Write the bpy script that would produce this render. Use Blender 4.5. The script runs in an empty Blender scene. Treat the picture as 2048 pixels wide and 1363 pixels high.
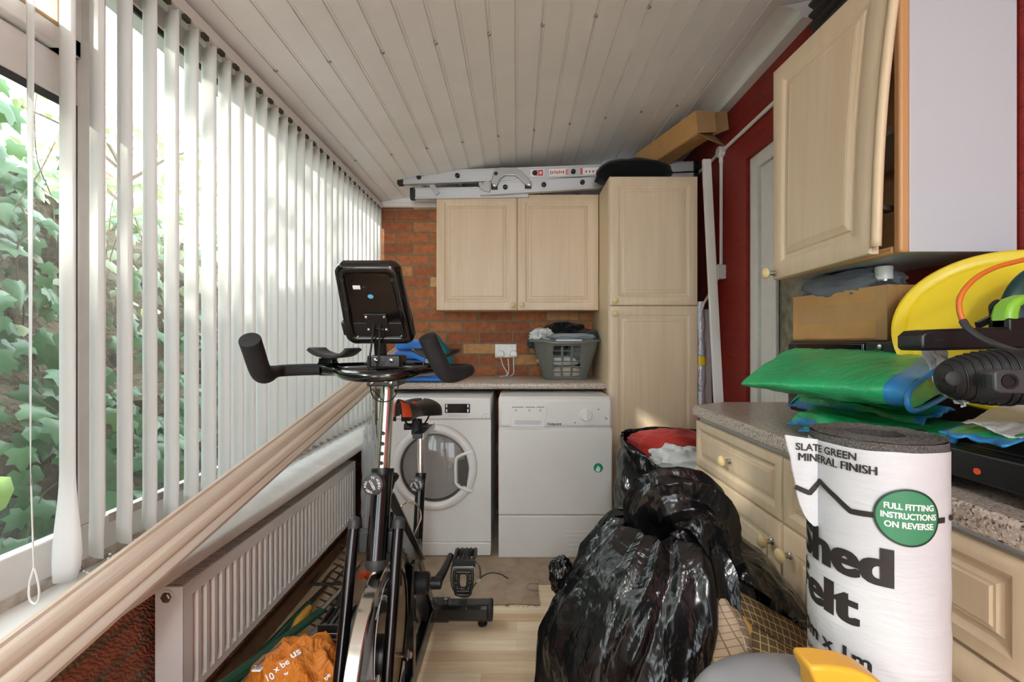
import bpy, bmesh, math, random
from mathutils import Vector, Matrix, noise
from mathutils.bvhtree import BVHTree

SC = bpy.context.scene
COL = SC.collection
PI = math.pi
# ---------------------------------------------------------------- camera constants (2048 x 1363 frame)
F, CX, CY, EYE = 870.0, 1034.0, 684.0, 1.13

def P(px, py, Y):
    """point of the room at depth Y that the photo shows at this pixel"""
    return Vector(((px - CX) * Y / F, Y, EYE - (py - CY) * Y / F))

def hexc(h, a=1.0):
    o = []
    for i in (0, 2, 4):
        c = int(h[i:i + 2], 16) / 255.0
        o.append(c / 12.92 if c <= 0.04045 else ((c + 0.055) / 1.055) ** 2.4)
    return (o[0], o[1], o[2], a)

# ---------------------------------------------------------------- materials
class NT:
    def __init__(s, name):
        s.mat = bpy.data.materials.new(name)
        s.mat.use_nodes = True
        s.t = s.mat.node_tree
        s.n = s.t.nodes
        s.p = s.n['Principled BSDF']
        s.out = s.n['Material Output']
    def new(s, typ, **kw):
        nd = s.n.new(typ)
        for k, v in kw.items():
            setattr(nd, k, v)
        return nd
    def link(s, a, b):
        s.t.links.new(a, b)
    def coord(s, scale=(1, 1, 1), rot=(0, 0, 0), loc=(0, 0, 0)):
        tc = s.new('ShaderNodeTexCoord')
        mp = s.new('ShaderNodeMapping')
        mp.inputs['Scale'].default_value = scale
        mp.inputs['Rotation'].default_value = rot
        mp.inputs['Location'].default_value = loc
        s.link(tc.outputs['Object'], mp.inputs['Vector'])
        return mp.outputs['Vector']
    def noise(s, vec, scale, detail=4, rough=0.55, dist=0.0):
        nd = s.new('ShaderNodeTexNoise')
        nd.inputs['Scale'].default_value = scale
        nd.inputs['Detail'].default_value = detail
        nd.inputs['Roughness'].default_value = rough
        nd.inputs['Distortion'].default_value = dist
        s.link(vec, nd.inputs['Vector'])
        return nd.outputs['Fac']
    def ramp(s, fac, stops, interp='LINEAR'):
        r = s.new('ShaderNodeValToRGB')
        r.color_ramp.interpolation = interp
        e = r.color_ramp.elements
        e[0].position, e[0].color = stops[0]
        e[1].position, e[1].color = stops[1]
        for pos, c in stops[2:]:
            x = e.new(pos)
            x.color = c
        s.link(fac, r.inputs['Fac'])
        return r.outputs['Color']
    def mix(s, fac, a, b, blend='MIX'):
        m = s.new('ShaderNodeMix', data_type='RGBA', blend_type=blend)
        for sock, val in ((m.inputs['Factor'], fac), (m.inputs['A'], a), (m.inputs['B'], b)):
            pass
        def put(sock, val):
            if hasattr(val, 'is_linked') or hasattr(val, 'links'):
                s.link(val, sock)
            else:
                sock.default_value = val
        put(m.inputs[0], fac)
        put(m.inputs[6], a)
        put(m.inputs[7], b)
        return m.outputs[2]
    def bump(s, height, strength=0.3, dist=0.01, prev=None):
        b = s.new('ShaderNodeBump')
        b.inputs['Strength'].default_value = strength
        b.inputs['Distance'].default_value = dist
        s.link(height, b.inputs['Height'])
        if prev is not None:
            s.link(prev, b.inputs['Normal'])
        s.link(b.outputs['Normal'], s.p.inputs['Normal'])
        return b.outputs['Normal']
    def base(s, c):
        if isinstance(c, tuple):
            s.p.inputs['Base Color'].default_value = c
        else:
            s.link(c, s.p.inputs['Base Color'])
    def set(s, **kw):
        for k, v in kw.items():
            s.p.inputs[k.replace('_', ' ')].default_value = v

def plain(name, h, rough=0.5, metal=0.0, nz=0.0, nscale=30, spec=0.5, coat=0.0, bump=0.0, bscale=60, bdist=0.002, **kw):
    t = NT(name)
    c = hexc(h)
    if nz > 0:
        v = t.coord()
        f = t.noise(v, nscale, 3)
        d = tuple(max(0, x * (1 - nz)) for x in c[:3]) + (1,)
        l = tuple(min(1, x * (1 + nz)) for x in c[:3]) + (1,)
        t.base(t.ramp(f, [(0.3, d), (0.7, l)]))
    else:
        t.base(c)
    t.set(Roughness=rough, Metallic=metal)
    t.p.inputs['Specular IOR Level'].default_value = spec
    t.p.inputs['Coat Weight'].default_value = coat
    if bump > 0:
        v = t.coord()
        t.bump(t.noise(v, bscale, 4), bump, bdist)
    for k, val in kw.items():
        t.p.inputs[k.replace('_', ' ')].default_value = val
    return t.mat

def m_wood(name, a, b, c, rough=0.42, axis=2, sc=1.0):
    t = NT(name)
    s = [34 * sc] * 3
    s[axis] = 1.6 * sc
    v = t.coord(tuple(s))
    f1 = t.noise(v, 1.0, 5, 0.6, 0.8)
    s2 = [9 * sc] * 3
    s2[axis] = 0.9 * sc
    v2 = t.coord(tuple(s2))
    f2 = t.noise(v2, 1.0, 3, 0.5, 1.2)
    c1 = t.ramp(f2, [(0.25, hexc(a)), (0.75, hexc(b))])
    k = t.ramp(f1, [(0.35, (1, 1, 1, 1)), (0.75, (0, 0, 0, 1))])
    mul = t.new('ShaderNodeMath', operation='MULTIPLY')
    t.link(k, mul.inputs[0])
    mul.inputs[1].default_value = 0.35
    t.base(t.mix(mul.outputs[0], c1, hexc(c)))
    t.set(Roughness=rough)
    return t.mat

def brick_mat(name, plane, c1, c2, c3, mortar, bw=0.225, rh=0.075, ms=0.006, rough=0.85, bump=0.8, nb=0.5, paint=None, groove=False, loc=(0, 0, 0)):
    t = NT(name)
    tc = t.new('ShaderNodeTexCoord')
    sep = t.new('ShaderNodeSeparateXYZ')
    cmb = t.new('ShaderNodeCombineXYZ')
    t.link(tc.outputs['Object'], sep.inputs[0])
    t.link(sep.outputs['XYZ'.index(plane[0])], cmb.inputs[0])
    t.link(sep.outputs['XYZ'.index(plane[1])], cmb.inputs[1])
    vec = cmb.outputs[0]
    # a little wobble so courses are not ruler straight
    nz = t.new('ShaderNodeTexNoise')
    nz.inputs['Scale'].default_value = 14
    t.link(vec, nz.inputs['Vector'])
    sub = t.new('ShaderNodeVectorMath', operation='SUBTRACT')
    t.link(nz.outputs['Color'], sub.inputs[0])
    sub.inputs[1].default_value = (0.5, 0.5, 0.5)
    scl = t.new('ShaderNodeVectorMath', operation='SCALE')
    t.link(sub.outputs[0], scl.inputs[0])
    scl.inputs['Scale'].default_value = 0.008
    add = t.new('ShaderNodeVectorMath', operation='ADD')
    t.link(vec, add.inputs[0])
    t.link(scl.outputs[0], add.inputs[1])
    mp = t.new('ShaderNodeMapping')
    mp.inputs['Location'].default_value = loc
    t.link(add.outputs[0], mp.inputs['Vector'])
    vec = mp.outputs[0]
    br = t.new('ShaderNodeTexBrick')
    br.inputs['Scale'].default_value = 1.0
    br.inputs['Brick Width'].default_value = bw
    br.inputs['Row Height'].default_value = rh
    br.inputs['Mortar Size'].default_value = ms
    br.inputs['Mortar Smooth'].default_value = 0.25
    br.inputs['Bias'].default_value = 0.0
    br.inputs['Color1'].default_value = (0, 0, 0, 1)
    br.inputs['Color2'].default_value = (1, 1, 1, 1)
    br.inputs['Mortar'].default_value = (0.5, 0.5, 0.5, 1)
    t.link(vec, br.inputs['Vector'])
    n1 = t.noise(vec, 28, 5, 0.65)
    if paint is None:
        col = t.ramp(br.outputs['Color'], [(0.0, hexc(c1)), (0.5, hexc(c2)), (0.8, hexc(c2)), (1.0, hexc(c3))])
        dark = t.ramp(n1, [(0.3, (0.62, 0.6, 0.6, 1)), (0.65, (1.1, 1.1, 1.1, 1))])
        col = t.mix(0.85, col, dark, 'MULTIPLY')
        mort = t.ramp(n1, [(0.3, tuple(x * 0.75 for x in hexc(mortar)[:3]) + (1,)), (0.7, hexc(mortar))])
        col = t.mix(br.outputs['Fac'], col, mort)
    else:
        col = t.ramp(n1, [(0.3, hexc(paint[0])), (0.7, hexc(paint[1]))])
    t.base(col)
    t.set(Roughness=rough)
    inv = t.new('ShaderNodeMath', operation='SUBTRACT')
    inv.inputs[0].default_value = 1.0
    t.link(br.outputs['Fac'], inv.inputs[1])
    nrm = t.bump(inv.outputs[0], bump, 0.006)
    n2 = t.noise(vec, 60, 5, 0.7)
    nrm = t.bump(n2, nb, 0.004, nrm)
    if groove:
        w = t.new('ShaderNodeTexWave', wave_type='BANDS', bands_direction='DIAGONAL')
        w.inputs['Scale'].default_value = 45
        w.inputs['Distortion'].default_value = 9
        w.inputs['Detail'].default_value = 3
        t.link(vec, w.inputs['Vector'])
        t.bump(w.outputs['Fac'], 0.8, 0.004, nrm)
    return t.mat

def speckle(name, base, dots, sc=260, rough=0.35):
    t = NT(name)
    v = t.coord()
    vo = t.new('ShaderNodeTexVoronoi')
    vo.inputs['Scale'].default_value = sc
    t.link(v, vo.inputs['Vector'])
    sep = t.new('ShaderNodeSeparateColor')
    t.link(vo.outputs['Color'], sep.inputs[0])
    stops = []
    for i, d in enumerate(dots):
        stops.append((d[0], hexc(d[1])))
    col = t.ramp(sep.outputs[0], stops, 'CONSTANT')
    n = t.noise(v, sc * 0.5, 3)
    k = t.ramp(n, [(0.42, (0, 0, 0, 1)), (0.58, (1, 1, 1, 1))])
    t.base(t.mix(k, col, hexc(base)))
    t.set(Roughness=rough)
    return t.mat

def glassy(name, tint=(1, 1, 1, 1), gloss=0.08, rough=0.02):
    t = NT(name)
    t.n.remove(t.p)
    tr = t.new('ShaderNodeBsdfTransparent')
    tr.inputs['Color'].default_value = tint
    gl = t.new('ShaderNodeBsdfGlossy')
    gl.inputs['Roughness'].default_value = rough
    mx = t.new('ShaderNodeMixShader')
    mx.inputs[0].default_value = gloss
    t.link(tr.outputs[0], mx.inputs[1])
    t.link(gl.outputs[0], mx.inputs[2])
    t.link(mx.outputs[0], t.out.inputs['Surface'])
    return t.mat

def film(name, h, alpha=0.5, rough=0.25, bump=0.6, bscale=40):
    """thin clear plastic: part see-through, part glossy white"""
    t = NT(name)
    t.base(hexc(h))
    t.set(Roughness=rough)
    t.p.inputs['Alpha'].default_value = alpha
    v = t.coord()
    t.bump(t.noise(v, bscale, 4, 0.6, 0.6), bump, 0.01)
    return t.mat

def translucent(name, h, k=0.45):
    t = NT(name)
    t.base(hexc(h))
    t.set(Roughness=0.8)
    t.p.inputs['Specular IOR Level'].default_value = 0.2
    v = t.coord()
    tl = t.new('ShaderNodeBsdfTranslucent')
    tl.inputs['Color'].default_value = hexc(h)
    mx = t.new('ShaderNodeMixShader')
    mx.inputs[0].default_value = k
    t.link(t.p.outputs[0], mx.inputs[1])
    t.link(tl.outputs[0], mx.inputs[2])
    t.link(mx.outputs[0], t.out.inputs['Surface'])
    return t.mat

def cloth(name, h, nz=0.15, bscale=350, rough=0.9):
    t = NT(name)
    c = hexc(h)
    v = t.coord()
    f = t.noise(v, 12, 4)
    t.base(t.ramp(f, [(0.3, tuple(x * (1 - nz) for x in c[:3]) + (1,)), (0.7, tuple(min(1, x * (1 + nz)) for x in c[:3]) + (1,))]))
    t.set(Roughness=rough)
    t.p.inputs['Specular IOR Level'].default_value = 0.15
    t.p.inputs['Sheen Weight'].default_value = 0.15
    t.bump(t.noise(v, bscale, 2), 0.3, 0.002)
    return t.mat

M = {}
M['white'] = plain('white_enamel', 'e6e5e2', 0.28, nz=0.02, nscale=5)
M['white_gloss'] = plain('white_plastic', 'e8e7e3', 0.35)
M['upvc'] = plain('white_window_plastic', 'e4e2df', 0.35, nz=0.04, nscale=18)
M['rust_dark'] = plain('dark_brown_track_slot', '4a4238', 0.7)
M['dirt'] = plain('dusty_frame_edge', 'b9aea2', 0.8, nz=0.35, nscale=40)
M['grey_dark'] = plain('dark_grey_plastic', '3a3b3d', 0.45)
M['black_gloss'] = plain('gloss_black_paint', '0b0b0c', 0.14, coat=0.3)
M['black'] = plain('black_plastic', '161617', 0.38)
M['black_matt'] = plain('matt_black_plastic', '1c1c1e', 0.6, bump=0.2, bscale=400, bdist=0.001)
M['foam'] = plain('black_foam', '1f1f22', 0.75, bump=0.25, bscale=500, bdist=0.001)
M['chrome'] = plain('chrome', 'd9d6d0', 0.12, 1.0)
M['steel'] = plain('brushed_steel', 'a9a8a5', 0.35, 1.0)
M['alu'] = plain('aluminium', 'c6c7c9', 0.42, 0.55)
M['brass'] = plain('tarnished_brass', '8c8069', 0.4, 0.9)
M['wood'] = m_wood('pale_birch_laminate', 'e3cfb4', 'dac2a3', 'c6a986')
M['wood_edge'] = plain('pale_birch_edge', 'dcc5a3', 0.45)
M['knob'] = plain('pale_beech_knob', 'e0c795', 0.38)
M['beech'] = m_wood('orange_beech_edge', 'd8a877', 'cf9b67', 'c08a55')
M['hardboard'] = plain('brown_cabinet_inside', 'a67a4e', 0.6, nz=0.1)
M['carcass'] = plain('white_melamine', 'cacdd4', 0.35)
M['plank'] = None
M['card'] = plain('corrugated_cardboard', 'c2925a', 0.8, nz=0.08, nscale=14, bump=0.15, bscale=90)
M['card_dark'] = plain('cardboard_inside', '94714a', 0.85, nz=0.1, nscale=14)
M['brick'] = brick_mat('orange_brick_wall', 'XZ', '8f5338', 'b06c42', 'cba06c', '857860', loc=(0.03, 0.0, 0))
M['brick_low'] = brick_mat('rustic_brick_low_wall', 'YZ', 'a5634b', 'b47860', 'c08c72', '8c8874', groove=True, bump=0.9, loc=(0.0, 0.02, 0))
M['tan'] = plain('tan_wood_edge', 'c9a783', 0.6)

def red_wall():
    return brick_mat('red_painted_brick', 'YZ', '801d17', '801d17', '801d17', '801d17', paint=('7d1a14', '982318'), rough=0.5, bump=0.6, nb=0.6)
M['red'] = red_wall()

def m_plank():
    t = NT('limewashed_timber')
    v = t.coord((110, 110, 1.6))
    f = t.noise(v, 1.0, 4, 0.6, 0.3)
    v2 = t.coord((30, 30, 0.9))
    f2 = t.noise(v2, 1.0, 4, 0.6, 0.8)
    c = t.ramp(f2, [(0.25, hexc('c9b29c')), (0.5, hexc('dac6ae')), (0.75, hexc('e5d8c8'))])
    k = t.ramp(f, [(0.42, (0, 0, 0, 1)), (0.68, (1, 1, 1, 1))])
    m = t.new('ShaderNodeMath', operation='MULTIPLY')
    t.link(k, m.inputs[0])
    m.inputs[1].default_value = 0.75
    t.base(t.mix(m.outputs[0], c, hexc('e4dcd0')))
    t.set(Roughness=0.65)
    t.bump(f, 0.15, 0.002)
    return t.mat
M['plank'] = m_plank()

def m_floor():
    t = NT('oak_block_laminate')
    tc = t.new('ShaderNodeTexCoord')
    br = t.new('ShaderNodeTexBrick')
    br.offset = 0.37
    br.inputs['Scale'].default_value = 1.0
    br.inputs['Brick Width'].default_value = 0.33
    br.inputs['Row Height'].default_value = 0.055
    br.inputs['Mortar Size'].default_value = 0.0006
    br.inputs['Color1'].default_value = (0, 0, 0, 1)
    br.inputs['Color2'].default_value = (1, 1, 1, 1)
    br.inputs['Mortar'].default_value = (0.2, 0.2, 0.2, 1)
    t.link(tc.outputs['Object'], br.inputs['Vector'])
    v = t.coord((3.5, 55, 55))
    f = t.noise(v, 1.0, 5, 0.6, 0.7)
    c = t.ramp(br.outputs['Color'], [(0.0, hexc('cfae8a')), (0.5, hexc('e2c8a6')), (1.0, hexc('ebd8ba'))])
    k = t.ramp(f, [(0.3, (0.82, 0.78, 0.72, 1)), (0.65, (1.03, 1.03, 1.03, 1))])
    t.base(t.mix(0.8, c, k, 'MULTIPLY'))
    t.set(Roughness=0.38)
    return t.mat
M['floor'] = m_floor()

def m_carpet():
    t = NT('worn_brown_carpet')
    v = t.coord()
    f = t.noise(v, 9, 5, 0.65)
    t.base(t.ramp(f, [(0.3, hexc('8a7058')), (0.5, hexc('a58a6c')), (0.75, hexc('b59c80'))]))
    t.set(Roughness=0.95)
    t.p.inputs['Sheen Weight'].default_value = 0.3
    t.bump(t.noise(v, 260, 3), 0.8, 0.006)
    return t.mat
M['carpet'] = m_carpet()
M['worktop'] = speckle('speckled_granite_laminate', 'bfb2a6', [(0.0, '2e2826'), (0.16, '8a7768'), (0.36, 'cdbfb2'), (0.62, 'a48d7c'), (0.82, 'ddd5cb')], 330, 0.28)

def m_ceiling():
    t = NT('white_ceiling_cladding')
    v = t.coord()
    f = t.noise(v, 5, 4)
    t.base(t.ramp(f, [(0.3, hexc('ebeae8')), (0.7, hexc('f2f1f0'))]))
    t.set(Roughness=0.4)
    return t.mat
M['ceil'] = m_ceiling()
M['sill'] = plain('chipped_white_sill_paint', 'e0ddd6', 0.5, nz=0.06, nscale=16, bump=0.15, bscale=20)
M['slat'] = translucent('white_blind_fabric', 'f4f3f1', 0.56)
M['glass'] = glassy('window_glass', (0.97, 0.985, 0.975, 1), 0.07)
M['clear'] = glassy('clear_plastic', (0.9, 0.93, 0.94, 1), 0.25, 0.1)
M['bubble'] = film('clear_crumpled_plastic', 'd9dbdc', 0.42)
M['obscure'] = plain('mottled_obscure_glass', '7d7a68', 0.15, nz=0.35, nscale=22, bump=0.8, bscale=45, bdist=0.01)
M['tintglass'] = glassy('smoked_door_glass', (0.62, 0.61, 0.60, 1), 0.05, 0.03)
M['washglass'] = plain('dark_door_glass', '2a2825', 0.08, coat=0.5)
M['seal'] = plain('grey_rubber_seal', '4d4a47', 0.35)
M['drum'] = plain('steel_drum', 'b8b4ae', 0.25, 1.0, bump=0.4, bscale=60)
M['screen'] = plain('dark_display', '17181a', 0.12)
M['ink'] = plain('dark_print', '2b2624', 0.6)
M['ink_grey'] = plain('grey_print', '8a8a88', 0.6)
M['ink_white'] = plain('white_print', 'eef0f0', 0.5)
M['wrap'] = None
M['badge'] = plain('green_print', '3f8a63', 0.45, nz=0.06, nscale=60)
M['badge_dark'] = plain('dark_green_print', '1d3a2c', 0.5)
M['sticker_green'] = plain('teal_green_sticker', '149a74', 0.4)

def m_wrap():
    t = NT('white_printed_wrapper')
    v = t.coord()
    f = t.noise(v, 7, 6, 0.7, 0.4)
    t.base(t.ramp(f, [(0.3, hexc('ab9d8d')), (0.36, hexc('cfd0d4')), (0.7, hexc('d7d8dc'))]))
    t.set(Roughness=0.42)
    v2 = t.coord((10, 10, 45))
    t.bump(t.noise(v2, 1.0, 4, 0.55, 0.6), 0.35, 0.006)
    return t.mat
M['wrap'] = m_wrap()
M['felt'] = plain('mineral_roofing_felt', '625f5b', 0.95, nz=0.5, nscale=420, bump=1.0, bscale=380, bdist=0.004)
M['felt_hole_shade'] = plain('roofing_felt_shaded_hole', '4c4a47', 0.95, nz=0.4, nscale=300, bump=0.8, bscale=250, bdist=0.003)  # darker felt: shade of the hollow core put into the colour

def m_bag():
    t = NT('black_bin_liner')
    t.base(hexc('111113'))
    t.set(Roughness=0.2)
    t.p.inputs['Specular IOR Level'].default_value = 0.55
    n1 = t.noise(t.coord((9, 9, 3.2)), 1.0, 3, 0.5, 1.6)
    n2 = t.noise(t.coord((26, 26, 10)), 1.0, 3, 0.5, 1.0)
    nrm = t.bump(n1, 0.5, 0.03)
    t.bump(n2, 0.28, 0.012, nrm)
    return t.mat
M['bag'] = m_bag()

def m_check(name, base, line, sc=60, lw=0.14):
    t = NT(name)
    tc = t.new('ShaderNodeTexCoord')
    mp = t.new('ShaderNodeMapping')
    mp.inputs['Scale'].default_value = (sc, sc, sc)
    mp.inputs['Rotation'].default_value = (0, 0, 0.12)
    t.link(tc.outputs['UV'], mp.inputs['Vector'])
    v = mp.outputs['Vector']
    br = t.new('ShaderNodeTexBrick')
    br.offset = 0.0
    br.inputs['Scale'].default_value = 1.0
    br.inputs['Brick Width'].default_value = 1.0
    br.inputs['Row Height'].default_value = 1.0
    br.inputs['Mortar Size'].default_value = lw * 0.5
    br.inputs['Mortar Smooth'].default_value = 0.3
    br.inputs['Color1'].default_value = hexc(base)
    br.inputs['Color2'].default_value = hexc(base)
    br.inputs['Mortar'].default_value = hexc(line)
    wb = t.noise(t.coord(), 18, 2)
    t.link(v, br.inputs['Vector'])
    t.base(br.outputs['Color'])
    t.set(Roughness=0.9)
    t.bump(t.noise(t.coord(), 300, 2), 0.3, 0.002)
    return t.mat
M['check'] = m_check('brown_checked_cloth', '5a4630', 'b09768', 72)
M['net'] = m_check('beige_diamond_cloth', 'c4ad94', '8d7660', 85)
M['brown_print'] = m_check('brown_printed_cloth', '7e6c58', 'c9bba6', 70, 0.1)

def m_tarp(name, a, b):
    t = NT(name)
    v = t.coord()
    f = t.noise(v, 7, 4, 0.6)
    t.base(t.ramp(f, [(0.3, hexc(a)), (0.7, hexc(b))]))
    t.set(Roughness=0.32)
    w = t.new('ShaderNodeTexWave', wave_type='BANDS')
    w.inputs['Scale'].default_value = 160
    t.link(v, w.inputs['Vector'])
    nrm = t.bump(w.outputs['Fac'], 0.12, 0.002)
    t.bump(t.noise(t.coord((9, 22, 22)), 1.0, 4, 0.6), 0.5, 0.012, nrm)
    return t.mat
M['tarp'] = m_tarp('green_tarpaulin', '1c9a5b', '31c07b')
M['hem'] = m_tarp('blue_tarpaulin_hem', '1d6fae', '3a96cf')
M['yellow'] = plain('yellow_plastic', 'efd32a', 0.35)
M['toy_yellow'] = plain('amber_plastic', 'f4b83c', 0.38)
M['toy_grey'] = plain('grey_plastic', '9a9ba0', 0.42)
M['lime'] = plain('lime_green_plastic', '8cc63f', 0.35)
M['deepgreen'] = plain('deep_green_plastic', '0f3a38', 0.35)
M['orange'] = plain('orange_rubber', 'd9702a', 0.45)
M['orange_bag'] = None
M['towel'] = cloth('blue_towel', '3f7fcf', 0.12, 260)
M['teal'] = cloth('teal_cloth', '117f8c', 0.12, 260)
M['cl_black'] = cloth('black_cloth', '121214', 0.2)
M['cl_white'] = cloth('white_cloth', 'd7dada', 0.08)
M['cl_grey'] = cloth('grey_cloth', '6d7178', 0.15)
M['cl_blue'] = cloth('pale_blue_grey_cloth', '8f9aa3', 0.12)
M['cl_dark'] = cloth('charcoal_cloth', '33353a', 0.2)
M['cl_red'] = cloth('red_cloth', 'ab3630', 0.12)
M['cl_stripe'] = cloth('cream_cloth', 'cfc3b4', 0.12)
M['bagcloth'] = cloth('black_holdall_fabric', '0c0c0e', 0.3)
M['basket'] = plain('grey_green_plastic', '63665f', 0.42)
M['cable_white'] = plain('white_cable', 'e2e0da', 0.4)
M['green_handle'] = plain('dark_green_handle', '14563f', 0.35)
M['rust'] = plain('dull_rusty_steel', '4a433c', 0.6, 0.6, nz=0.3, nscale=60)
M['skirting'] = plain('brown_board', '6e5036', 0.7, nz=0.2, nscale=25)
M['orange_bit'] = plain('red_orange_plastic', 'e2522a', 0.4)
M['corr'] = plain('black_corrugated_sheet', '17191c', 0.45)
M['silver_wrap'] = plain('silver_quilted_wrap', 'c9cbd0', 0.3, 0.4, bump=0.8, bscale=55, bdist=0.01)
M['lav'] = plain('pale_tape', 'a28c66', 0.35)
M['sky_leaf'] = None

def m_orange_bag():
    t = NT('orange_carrier_bag')
    t.base(hexc('e8892a'))
    t.set(Roughness=0.25)
    v = t.coord((18, 18, 18))
    t.bump(t.noise(v, 1.0, 5, 0.6, 1.4), 0.8, 0.03)
    tl = t.new('ShaderNodeBsdfTranslucent')
    tl.inputs['Color'].default_value = hexc('f0923a')
    mx = t.new('ShaderNodeMixShader')
    mx.inputs[0].default_value = 0.25
    t.link(t.p.outputs[0], mx.inputs[1])
    t.link(tl.outputs[0], mx.inputs[2])
    t.link(mx.outputs[0], t.out.inputs['Surface'])
    return t.mat
M['orange_bag'] = m_orange_bag()

def m_leaf(name, stops):
    t = NT(name)
    v = t.coord()
    f = t.noise(v, 2.6, 5, 0.7)
    t.base(t.ramp(f, stops))
    t.set(Roughness=0.32)
    tl = t.new('ShaderNodeBsdfTranslucent')
    tl.inputs['Color'].default_value = hexc('7fa648')
    mx = t.new('ShaderNodeMixShader')
    mx.inputs[0].default_value = 0.22
    t.link(t.p.outputs[0], mx.inputs[1])
    t.link(tl.outputs[0], mx.inputs[2])
    t.link(mx.outputs[0], t.out.inputs['Surface'])
    return t.mat
M['ivy'] = m_leaf('ivy_leaf', [(0.3, hexc('2c4f2e')), (0.5, hexc('47704a')), (0.7, hexc('6d8f62'))])
M['pale_leaf'] = m_leaf('pale_hedge_leaf', [(0.3, hexc('6f7a5c')), (0.5, hexc('8f9a78')), (0.7, hexc('b4b99c'))])
M['bright_leaf'] = plain('lime_leaf', '9cc84a', 0.4)
M['yellow_leaf'] = plain('yellow_green_leaf', 'c3cf5e', 0.5)
M['bark'] = plain('brown_bark', '6d5c4b', 0.9, nz=0.3, nscale=30)
M['soil'] = plain('brown_earth_bank', '665b48', 0.95, nz=0.4, nscale=8, bump=1.0, bscale=16, bdist=0.05)

# ---------------------------------------------------------------- mesh builder
BASE = {}
def Mat4(u, v, w, o):
    u, v, w, o = Vector(u), Vector(v), Vector(w), Vector(o)
    return Matrix(((u.x, v.x, w.x, o.x), (u.y, v.y, w.y, o.y), (u.z, v.z, w.z, o.z), (0, 0, 0, 1)))

def frame_from(z, up=(0, 0, 1), o=(0, 0, 0)):
    z = Vector(z).normalized()
    up = Vector(up)
    if abs(z.dot(up)) > 0.98:
        up = Vector((0, 1, 0)) if abs(z.y) < 0.9 else Vector((1, 0, 0))
    x = up.cross(z).normalized()
    y = z.cross(x)
    return Mat4(x, y, z, o)

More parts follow.
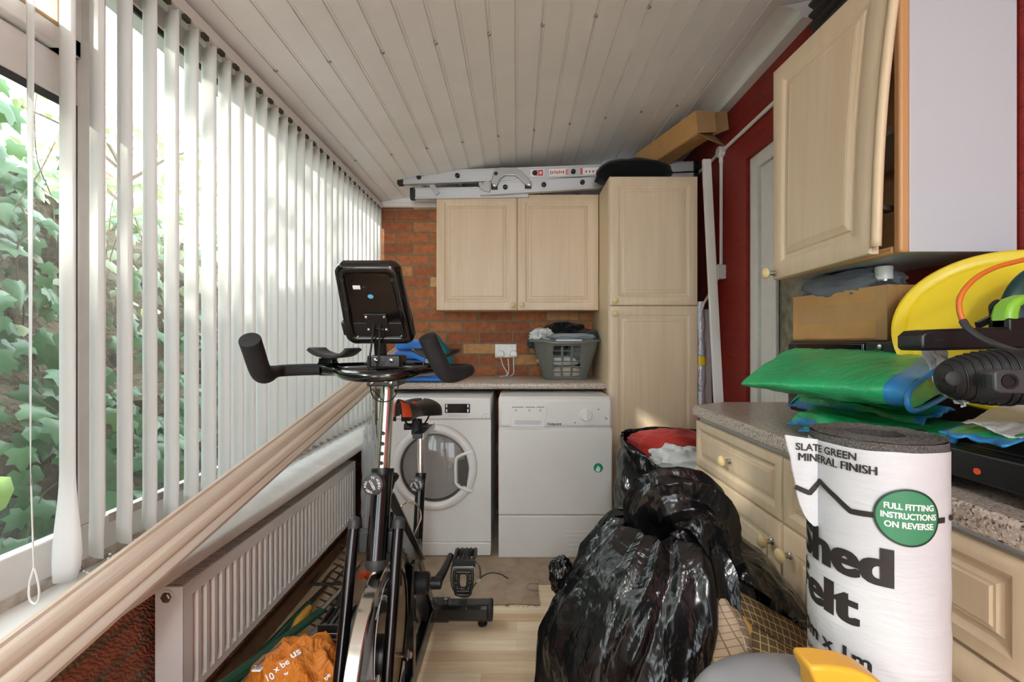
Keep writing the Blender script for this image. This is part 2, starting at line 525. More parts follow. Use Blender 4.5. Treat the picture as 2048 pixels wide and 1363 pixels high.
class MB:
    def __init__(s):
        s.v, s.f, s.m, s.mi = [], [], [], 0
    def add(s, verts, faces, T=None):
        o = len(s.v)
        for p in verts:
            p = Vector(p)
            s.v.append(T @ p if T is not None else p)
        for f in faces:
            s.f.append(tuple(i + o for i in f))
            s.m.append(s.mi)
        return s
    def box(s, a, b, T=None):
        (x0, y0, z0), (x1, y1, z1) = a, b
        v = [(x0, y0, z0), (x1, y0, z0), (x1, y1, z0), (x0, y1, z0), (x0, y0, z1), (x1, y0, z1), (x1, y1, z1), (x0, y1, z1)]
        return s.add(v, [(0, 3, 2, 1), (4, 5, 6, 7), (0, 1, 5, 4), (1, 2, 6, 5), (2, 3, 7, 6), (3, 0, 4, 7)], T)
    def bar(s, a, b, w, h, up=(0, 0, 1)):
        """rectangular bar from a to b"""
        a, b = Vector(a), Vector(b)
        T = frame_from(b - a, up, a)
        L = (b - a).length
        return s.box((-w / 2, -h / 2, 0), (w / 2, h / 2, L), T)
    def tube(s, pts, r, n=12, closed=False, caps=True):
        pts = [Vector(p) for p in pts]
        k = len(pts)
        rs = r if isinstance(r, (list, tuple)) else [r] * k
        tang = []
        for i in range(k):
            if closed:
                d = pts[(i + 1) % k] - pts[i - 1]
            else:
                d = pts[min(i + 1, k - 1)] - pts[max(i - 1, 0)]
            tang.append(d.normalized() if d.length > 1e-9 else Vector((0, 0, 1)))
        t0 = tang[0]
        ref = Vector((0, 0, 1)) if abs(t0.z) < 0.9 else Vector((1, 0, 0))
        nrm = (ref - t0 * ref.dot(t0)).normalized()
        V, Fc = [], []
        for i in range(k):
            t = tang[i]
            nrm = (nrm - t * nrm.dot(t))
            nrm = nrm.normalized() if nrm.length > 1e-6 else frame_from(t).col[0].to_3d()
            bi = t.cross(nrm)
            for j in range(n):
                a = 2 * PI * j / n
                V.append(pts[i] + (nrm * math.cos(a) + bi * math.sin(a)) * rs[i])
        seg = k if closed else k - 1
        for i in range(seg):
            i2 = (i + 1) % k
            for j in range(n):
                j2 = (j + 1) % n
                Fc.append((i * n + j, i * n + j2, i2 * n + j2, i2 * n + j))
        if caps and not closed:
            Fc.append(tuple(range(n - 1, -1, -1)))
            Fc.append(tuple((k - 1) * n + j for j in range(n)))
        return s.add(V, Fc)
    def lathe(s, prof, T=None, n=32, cap0=True, cap1=True):
        """prof: list of (radius, height) about local z"""
        V, Fc = [], []
        for r, h in prof:
            for j in range(n):
                a = 2 * PI * j / n
                V.append((r * math.cos(a), r * math.sin(a), h))
        for i in range(len(prof) - 1):
            for j in range(n):
                j2 = (j + 1) % n
                Fc.append((i * n + j, i * n + j2, (i + 1) * n + j2, (i + 1) * n + j))
        if cap0 and prof[0][0] > 1e-6:
            Fc.append(tuple(range(n - 1, -1, -1)))
        if cap1 and prof[-1][0] > 1e-6:
            Fc.append(tuple((len(prof) - 1) * n + j for j in range(n)))
        return s.add(V, Fc, T)
    def prism(s, poly, h0, h1, T=None):
        n = len(poly)
        V = [(x, y, h0) for x, y in poly] + [(x, y, h1) for x, y in poly]
        Fc = [tuple(range(n - 1, -1, -1)), tuple(range(n, 2 * n))]
        for i in range(n):
            j = (i + 1) % n
            Fc.append((i, j, n + j, n + i))
        return s.add(V, Fc, T)
    def grid(s, nu, nv, fn, cu=False):
        V, Fc = [], []
        for i in range(nu + (0 if cu else 1)):
            for j in range(nv + 1):
                V.append(fn(i / nu, j / nv))
        w = nv + 1
        for i in range(nu):
            i2 = (i + 1) % nu if cu else i + 1
            for j in range(nv):
                Fc.append((i * w + j, i2 * w + j, i2 * w + j + 1, i * w + j + 1))
        return s.add(V, Fc)
    def blob(s, c, r, nu=32, nv=20, fn=None, T=None):
        V, Fc = [], []
        c = Vector(c)
        for j in range(1, nv):
            th = PI * j / nv
            for i in range(nu):
                ph = 2 * PI * i / nu
                d = Vector((math.sin(th) * math.cos(ph), math.sin(th) * math.sin(ph), math.cos(th)))
                k = fn(d) if fn else 1.0
                V.append(Vector((d.x * r[0] * k, d.y * r[1] * k, d.z * r[2] * k)))
        top = fn(Vector((0, 0, 1))) if fn else 1.0
        bot = fn(Vector((0, 0, -1))) if fn else 1.0
        V.append(Vector((0, 0, r[2] * top)))
        V.append(Vector((0, 0, -r[2] * bot)))
        for j in range(nv - 2):
            for i in range(nu):
                i2 = (i + 1) % nu
                Fc.append((j * nu + i, (j + 1) * nu + i, (j + 1) * nu + i2, j * nu + i2))
        a, b = len(V) - 2, len(V) - 1
        for i in range(nu):
            i2 = (i + 1) % nu
            Fc.append((a, i, i2))
            Fc.append((b, (nv - 2) * nu + i2, (nv - 2) * nu + i))
        V = [(T @ p if T is not None else p) + c for p in V]
        return s.add(V, Fc)
    def panel(s, T, w, h, t, prof):
        """moulded slab: loops of (inset, height) on the front of a w x h x t board"""
        loops = [(0.0, -t)] + prof
        V, Fc = [], []
        for ins, z in loops:
            V += [(ins, ins, z), (w - ins, ins, z), (w - ins, h - ins, z), (ins, h - ins, z)]
        Fc.append((3, 2, 1, 0))
        for i in range(len(loops) - 1):
            for j in range(4):
                j2 = (j + 1) % 4
                Fc.append((i * 4 + j, i * 4 + j2, (i + 1) * 4 + j2, (i + 1) * 4 + j))
        k = (len(loops) - 1) * 4
        Fc.append((k, k + 1, k + 2, k + 3))
        return s.add(V, Fc, T)
    def build(s, name, mats, parent=None, base=None, smooth=35, bevel=None, sub=0, solid=None, weld=False):
        if not isinstance(mats, (list, tuple)):
            mats = [mats]
        b = BASE[parent.name] if parent is not None else (Vector(base) if base is not None else Vector((0, 0, 0)))
        me = bpy.data.meshes.new(name)
        me.from_pydata([tuple(p - b) for p in s.v], [], s.f)
        for m in mats:
            me.materials.append(m)
        me.polygons.foreach_set('material_index', s.m)
        bm = bmesh.new()
        bm.from_mesh(me)
        if weld:
            bmesh.ops.remove_doubles(bm, verts=bm.verts, dist=1e-5)
        bmesh.ops.recalc_face_normals(bm, faces=bm.faces)
        bm.to_mesh(me)
        bm.free()
        if smooth:
            me.polygons.foreach_set('use_smooth', [True] * len(me.polygons))
            me.set_sharp_from_angle(angle=math.radians(smooth))
        o = bpy.data.objects.new(name, me)
        COL.objects.link(o)
        if parent is not None:
            o.parent = parent
        else:
            o.location = b
        BASE[o.name] = b
        if solid:
            md = o.modifiers.new('solid', 'SOLIDIFY')
            md.thickness = solid
            md.offset = 0
        if bevel:
            md = o.modifiers.new('bevel', 'BEVEL')
            md.width = bevel
            md.segments = 3
            md.limit_method = 'ANGLE'
            md.angle_limit = math.radians(50)
        if sub:
            md = o.modifiers.new('sub', 'SUBSURF')
            md.levels = sub
            md.render_levels = sub
        return o

def tag(o, label, cat, group=None, kind=None):
    o['label'] = label
    o['category'] = cat
    if group:
        o['group'] = group
    if kind:
        o['kind'] = kind
    return o

def thing(name, label, cat, base, group=None):
    o = bpy.data.objects.new(name, None)
    o.empty_display_size = 0.05
    COL.objects.link(o)
    o.location = base
    BASE[o.name] = Vector(base)
    return tag(o, label, cat, group)

def struct(name, mb, mats, parent=None, **kw):
    o = mb.build(name, mats, parent, **kw)
    if parent is None:
        o['kind'] = 'structure'
    return o

def part_label(o, t):
    o['label'] = t
    return o

def nz3(p, sc=1.0, seed=0.0):
    return noise.noise(Vector(p) * sc + Vector((seed * 7.31, seed * 3.17, seed * 5.77)))

def fold(p, sc, seed, oct=3):
    a, k, t = 1.0, sc, 0.0
    for i in range(oct):
        t += a * (1 - 2 * abs(nz3(p, k, seed + i * 1.7)))
        a *= 0.5
        k *= 2.1
    return t

def smoothstep(a, b, x):
    t = max(0.0, min(1.0, (x - a) / (b - a)))
    return t * t * (3 - 2 * t)

def spline(pts, n=8, closed=False):
    pts = [Vector(p) for p in pts]
    out = []
    k = len(pts)
    segs = k if closed else k - 1
    for i in range(segs):
        p0 = pts[(i - 1) % k] if closed or i > 0 else pts[0] * 2 - pts[1]
        p1 = pts[i]
        p2 = pts[(i + 1) % k]
        p3 = pts[(i + 2) % k] if closed or i + 2 < k else pts[-1] * 2 - pts[-2]
        for j in range(n):
            t = j / n
            out.append(0.5 * ((2 * p1) + (p2 - p0) * t + (2 * p0 - 5 * p1 + 4 * p2 - p3) * t * t + (3 * p1 - p0 - 3 * p2 + p3) * t ** 3))
    if not closed:
        out.append(pts[-1].copy())
    return out

# ---------------------------------------------------------------- lettering as mesh
def text2d(body, bold=0.0, maxlen=None):
    cu = bpy.data.curves.new('glyphs', 'FONT')
    cu.body = body
    cu.size = 100.0
    cu.offset = bold * 100.0
    cu.resolution_u = 4
    ob = bpy.data.objects.new('glyphs', cu)
    COL.objects.link(ob)
    dg = bpy.context.evaluated_depsgraph_get()
    me = bpy.data.meshes.new_from_object(ob.evaluated_get(dg))
    bm = bmesh.new()
    bm.from_mesh(me)
    bmesh.ops.scale(bm, vec=(0.01, 0.01, 0.01), verts=bm.verts)
    bmesh.ops.triangulate(bm, faces=bm.faces, quad_method='BEAUTY', ngon_method='EAR_CLIP')
    if maxlen:
        for _ in range(4):
            ed = [e for e in bm.edges if e.calc_length() > maxlen]
            if not ed:
                break
            bmesh.ops.subdivide_edges(bm, edges=ed, cuts=1)
            bmesh.ops.triangulate(bm, faces=bm.faces)
    bm.verts.index_update()
    V = [(v.co.x, v.co.y) for v in bm.verts]
    Fc = [tuple(v.index for v in f.verts) for f in bm.faces]
    bm.free()
    bpy.data.meshes.remove(me)
    bpy.data.objects.remove(ob)
    bpy.data.curves.remove(cu)
    return V, Fc

def put_text(mb, body, fn, bold=0.0, maxlen=None, ref=None):
    """fn(u, v): u 0..1 over the width, v 0..1 from baseline to cap height (or ref box)"""
    V, Fc = text2d(body, bold, maxlen)
    x0 = min(p[0] for p in V); x1 = max(p[0] for p in V)
    y0 = 0.0 if ref is None else ref[0]
    y1 = 0.73 if ref is None else ref[1]
    mb.add([fn((p[0] - x0) / (x1 - x0), (p[1] - y0) / (y1 - y0)) for p in V], Fc)

def flat_text(mb, body, o, u, v, w, h, bold=0.0):
    o, u, v = Vector(o), Vector(u), Vector(v)
    put_text(mb, body, lambda a, b: o + u * (a * w) + v * (b * h), bold)

# ================================================================= SETTING
YB, XR, XL = 2.95, 1.13, -0.965      # back wall, right wall, low left wall
YN = -3.6                             # wall behind the camera
CS = 0.17                             # fall of the lean-to ceiling
def ceil_z(x):
    return 2.076 + CS * (x + 0.946)

struct('floor', MB().box((-1.2, YN - 0.1, -0.06), (1.4, 3.05, 0.0)), M['floor'], smooth=0)
struct('wall_back', MB().box((-1.07, YB, 0), (1.25, 3.08, 2.044)), M['brick'], smooth=0)
struct('wall_back_upper', MB().prism([(-1.07, 2.044), (1.25, 2.044), (1.25, ceil_z(1.25) + 0.03), (-1.07, ceil_z(-1.07) + 0.03)], -0.1, 0.0, Mat4((1, 0, 0), (0, 0, 1), (0, -1, 0), (0, YB, 0))), M['ceil'], smooth=0)
struct('trim_2', MB().box((-0.955, 2.932, 2.046), (XR, YB, 2.071)), M['white_gloss'], bevel=0.003)
# right wall with door opening (y 1.42..2.40, z 0..2.14)
DY0, DY1, DZ = 1.27, 2.147, 2.033
mb = MB()
mb.box((XR, DY1, 0), (XR + 0.12, 3.05, 2.46))
mb.box((XR, YN, 0), (XR + 0.12, DY0, 2.46))
mb.box((XR, DY0, DZ), (XR + 0.12, DY1, 2.46))
struct('wall_right', mb, M['red'], smooth=0)
mb = MB()
mb.box((-1.2, YN - 0.1, 0), (-0.75, YN, 2.2))
mb.box((1.05, YN - 0.1, 0), (1.25, YN, 2.46))
mb.box((-0.75, YN - 0.1, 2.02), (1.05, YN, 2.46))
struct('wall_front', mb, M['ceil'], smooth=0)
# unseen glazed doors, added behind the camera to let fill daylight in
mb = MB()
for x0 in (-0.75, 0.10, 0.20, 0.99):
    mb.box((x0, YN - 0.08, 0), (x0 + 0.06, YN - 0.02, 2.02))
mb.box((-0.75, YN - 0.08, 1.96), (1.05, YN - 0.02, 2.02))
mb.box((-0.75, YN - 0.08, 0.0), (1.05, YN - 0.02, 0.08))
d2 = struct('added_fill_door', mb, M['upvc'])
mb = MB().box((-0.69, YN - 0.056, 0.08), (0.10, YN - 0.05, 1.96)).box((0.26, YN - 0.056, 0.08), (0.99, YN - 0.05, 1.96))
mb.build('pane', M['glass'], d2, smooth=0)

# sloping ceiling of ribbed cladding boards
prof = []
k0 = -10
for k in range(k0, 15):
    xl = -0.099 + 0.0945 * k
    for dx, dz in ((-0.005, 0), (-0.0035, 0.006), (0.0005, 0.006), (0.0015, -0.0025), (0.0065, -0.0025), (0.008, 0)):
        prof.append((xl + dx, dz))
prof = [(-0.962, 0)] + [p for p in prof if -0.955 < p[0] < 1.24] + [(1.245, 0)]
V, Fc = [], []
for x, dz in prof:
    V += [(x, YN - 0.05, ceil_z(x) + dz), (x, 3.0, ceil_z(x) + dz)]
for i in range(len(prof) - 1):
    Fc.append((2 * i, 2 * i + 2, 2 * i + 3, 2 * i + 1))
mb = MB().add(V, Fc)
n = len(V)
mb.add([(-0.962, YN - 0.05, ceil_z(-0.962)), (-0.962, 3.0, ceil_z(-0.962)), (-0.962, 3.0, ceil_z(-0.962) + .05), (-0.962, YN - 0.05, ceil_z(-0.962) + .05),
        (1.245, YN - 0.05, ceil_z(1.245)), (1.245, 3.0, ceil_z(1.245)), (1.245, 3.0, ceil_z(1.245) + .05), (1.245, YN - 0.05, ceil_z(1.245) + .05)],
       [(0, 1, 2, 3), (4, 7, 6, 5), (3, 2, 6, 7)])
mb.mi = 1
for yr in (0.78, 1.54, 2.30):
    for k in range(-4, 7):
        xl = -0.099 + 0.189 * k
        if -0.9 < xl < 1.05:
            T = Mat4((1, 0, CS), (0, 1, 0), (CS, 0, -1), (xl, yr, ceil_z(xl) + 0.003))
            mb.lathe([(0.008, 0), (0.008, 0.004), (0.005, 0.0075), (0.0, 0.008)], T, 10)
ceiling = struct('ceiling', mb, [M['ceil'], M['steel']], smooth=20)
# box cornice where the ceiling meets the red wall
cove = [(XR, 2.361), (1.081, 2.361), (1.078, 2.366), (1.076, 2.376)]
for i in range(9):
    a_ = i / 8 * PI / 2
    cove.append((1.076 - 0.085 * (1 - math.cos(a_)), 2.376 + (ceil_z(0.99) - 2.378) * math.sin(a_)))
cove.append((XR, ceil_z(XR)))
struct('trim_1', MB().prism(cove, 1.65, YB, Mat4((1, 0, 0), (0, 0, 1), (0, 1, 0), (0, 0, 0))), M['white_gloss'], smooth=40)

# low wall, sill, window
struct('wall_left', MB().box((-1.15, YN, 0), (XL, YB, 0.56)), M['brick_low'], smooth=0)
mb = MB()
sx = [(-1.06, 0.54), (-0.832, 0.553), (-0.827, 0.558), (-0.825, 0.571), (-0.829, 0.583), (-0.838, 0.589), (-1.06, 0.628)]
mb.prism([(x, z) for x, z in sx], YN, 2.93, Mat4((1, 0, 0), (0, 0, 1), (0, 1, 0), (0, 0, 0)))
struct('trim_3', mb, M['sill'], smooth=50)
XF0, XF1, XG = -1.012, -0.985, -1.001
mb = MB()
mb.box((XF0, YN, 0.60), (XF1, YB, 0.715))
mb.box((XF0, YN, 2.0), (XF1, YB, 2.07))
for y0, y1 in ((YN, YN + 0.07), (-2.08, -2.01), (-0.56, -0.49), (0.975, 1.045), (2.88, YB)):
    mb.box((XF0, y0, 0.715), (XF1, y1, 2.0))
mb.box((XF0, YN + 0.07, 1.66), (XF1, -2.08, 1.75)).box((XF0, -2.01, 1.66), (XF1, -0.56, 1.75))
mb.box((XF0, -0.49, 1.66), (XF1, 0.975, 1.75))
win = struct('window_1', mb, M['upvc'], bevel=0.005)
mb = MB()
for (y0, y1, z0, z1) in ((-0.49, 0.975, 0.715, 1.66), (1.045, 2.88, 0.715, 2.0), (YN + 0.07, -2.08, 0.715, 1.66), (YN + 0.07, -2.08, 1.75, 2.0), (-2.01, -0.56, 0.715, 1.66), (-2.01, -0.56, 1.75, 2.0), (-0.44, 0.93, 1.79, 1.98)):
    mb.box((XG - 0.004, y0 - 0.01, z0 - 0.01), (XG + 0.004, y1 + 0.01, z1 + 0.01))
mb.build('pane', M['glass'], win, smooth=0)
mb = MB()
for (y0, y1, z0, z1) in ((-0.49, 0.975, 0.715, 1.66), (1.045, 2.88, 0.715, 2.0)):
    mb.box((XG + .004, y0, z1 - 0.014), (XF1 - 0.004, y1, z1 + 0.001))
mb.box((XG + .004, 0.969, 0.715), (XF1 - 0.001, 0.976, 1.66))
mb.build('gasket', M['grey_dark'], win, smooth=0)
mb = MB()
sy0, sy1, sz0, sz1 = -0.48, 0.965, 1.755, 2.0
for a, b in (((-1.02, sy0, sz0), (-0.965, sy1, sz0 + 0.04)), ((-1.02, sy0, sz1 - 0.035), (-0.965, sy1, sz1)), ((-1.02, sy0, sz0), (-0.965, sy0 + 0.045, sz1)), ((-1.02, sy1 - 0.045, sz0), (-0.965, sy1, sz1))):
    mb.box(a, b)
mb.mi = 1
mb.box((-1.0, sy0 + .045, sz0 + 0.04), (-0.962, sy1 - .045, sz0 + 0.047))
mb.box((-1.0, sy1 - 0.052, sz0 + 0.04), (-0.962, sy1 - 0.045, sz1 - .035))
mb.build('opener', [M['upvc'], M['tan']], win, bevel=0.004)
mb = MB()
mb.box((-0.986, YN, 0.612), (-0.981, 2.9, 0.636)).box((-0.986, 1.05, 0.695), (-0.9845, 2.88, 0.716))
mb.build('dusty_ledge', M['dirt'], win, smooth=0)
struct('wall_left_upper', MB().box((-1.15, YN, 2.07), (-0.958, YB, 2.3)), M['ceil'], smooth=0)
struct('baseboard_left', MB().box((XL, YN, 0), (XL + 0.02, 2.9, 0.07)), M['skirting'], bevel=0.003)

# door in the red wall
mb = MB()
mb.box((XR + 0.019, DY1 - 0.065, 0), (XR + 0.094, DY1, DZ)).box((XR + 0.019, DY0, 0), (XR + 0.094, DY0 + 0.065, DZ)).box((XR + 0.019, DY0 + .065, DZ - 0.065), (XR + 0.094, DY1 - .065, DZ))
door = struct('door_1', mb, M['upvc'], bevel=0.004)
mb = MB()
ly0, ly1, lz1 = DY0 + 0.068, DY1 - 0.068, DZ - 0.068
st = 0.112
mb.box((XR + 0.034, ly1 - st, 0.02), (XR + 0.084, ly1, lz1)).box((XR + 0.034, ly0, 0.02), (XR + 0.084, ly0 + st, lz1))
mb.box((XR + 0.034, ly0 + st, lz1 - st), (XR + 0.084, ly1 - st, lz1)).box((XR + 0.034, ly0 + st, 0.02), (XR + 0.084, ly1 - st, 0.95))
mb.build('door_leaf', M['upvc'], door, bevel=0.006)
mb = MB()
for a, b in (((XR + 0.027, ly0 + st, .95), (XR + 0.044, ly0 + st + .02, lz1 - st)), ((XR + 0.027, ly1 - st - .02, .95), (XR + 0.044, ly1 - st, lz1 - st)), ((XR + 0.027, ly0 + st, .95), (XR + 0.044, ly1 - st, .97)), ((XR + 0.027, ly0 + st, lz1 - st - .02), (XR + 0.044, ly1 - st, lz1 - st))):
    mb.box(a, b)
mb.build('glazing_bead', M['upvc'], door, bevel=0.004)
MB().box((XR + 0.046, ly0 + st, 0.95), (XR + 0.052, ly1 - st, lz1 - st)).build('pane', M['obscure'], door, smooth=0)

# ================================================================= OUTSIDE
random.seed(11)
def bank_top(y):
    return 2.25 - 0.55 * smoothstep(1.35, 2.1, y) + 0.12 * math.sin(y * 3.1)
def bank_x(y, z):
    return -1.62 - 0.34 * z - 0.25 * nz3((0, y, z), 1.3, 2)
def bank_fn(u, v):
    y = -2.2 + 7.8 * u
    z = -0.3 + (bank_top(y) + 0.3) * v
    return (bank_x(y, z) + 0.14 * fold((0, y, z), 2.5, 4), y, z)
mb = MB().grid(90, 40, bank_fn)
struct('soil_bank', mb, M['soil'], solid=None)
struct('ground', MB().box((-9, -8, -0.4), (-1.16, 10, -0.3)), M['soil'], smooth=0)

IVY = [(0, 0), (0.24, -0.10), (0.46, 0.06), (0.32, 0.28), (0.44, 0.56), (0.20, 0.58), (0, 1.0), (-0.20, 0.58), (-0.44, 0.56), (-0.32, 0.28), (-0.46, 0.06), (-0.24, -0.10)]
OVAL = [(0, 0), (0.2, 0.12), (0.33, 0.4), (0.26, 0.7), (0, 1.0), (-0.26, 0.7), (-0.33, 0.4), (-0.2, 0.12)]
def leaf(mb, o, d, nrm, size, shape, cup=0.25):
    d = Vector(d).normalized()
    nrm = Vector(nrm)
    nrm = (nrm - d * nrm.dot(d)).normalized()
    side = d.cross(nrm)
    V = [Vector(o) + d * (size * 0.38)]
    for x, y in shape:
        V.append(Vector(o) + side * (x * size) + d * (y * size) - nrm * (abs(x) * cup * size + 0.22 * size * y * y))
    k = len(shape)
    mb.add(V, [(0, 1 + i, 1 + (i + 1) % k) for i in range(k)])
def rnd(a, b):
    return random.uniform(a, b)
def scatter(n, ylo, yhi, zlo, zhi, smin, smax, off, shape, keep=None):
    mb = MB()
    c = 0
    while c < n:
        y = rnd(ylo, yhi)
        z = rnd(zlo, min(zhi, bank_top(y) + 0.1))
        if keep and random.random() > keep(y, z):
            continue
        x = bank_x(y, z) + rnd(0.0, off)
        d = (rnd(0.1, 0.5), rnd(-0.8, 0.8), rnd(-1.0, -0.1))
        nr = (1.0, rnd(-0.7, 0.5), rnd(0.0, 1.3))
        leaf(mb, (x, y, z), d, nr, rnd(smin, smax), shape)
        c += 1
    return mb
def dens(y, z):
    if y > 1.75:
        return 0.8 if z < 0.95 else 0.14
    return 1.0 if z < 1.75 else 0.55
ivy = scatter(5200, -1.6, 5.0, 0.1, 2.3, 0.055, 0.115, 0.36, IVY, dens).build('ivy', M['ivy'], base=(-1.7, 1.5, 0))
tag(ivy, 'dark green ivy leaves covering the bank outside the window', 'ivy', kind='stuff')
pale = scatter(1500, -1.8, 5.4, 1.15, 2.35, 0.04, 0.08, 0.3, OVAL, lambda y, z: 0.7).build('hedge_foliage', M['pale_leaf'], base=(-1.9, 1.5, 1.5))  # leaves in a paler, greyer green than the ivy
tag(pale, 'pale hedge leaves and twigs above the ivy outside', 'hedge', kind='stuff')
mb = MB()
for i in range(120):
    y = rnd(-1.5, 5)
    z = rnd(0.3, bank_top(y) * 0.8)
    x = bank_x(y, z) + rnd(0.05, 0.3)
    pts = [Vector((x, y, z))]
    dy, dz = rnd(-0.1, 0.1), rnd(0.03, 0.14)
    for k in range(5):
        pts.append(pts[-1] + Vector((rnd(-0.04, 0.03), dy + rnd(-0.05, 0.05), dz + rnd(-0.05, 0.05))))
    mb.tube(spline(pts, 3), rnd(0.0015, 0.004), 5)
tag(mb.build('bramble_stems', M['bark'], base=(-1.7, 1.5, 0)), 'thin brown stems trailing over the bank outside', 'stems', kind='stuff')
mb = MB()
leaf(mb, (-1.13, 0.97, 0.83), (0.15, -0.75, -0.40), (0.9, 0.3, 0.75), 0.125, OVAL, 0.2)
tag(mb.build('leaf', M['bright_leaf'], base=(-1.2, 0.9, 0.75), solid=0.001), 'large lime green leaf touching the foot of the left window pane', 'leaf')
for i, (px, py, Y, sz, lab) in enumerate(((300, 610, 1.9, 0.07, 'pale green leaf hanging level with the handlebar outside the third slat gap'),
                                     (415, 545, 2.5, 0.09, 'yellow green leaf outside, upper one of the two between mid window slats'),
                                     (405, 820, 2.4, 0.09, 'yellow leaf outside, lower one of the two between mid window slats'))):
    mb = MB()
    o = P(px, py, Y)
    leaf(mb, o, (0.1, -0.4, -0.8), (0.9, -0.5, 0.4), sz, OVAL, 0.2)
    tag(mb.build('leaf', M['yellow_leaf'], base=o, solid=0.001), lab, 'leaf')
# trees standing beyond the bank
def tree(x, y, h, seed, lab, rad, cz, n):
    random.seed(seed)
    t = thing('tree', lab, 'tree', (x, y, -0.3), 'trees beyond the bank')
    mb = MB().tube(spline([(x, y, -0.3), (x + .05, y + .04, h * .4), (x - .04, y + 0.1, h * .75), (x, y, h)], 5), [0.09 * (1 - 0.75 * i / 15) for i in range(16)], 8)
    for k in range(14):
        a, z = rnd(0, 6.28), rnd(h * .45, h)
        p = Vector((x, y, z))
        q = p + Vector((math.cos(a) * rad * .8, math.sin(a) * rad * .8, rnd(.2, .7)))
        mb.tube(spline([p, (p + q) / 2 + Vector((0, 0, .1)), q], 4), [0.022, .02, .018, .016, .014, .012, .01, .008, .006], 5)
    mb.build('trunk', M['bark'], t)
    mb = MB()
    for k in range(n):
        a, b = rnd(0, 6.28), math.acos(rnd(-1, 1))
        r = rad * (rnd(0.2, 1.0) ** 0.5)
        o = Vector((x + r * math.sin(b) * math.cos(a), y + r * math.sin(b) * math.sin(a), cz + r * 0.8 * math.cos(b)))
        leaf(mb, o, (rnd(-1, 1), rnd(-1, 1), rnd(-1, .2)), (rnd(-.5, 1), rnd(-1, 1), rnd(0, 1)), rnd(0.09, 0.16), OVAL)
    mb.build('foliage', M['pale_leaf'], t)
TREES = [(-3.6, 1.5, 2.9, 5, 'thin tree beyond the bank, the one seen through the top left opener', 0.8, 2.8, 420),
         (-4.4, 4.9, 3.3, 6, 'sparse tall tree beyond the bank towards the back of the room', 1.1, 3.0, 520),
         (-3.4, -3.1, 4.2, 7, 'dense tree beyond the bank behind the viewpoint', 1.75, 2.9, 4200),  # out of view, added to keep direct sun out of the uncovered window
         (-3.3, -0.30, 3.6, 8, 'open crowned tree beyond the bank beside the viewpoint', 0.95, 3.3, 300)]
for a in TREES:
    tree(*a)

# ================================================================= VERTICAL BLIND
XS = -0.925
bl = thing('vertical_blind', 'white fabric vertical blind hanging over the long left window', 'blind', (XS, 1.8, 2.03))
MB().box((-0.955, 0.55, 2.028), (-0.905, 2.93, 2.062)).build('headrail', M['white_gloss'], bl, bevel=0.003)
def slat_mesh(w, twist_bottom=0.0, ang0=0.0, sweep=0.0, taper=0.0, zlow=0.660, bend=0.0):
    def fn(u, v):
        z = 2.012 + (zlow - 2.012) * v
        a = math.atan2(-0.022, 0.0555) + ang0 + twist_bottom * smoothstep(0.55, 1.0, v) + sweep * v
        k = w * (1 - taper * v) * (u - 0.5)
        sag = 0.006 * (1 - (2 * u - 1) ** 2) * (1 - taper * v)
        fl = bend * smoothstep(0.80, 1.0, v)
        dx, dy = math.cos(a), math.sin(a)
        pocket = 0.0015 if v > 0.965 else 0.0
        return Vector((XS + dx * k + dy * (sag + pocket) + fl, 1.8 + dy * k - dx * (sag + pocket), z))
    mb = MB().grid(6, 30, fn)
    return mb
ys = [0.895, 0.958, 1.026, 1.096, 1.165, 1.236, 1.306, 1.376, 1.44, 1.507, 1.575]
while ys[-1] + 0.069 < 2.9:
    ys.append(ys[-1] + 0.069)
rs = random.Random(3)
slat_me = None
for i, y in enumerate(ys):
    if i == 0:
        def fn0(u, v):
            z = 2.012 + (0.645 - 2.012) * v
            a = math.atan2(-0.022, 0.0555)
            fl = smoothstep(0.82, 1.0, v)
            w = 0.062 * (1 + 0.55 * smoothstep(0.84, 0.96, v) - 0.75 * smoothstep(0.965, 1.0, v))
            k = w * (u - 0.5) - 0.012 * fl
            sag = 0.006 * (1 - (2 * u - 1) ** 2) + 0.02 * fl * (1 - (2 * u - 1) ** 2)
            return Vector((XS + math.cos(a) * k + math.sin(a) * sag + 0.012 * fl, 1.8 + math.sin(a) * k - math.cos(a) * sag, z))
        o = MB().grid(8, 44, fn0).build('slat', M['slat'], bl, solid=0.0008)
    elif slat_me is None:
        o = slat_me = slat_mesh(0.062).build('slat', M['slat'], bl, solid=0.0008)
    else:
        o = slat_me.copy()
        COL.objects.link(o)
    a = rs.uniform(-0.06, 0.06) if i else 0.0
    if i in (6, 7, 8, 9):
        a += (0.12, 0.04, -0.03, -0.05)[i - 6]
    o.location = (0, y - 1.8, 0)
    o.rotation_euler = (0, 0, a)
    # clear carrier clip at the head of each slat
    MB().box((XS - 0.006, y - 0.004, 2.005), (XS + 0.006, y + 0.004, 2.03)).build('carrier_clip', M['white_gloss'], bl, smooth=0)
    if i:
        MB().box((XS + 0.008, y + 0.024, 2.014), (XS + 0.019, y + 0.044, 2.0275)).build('carrier_slot', M['rust_dark'], bl, smooth=0)
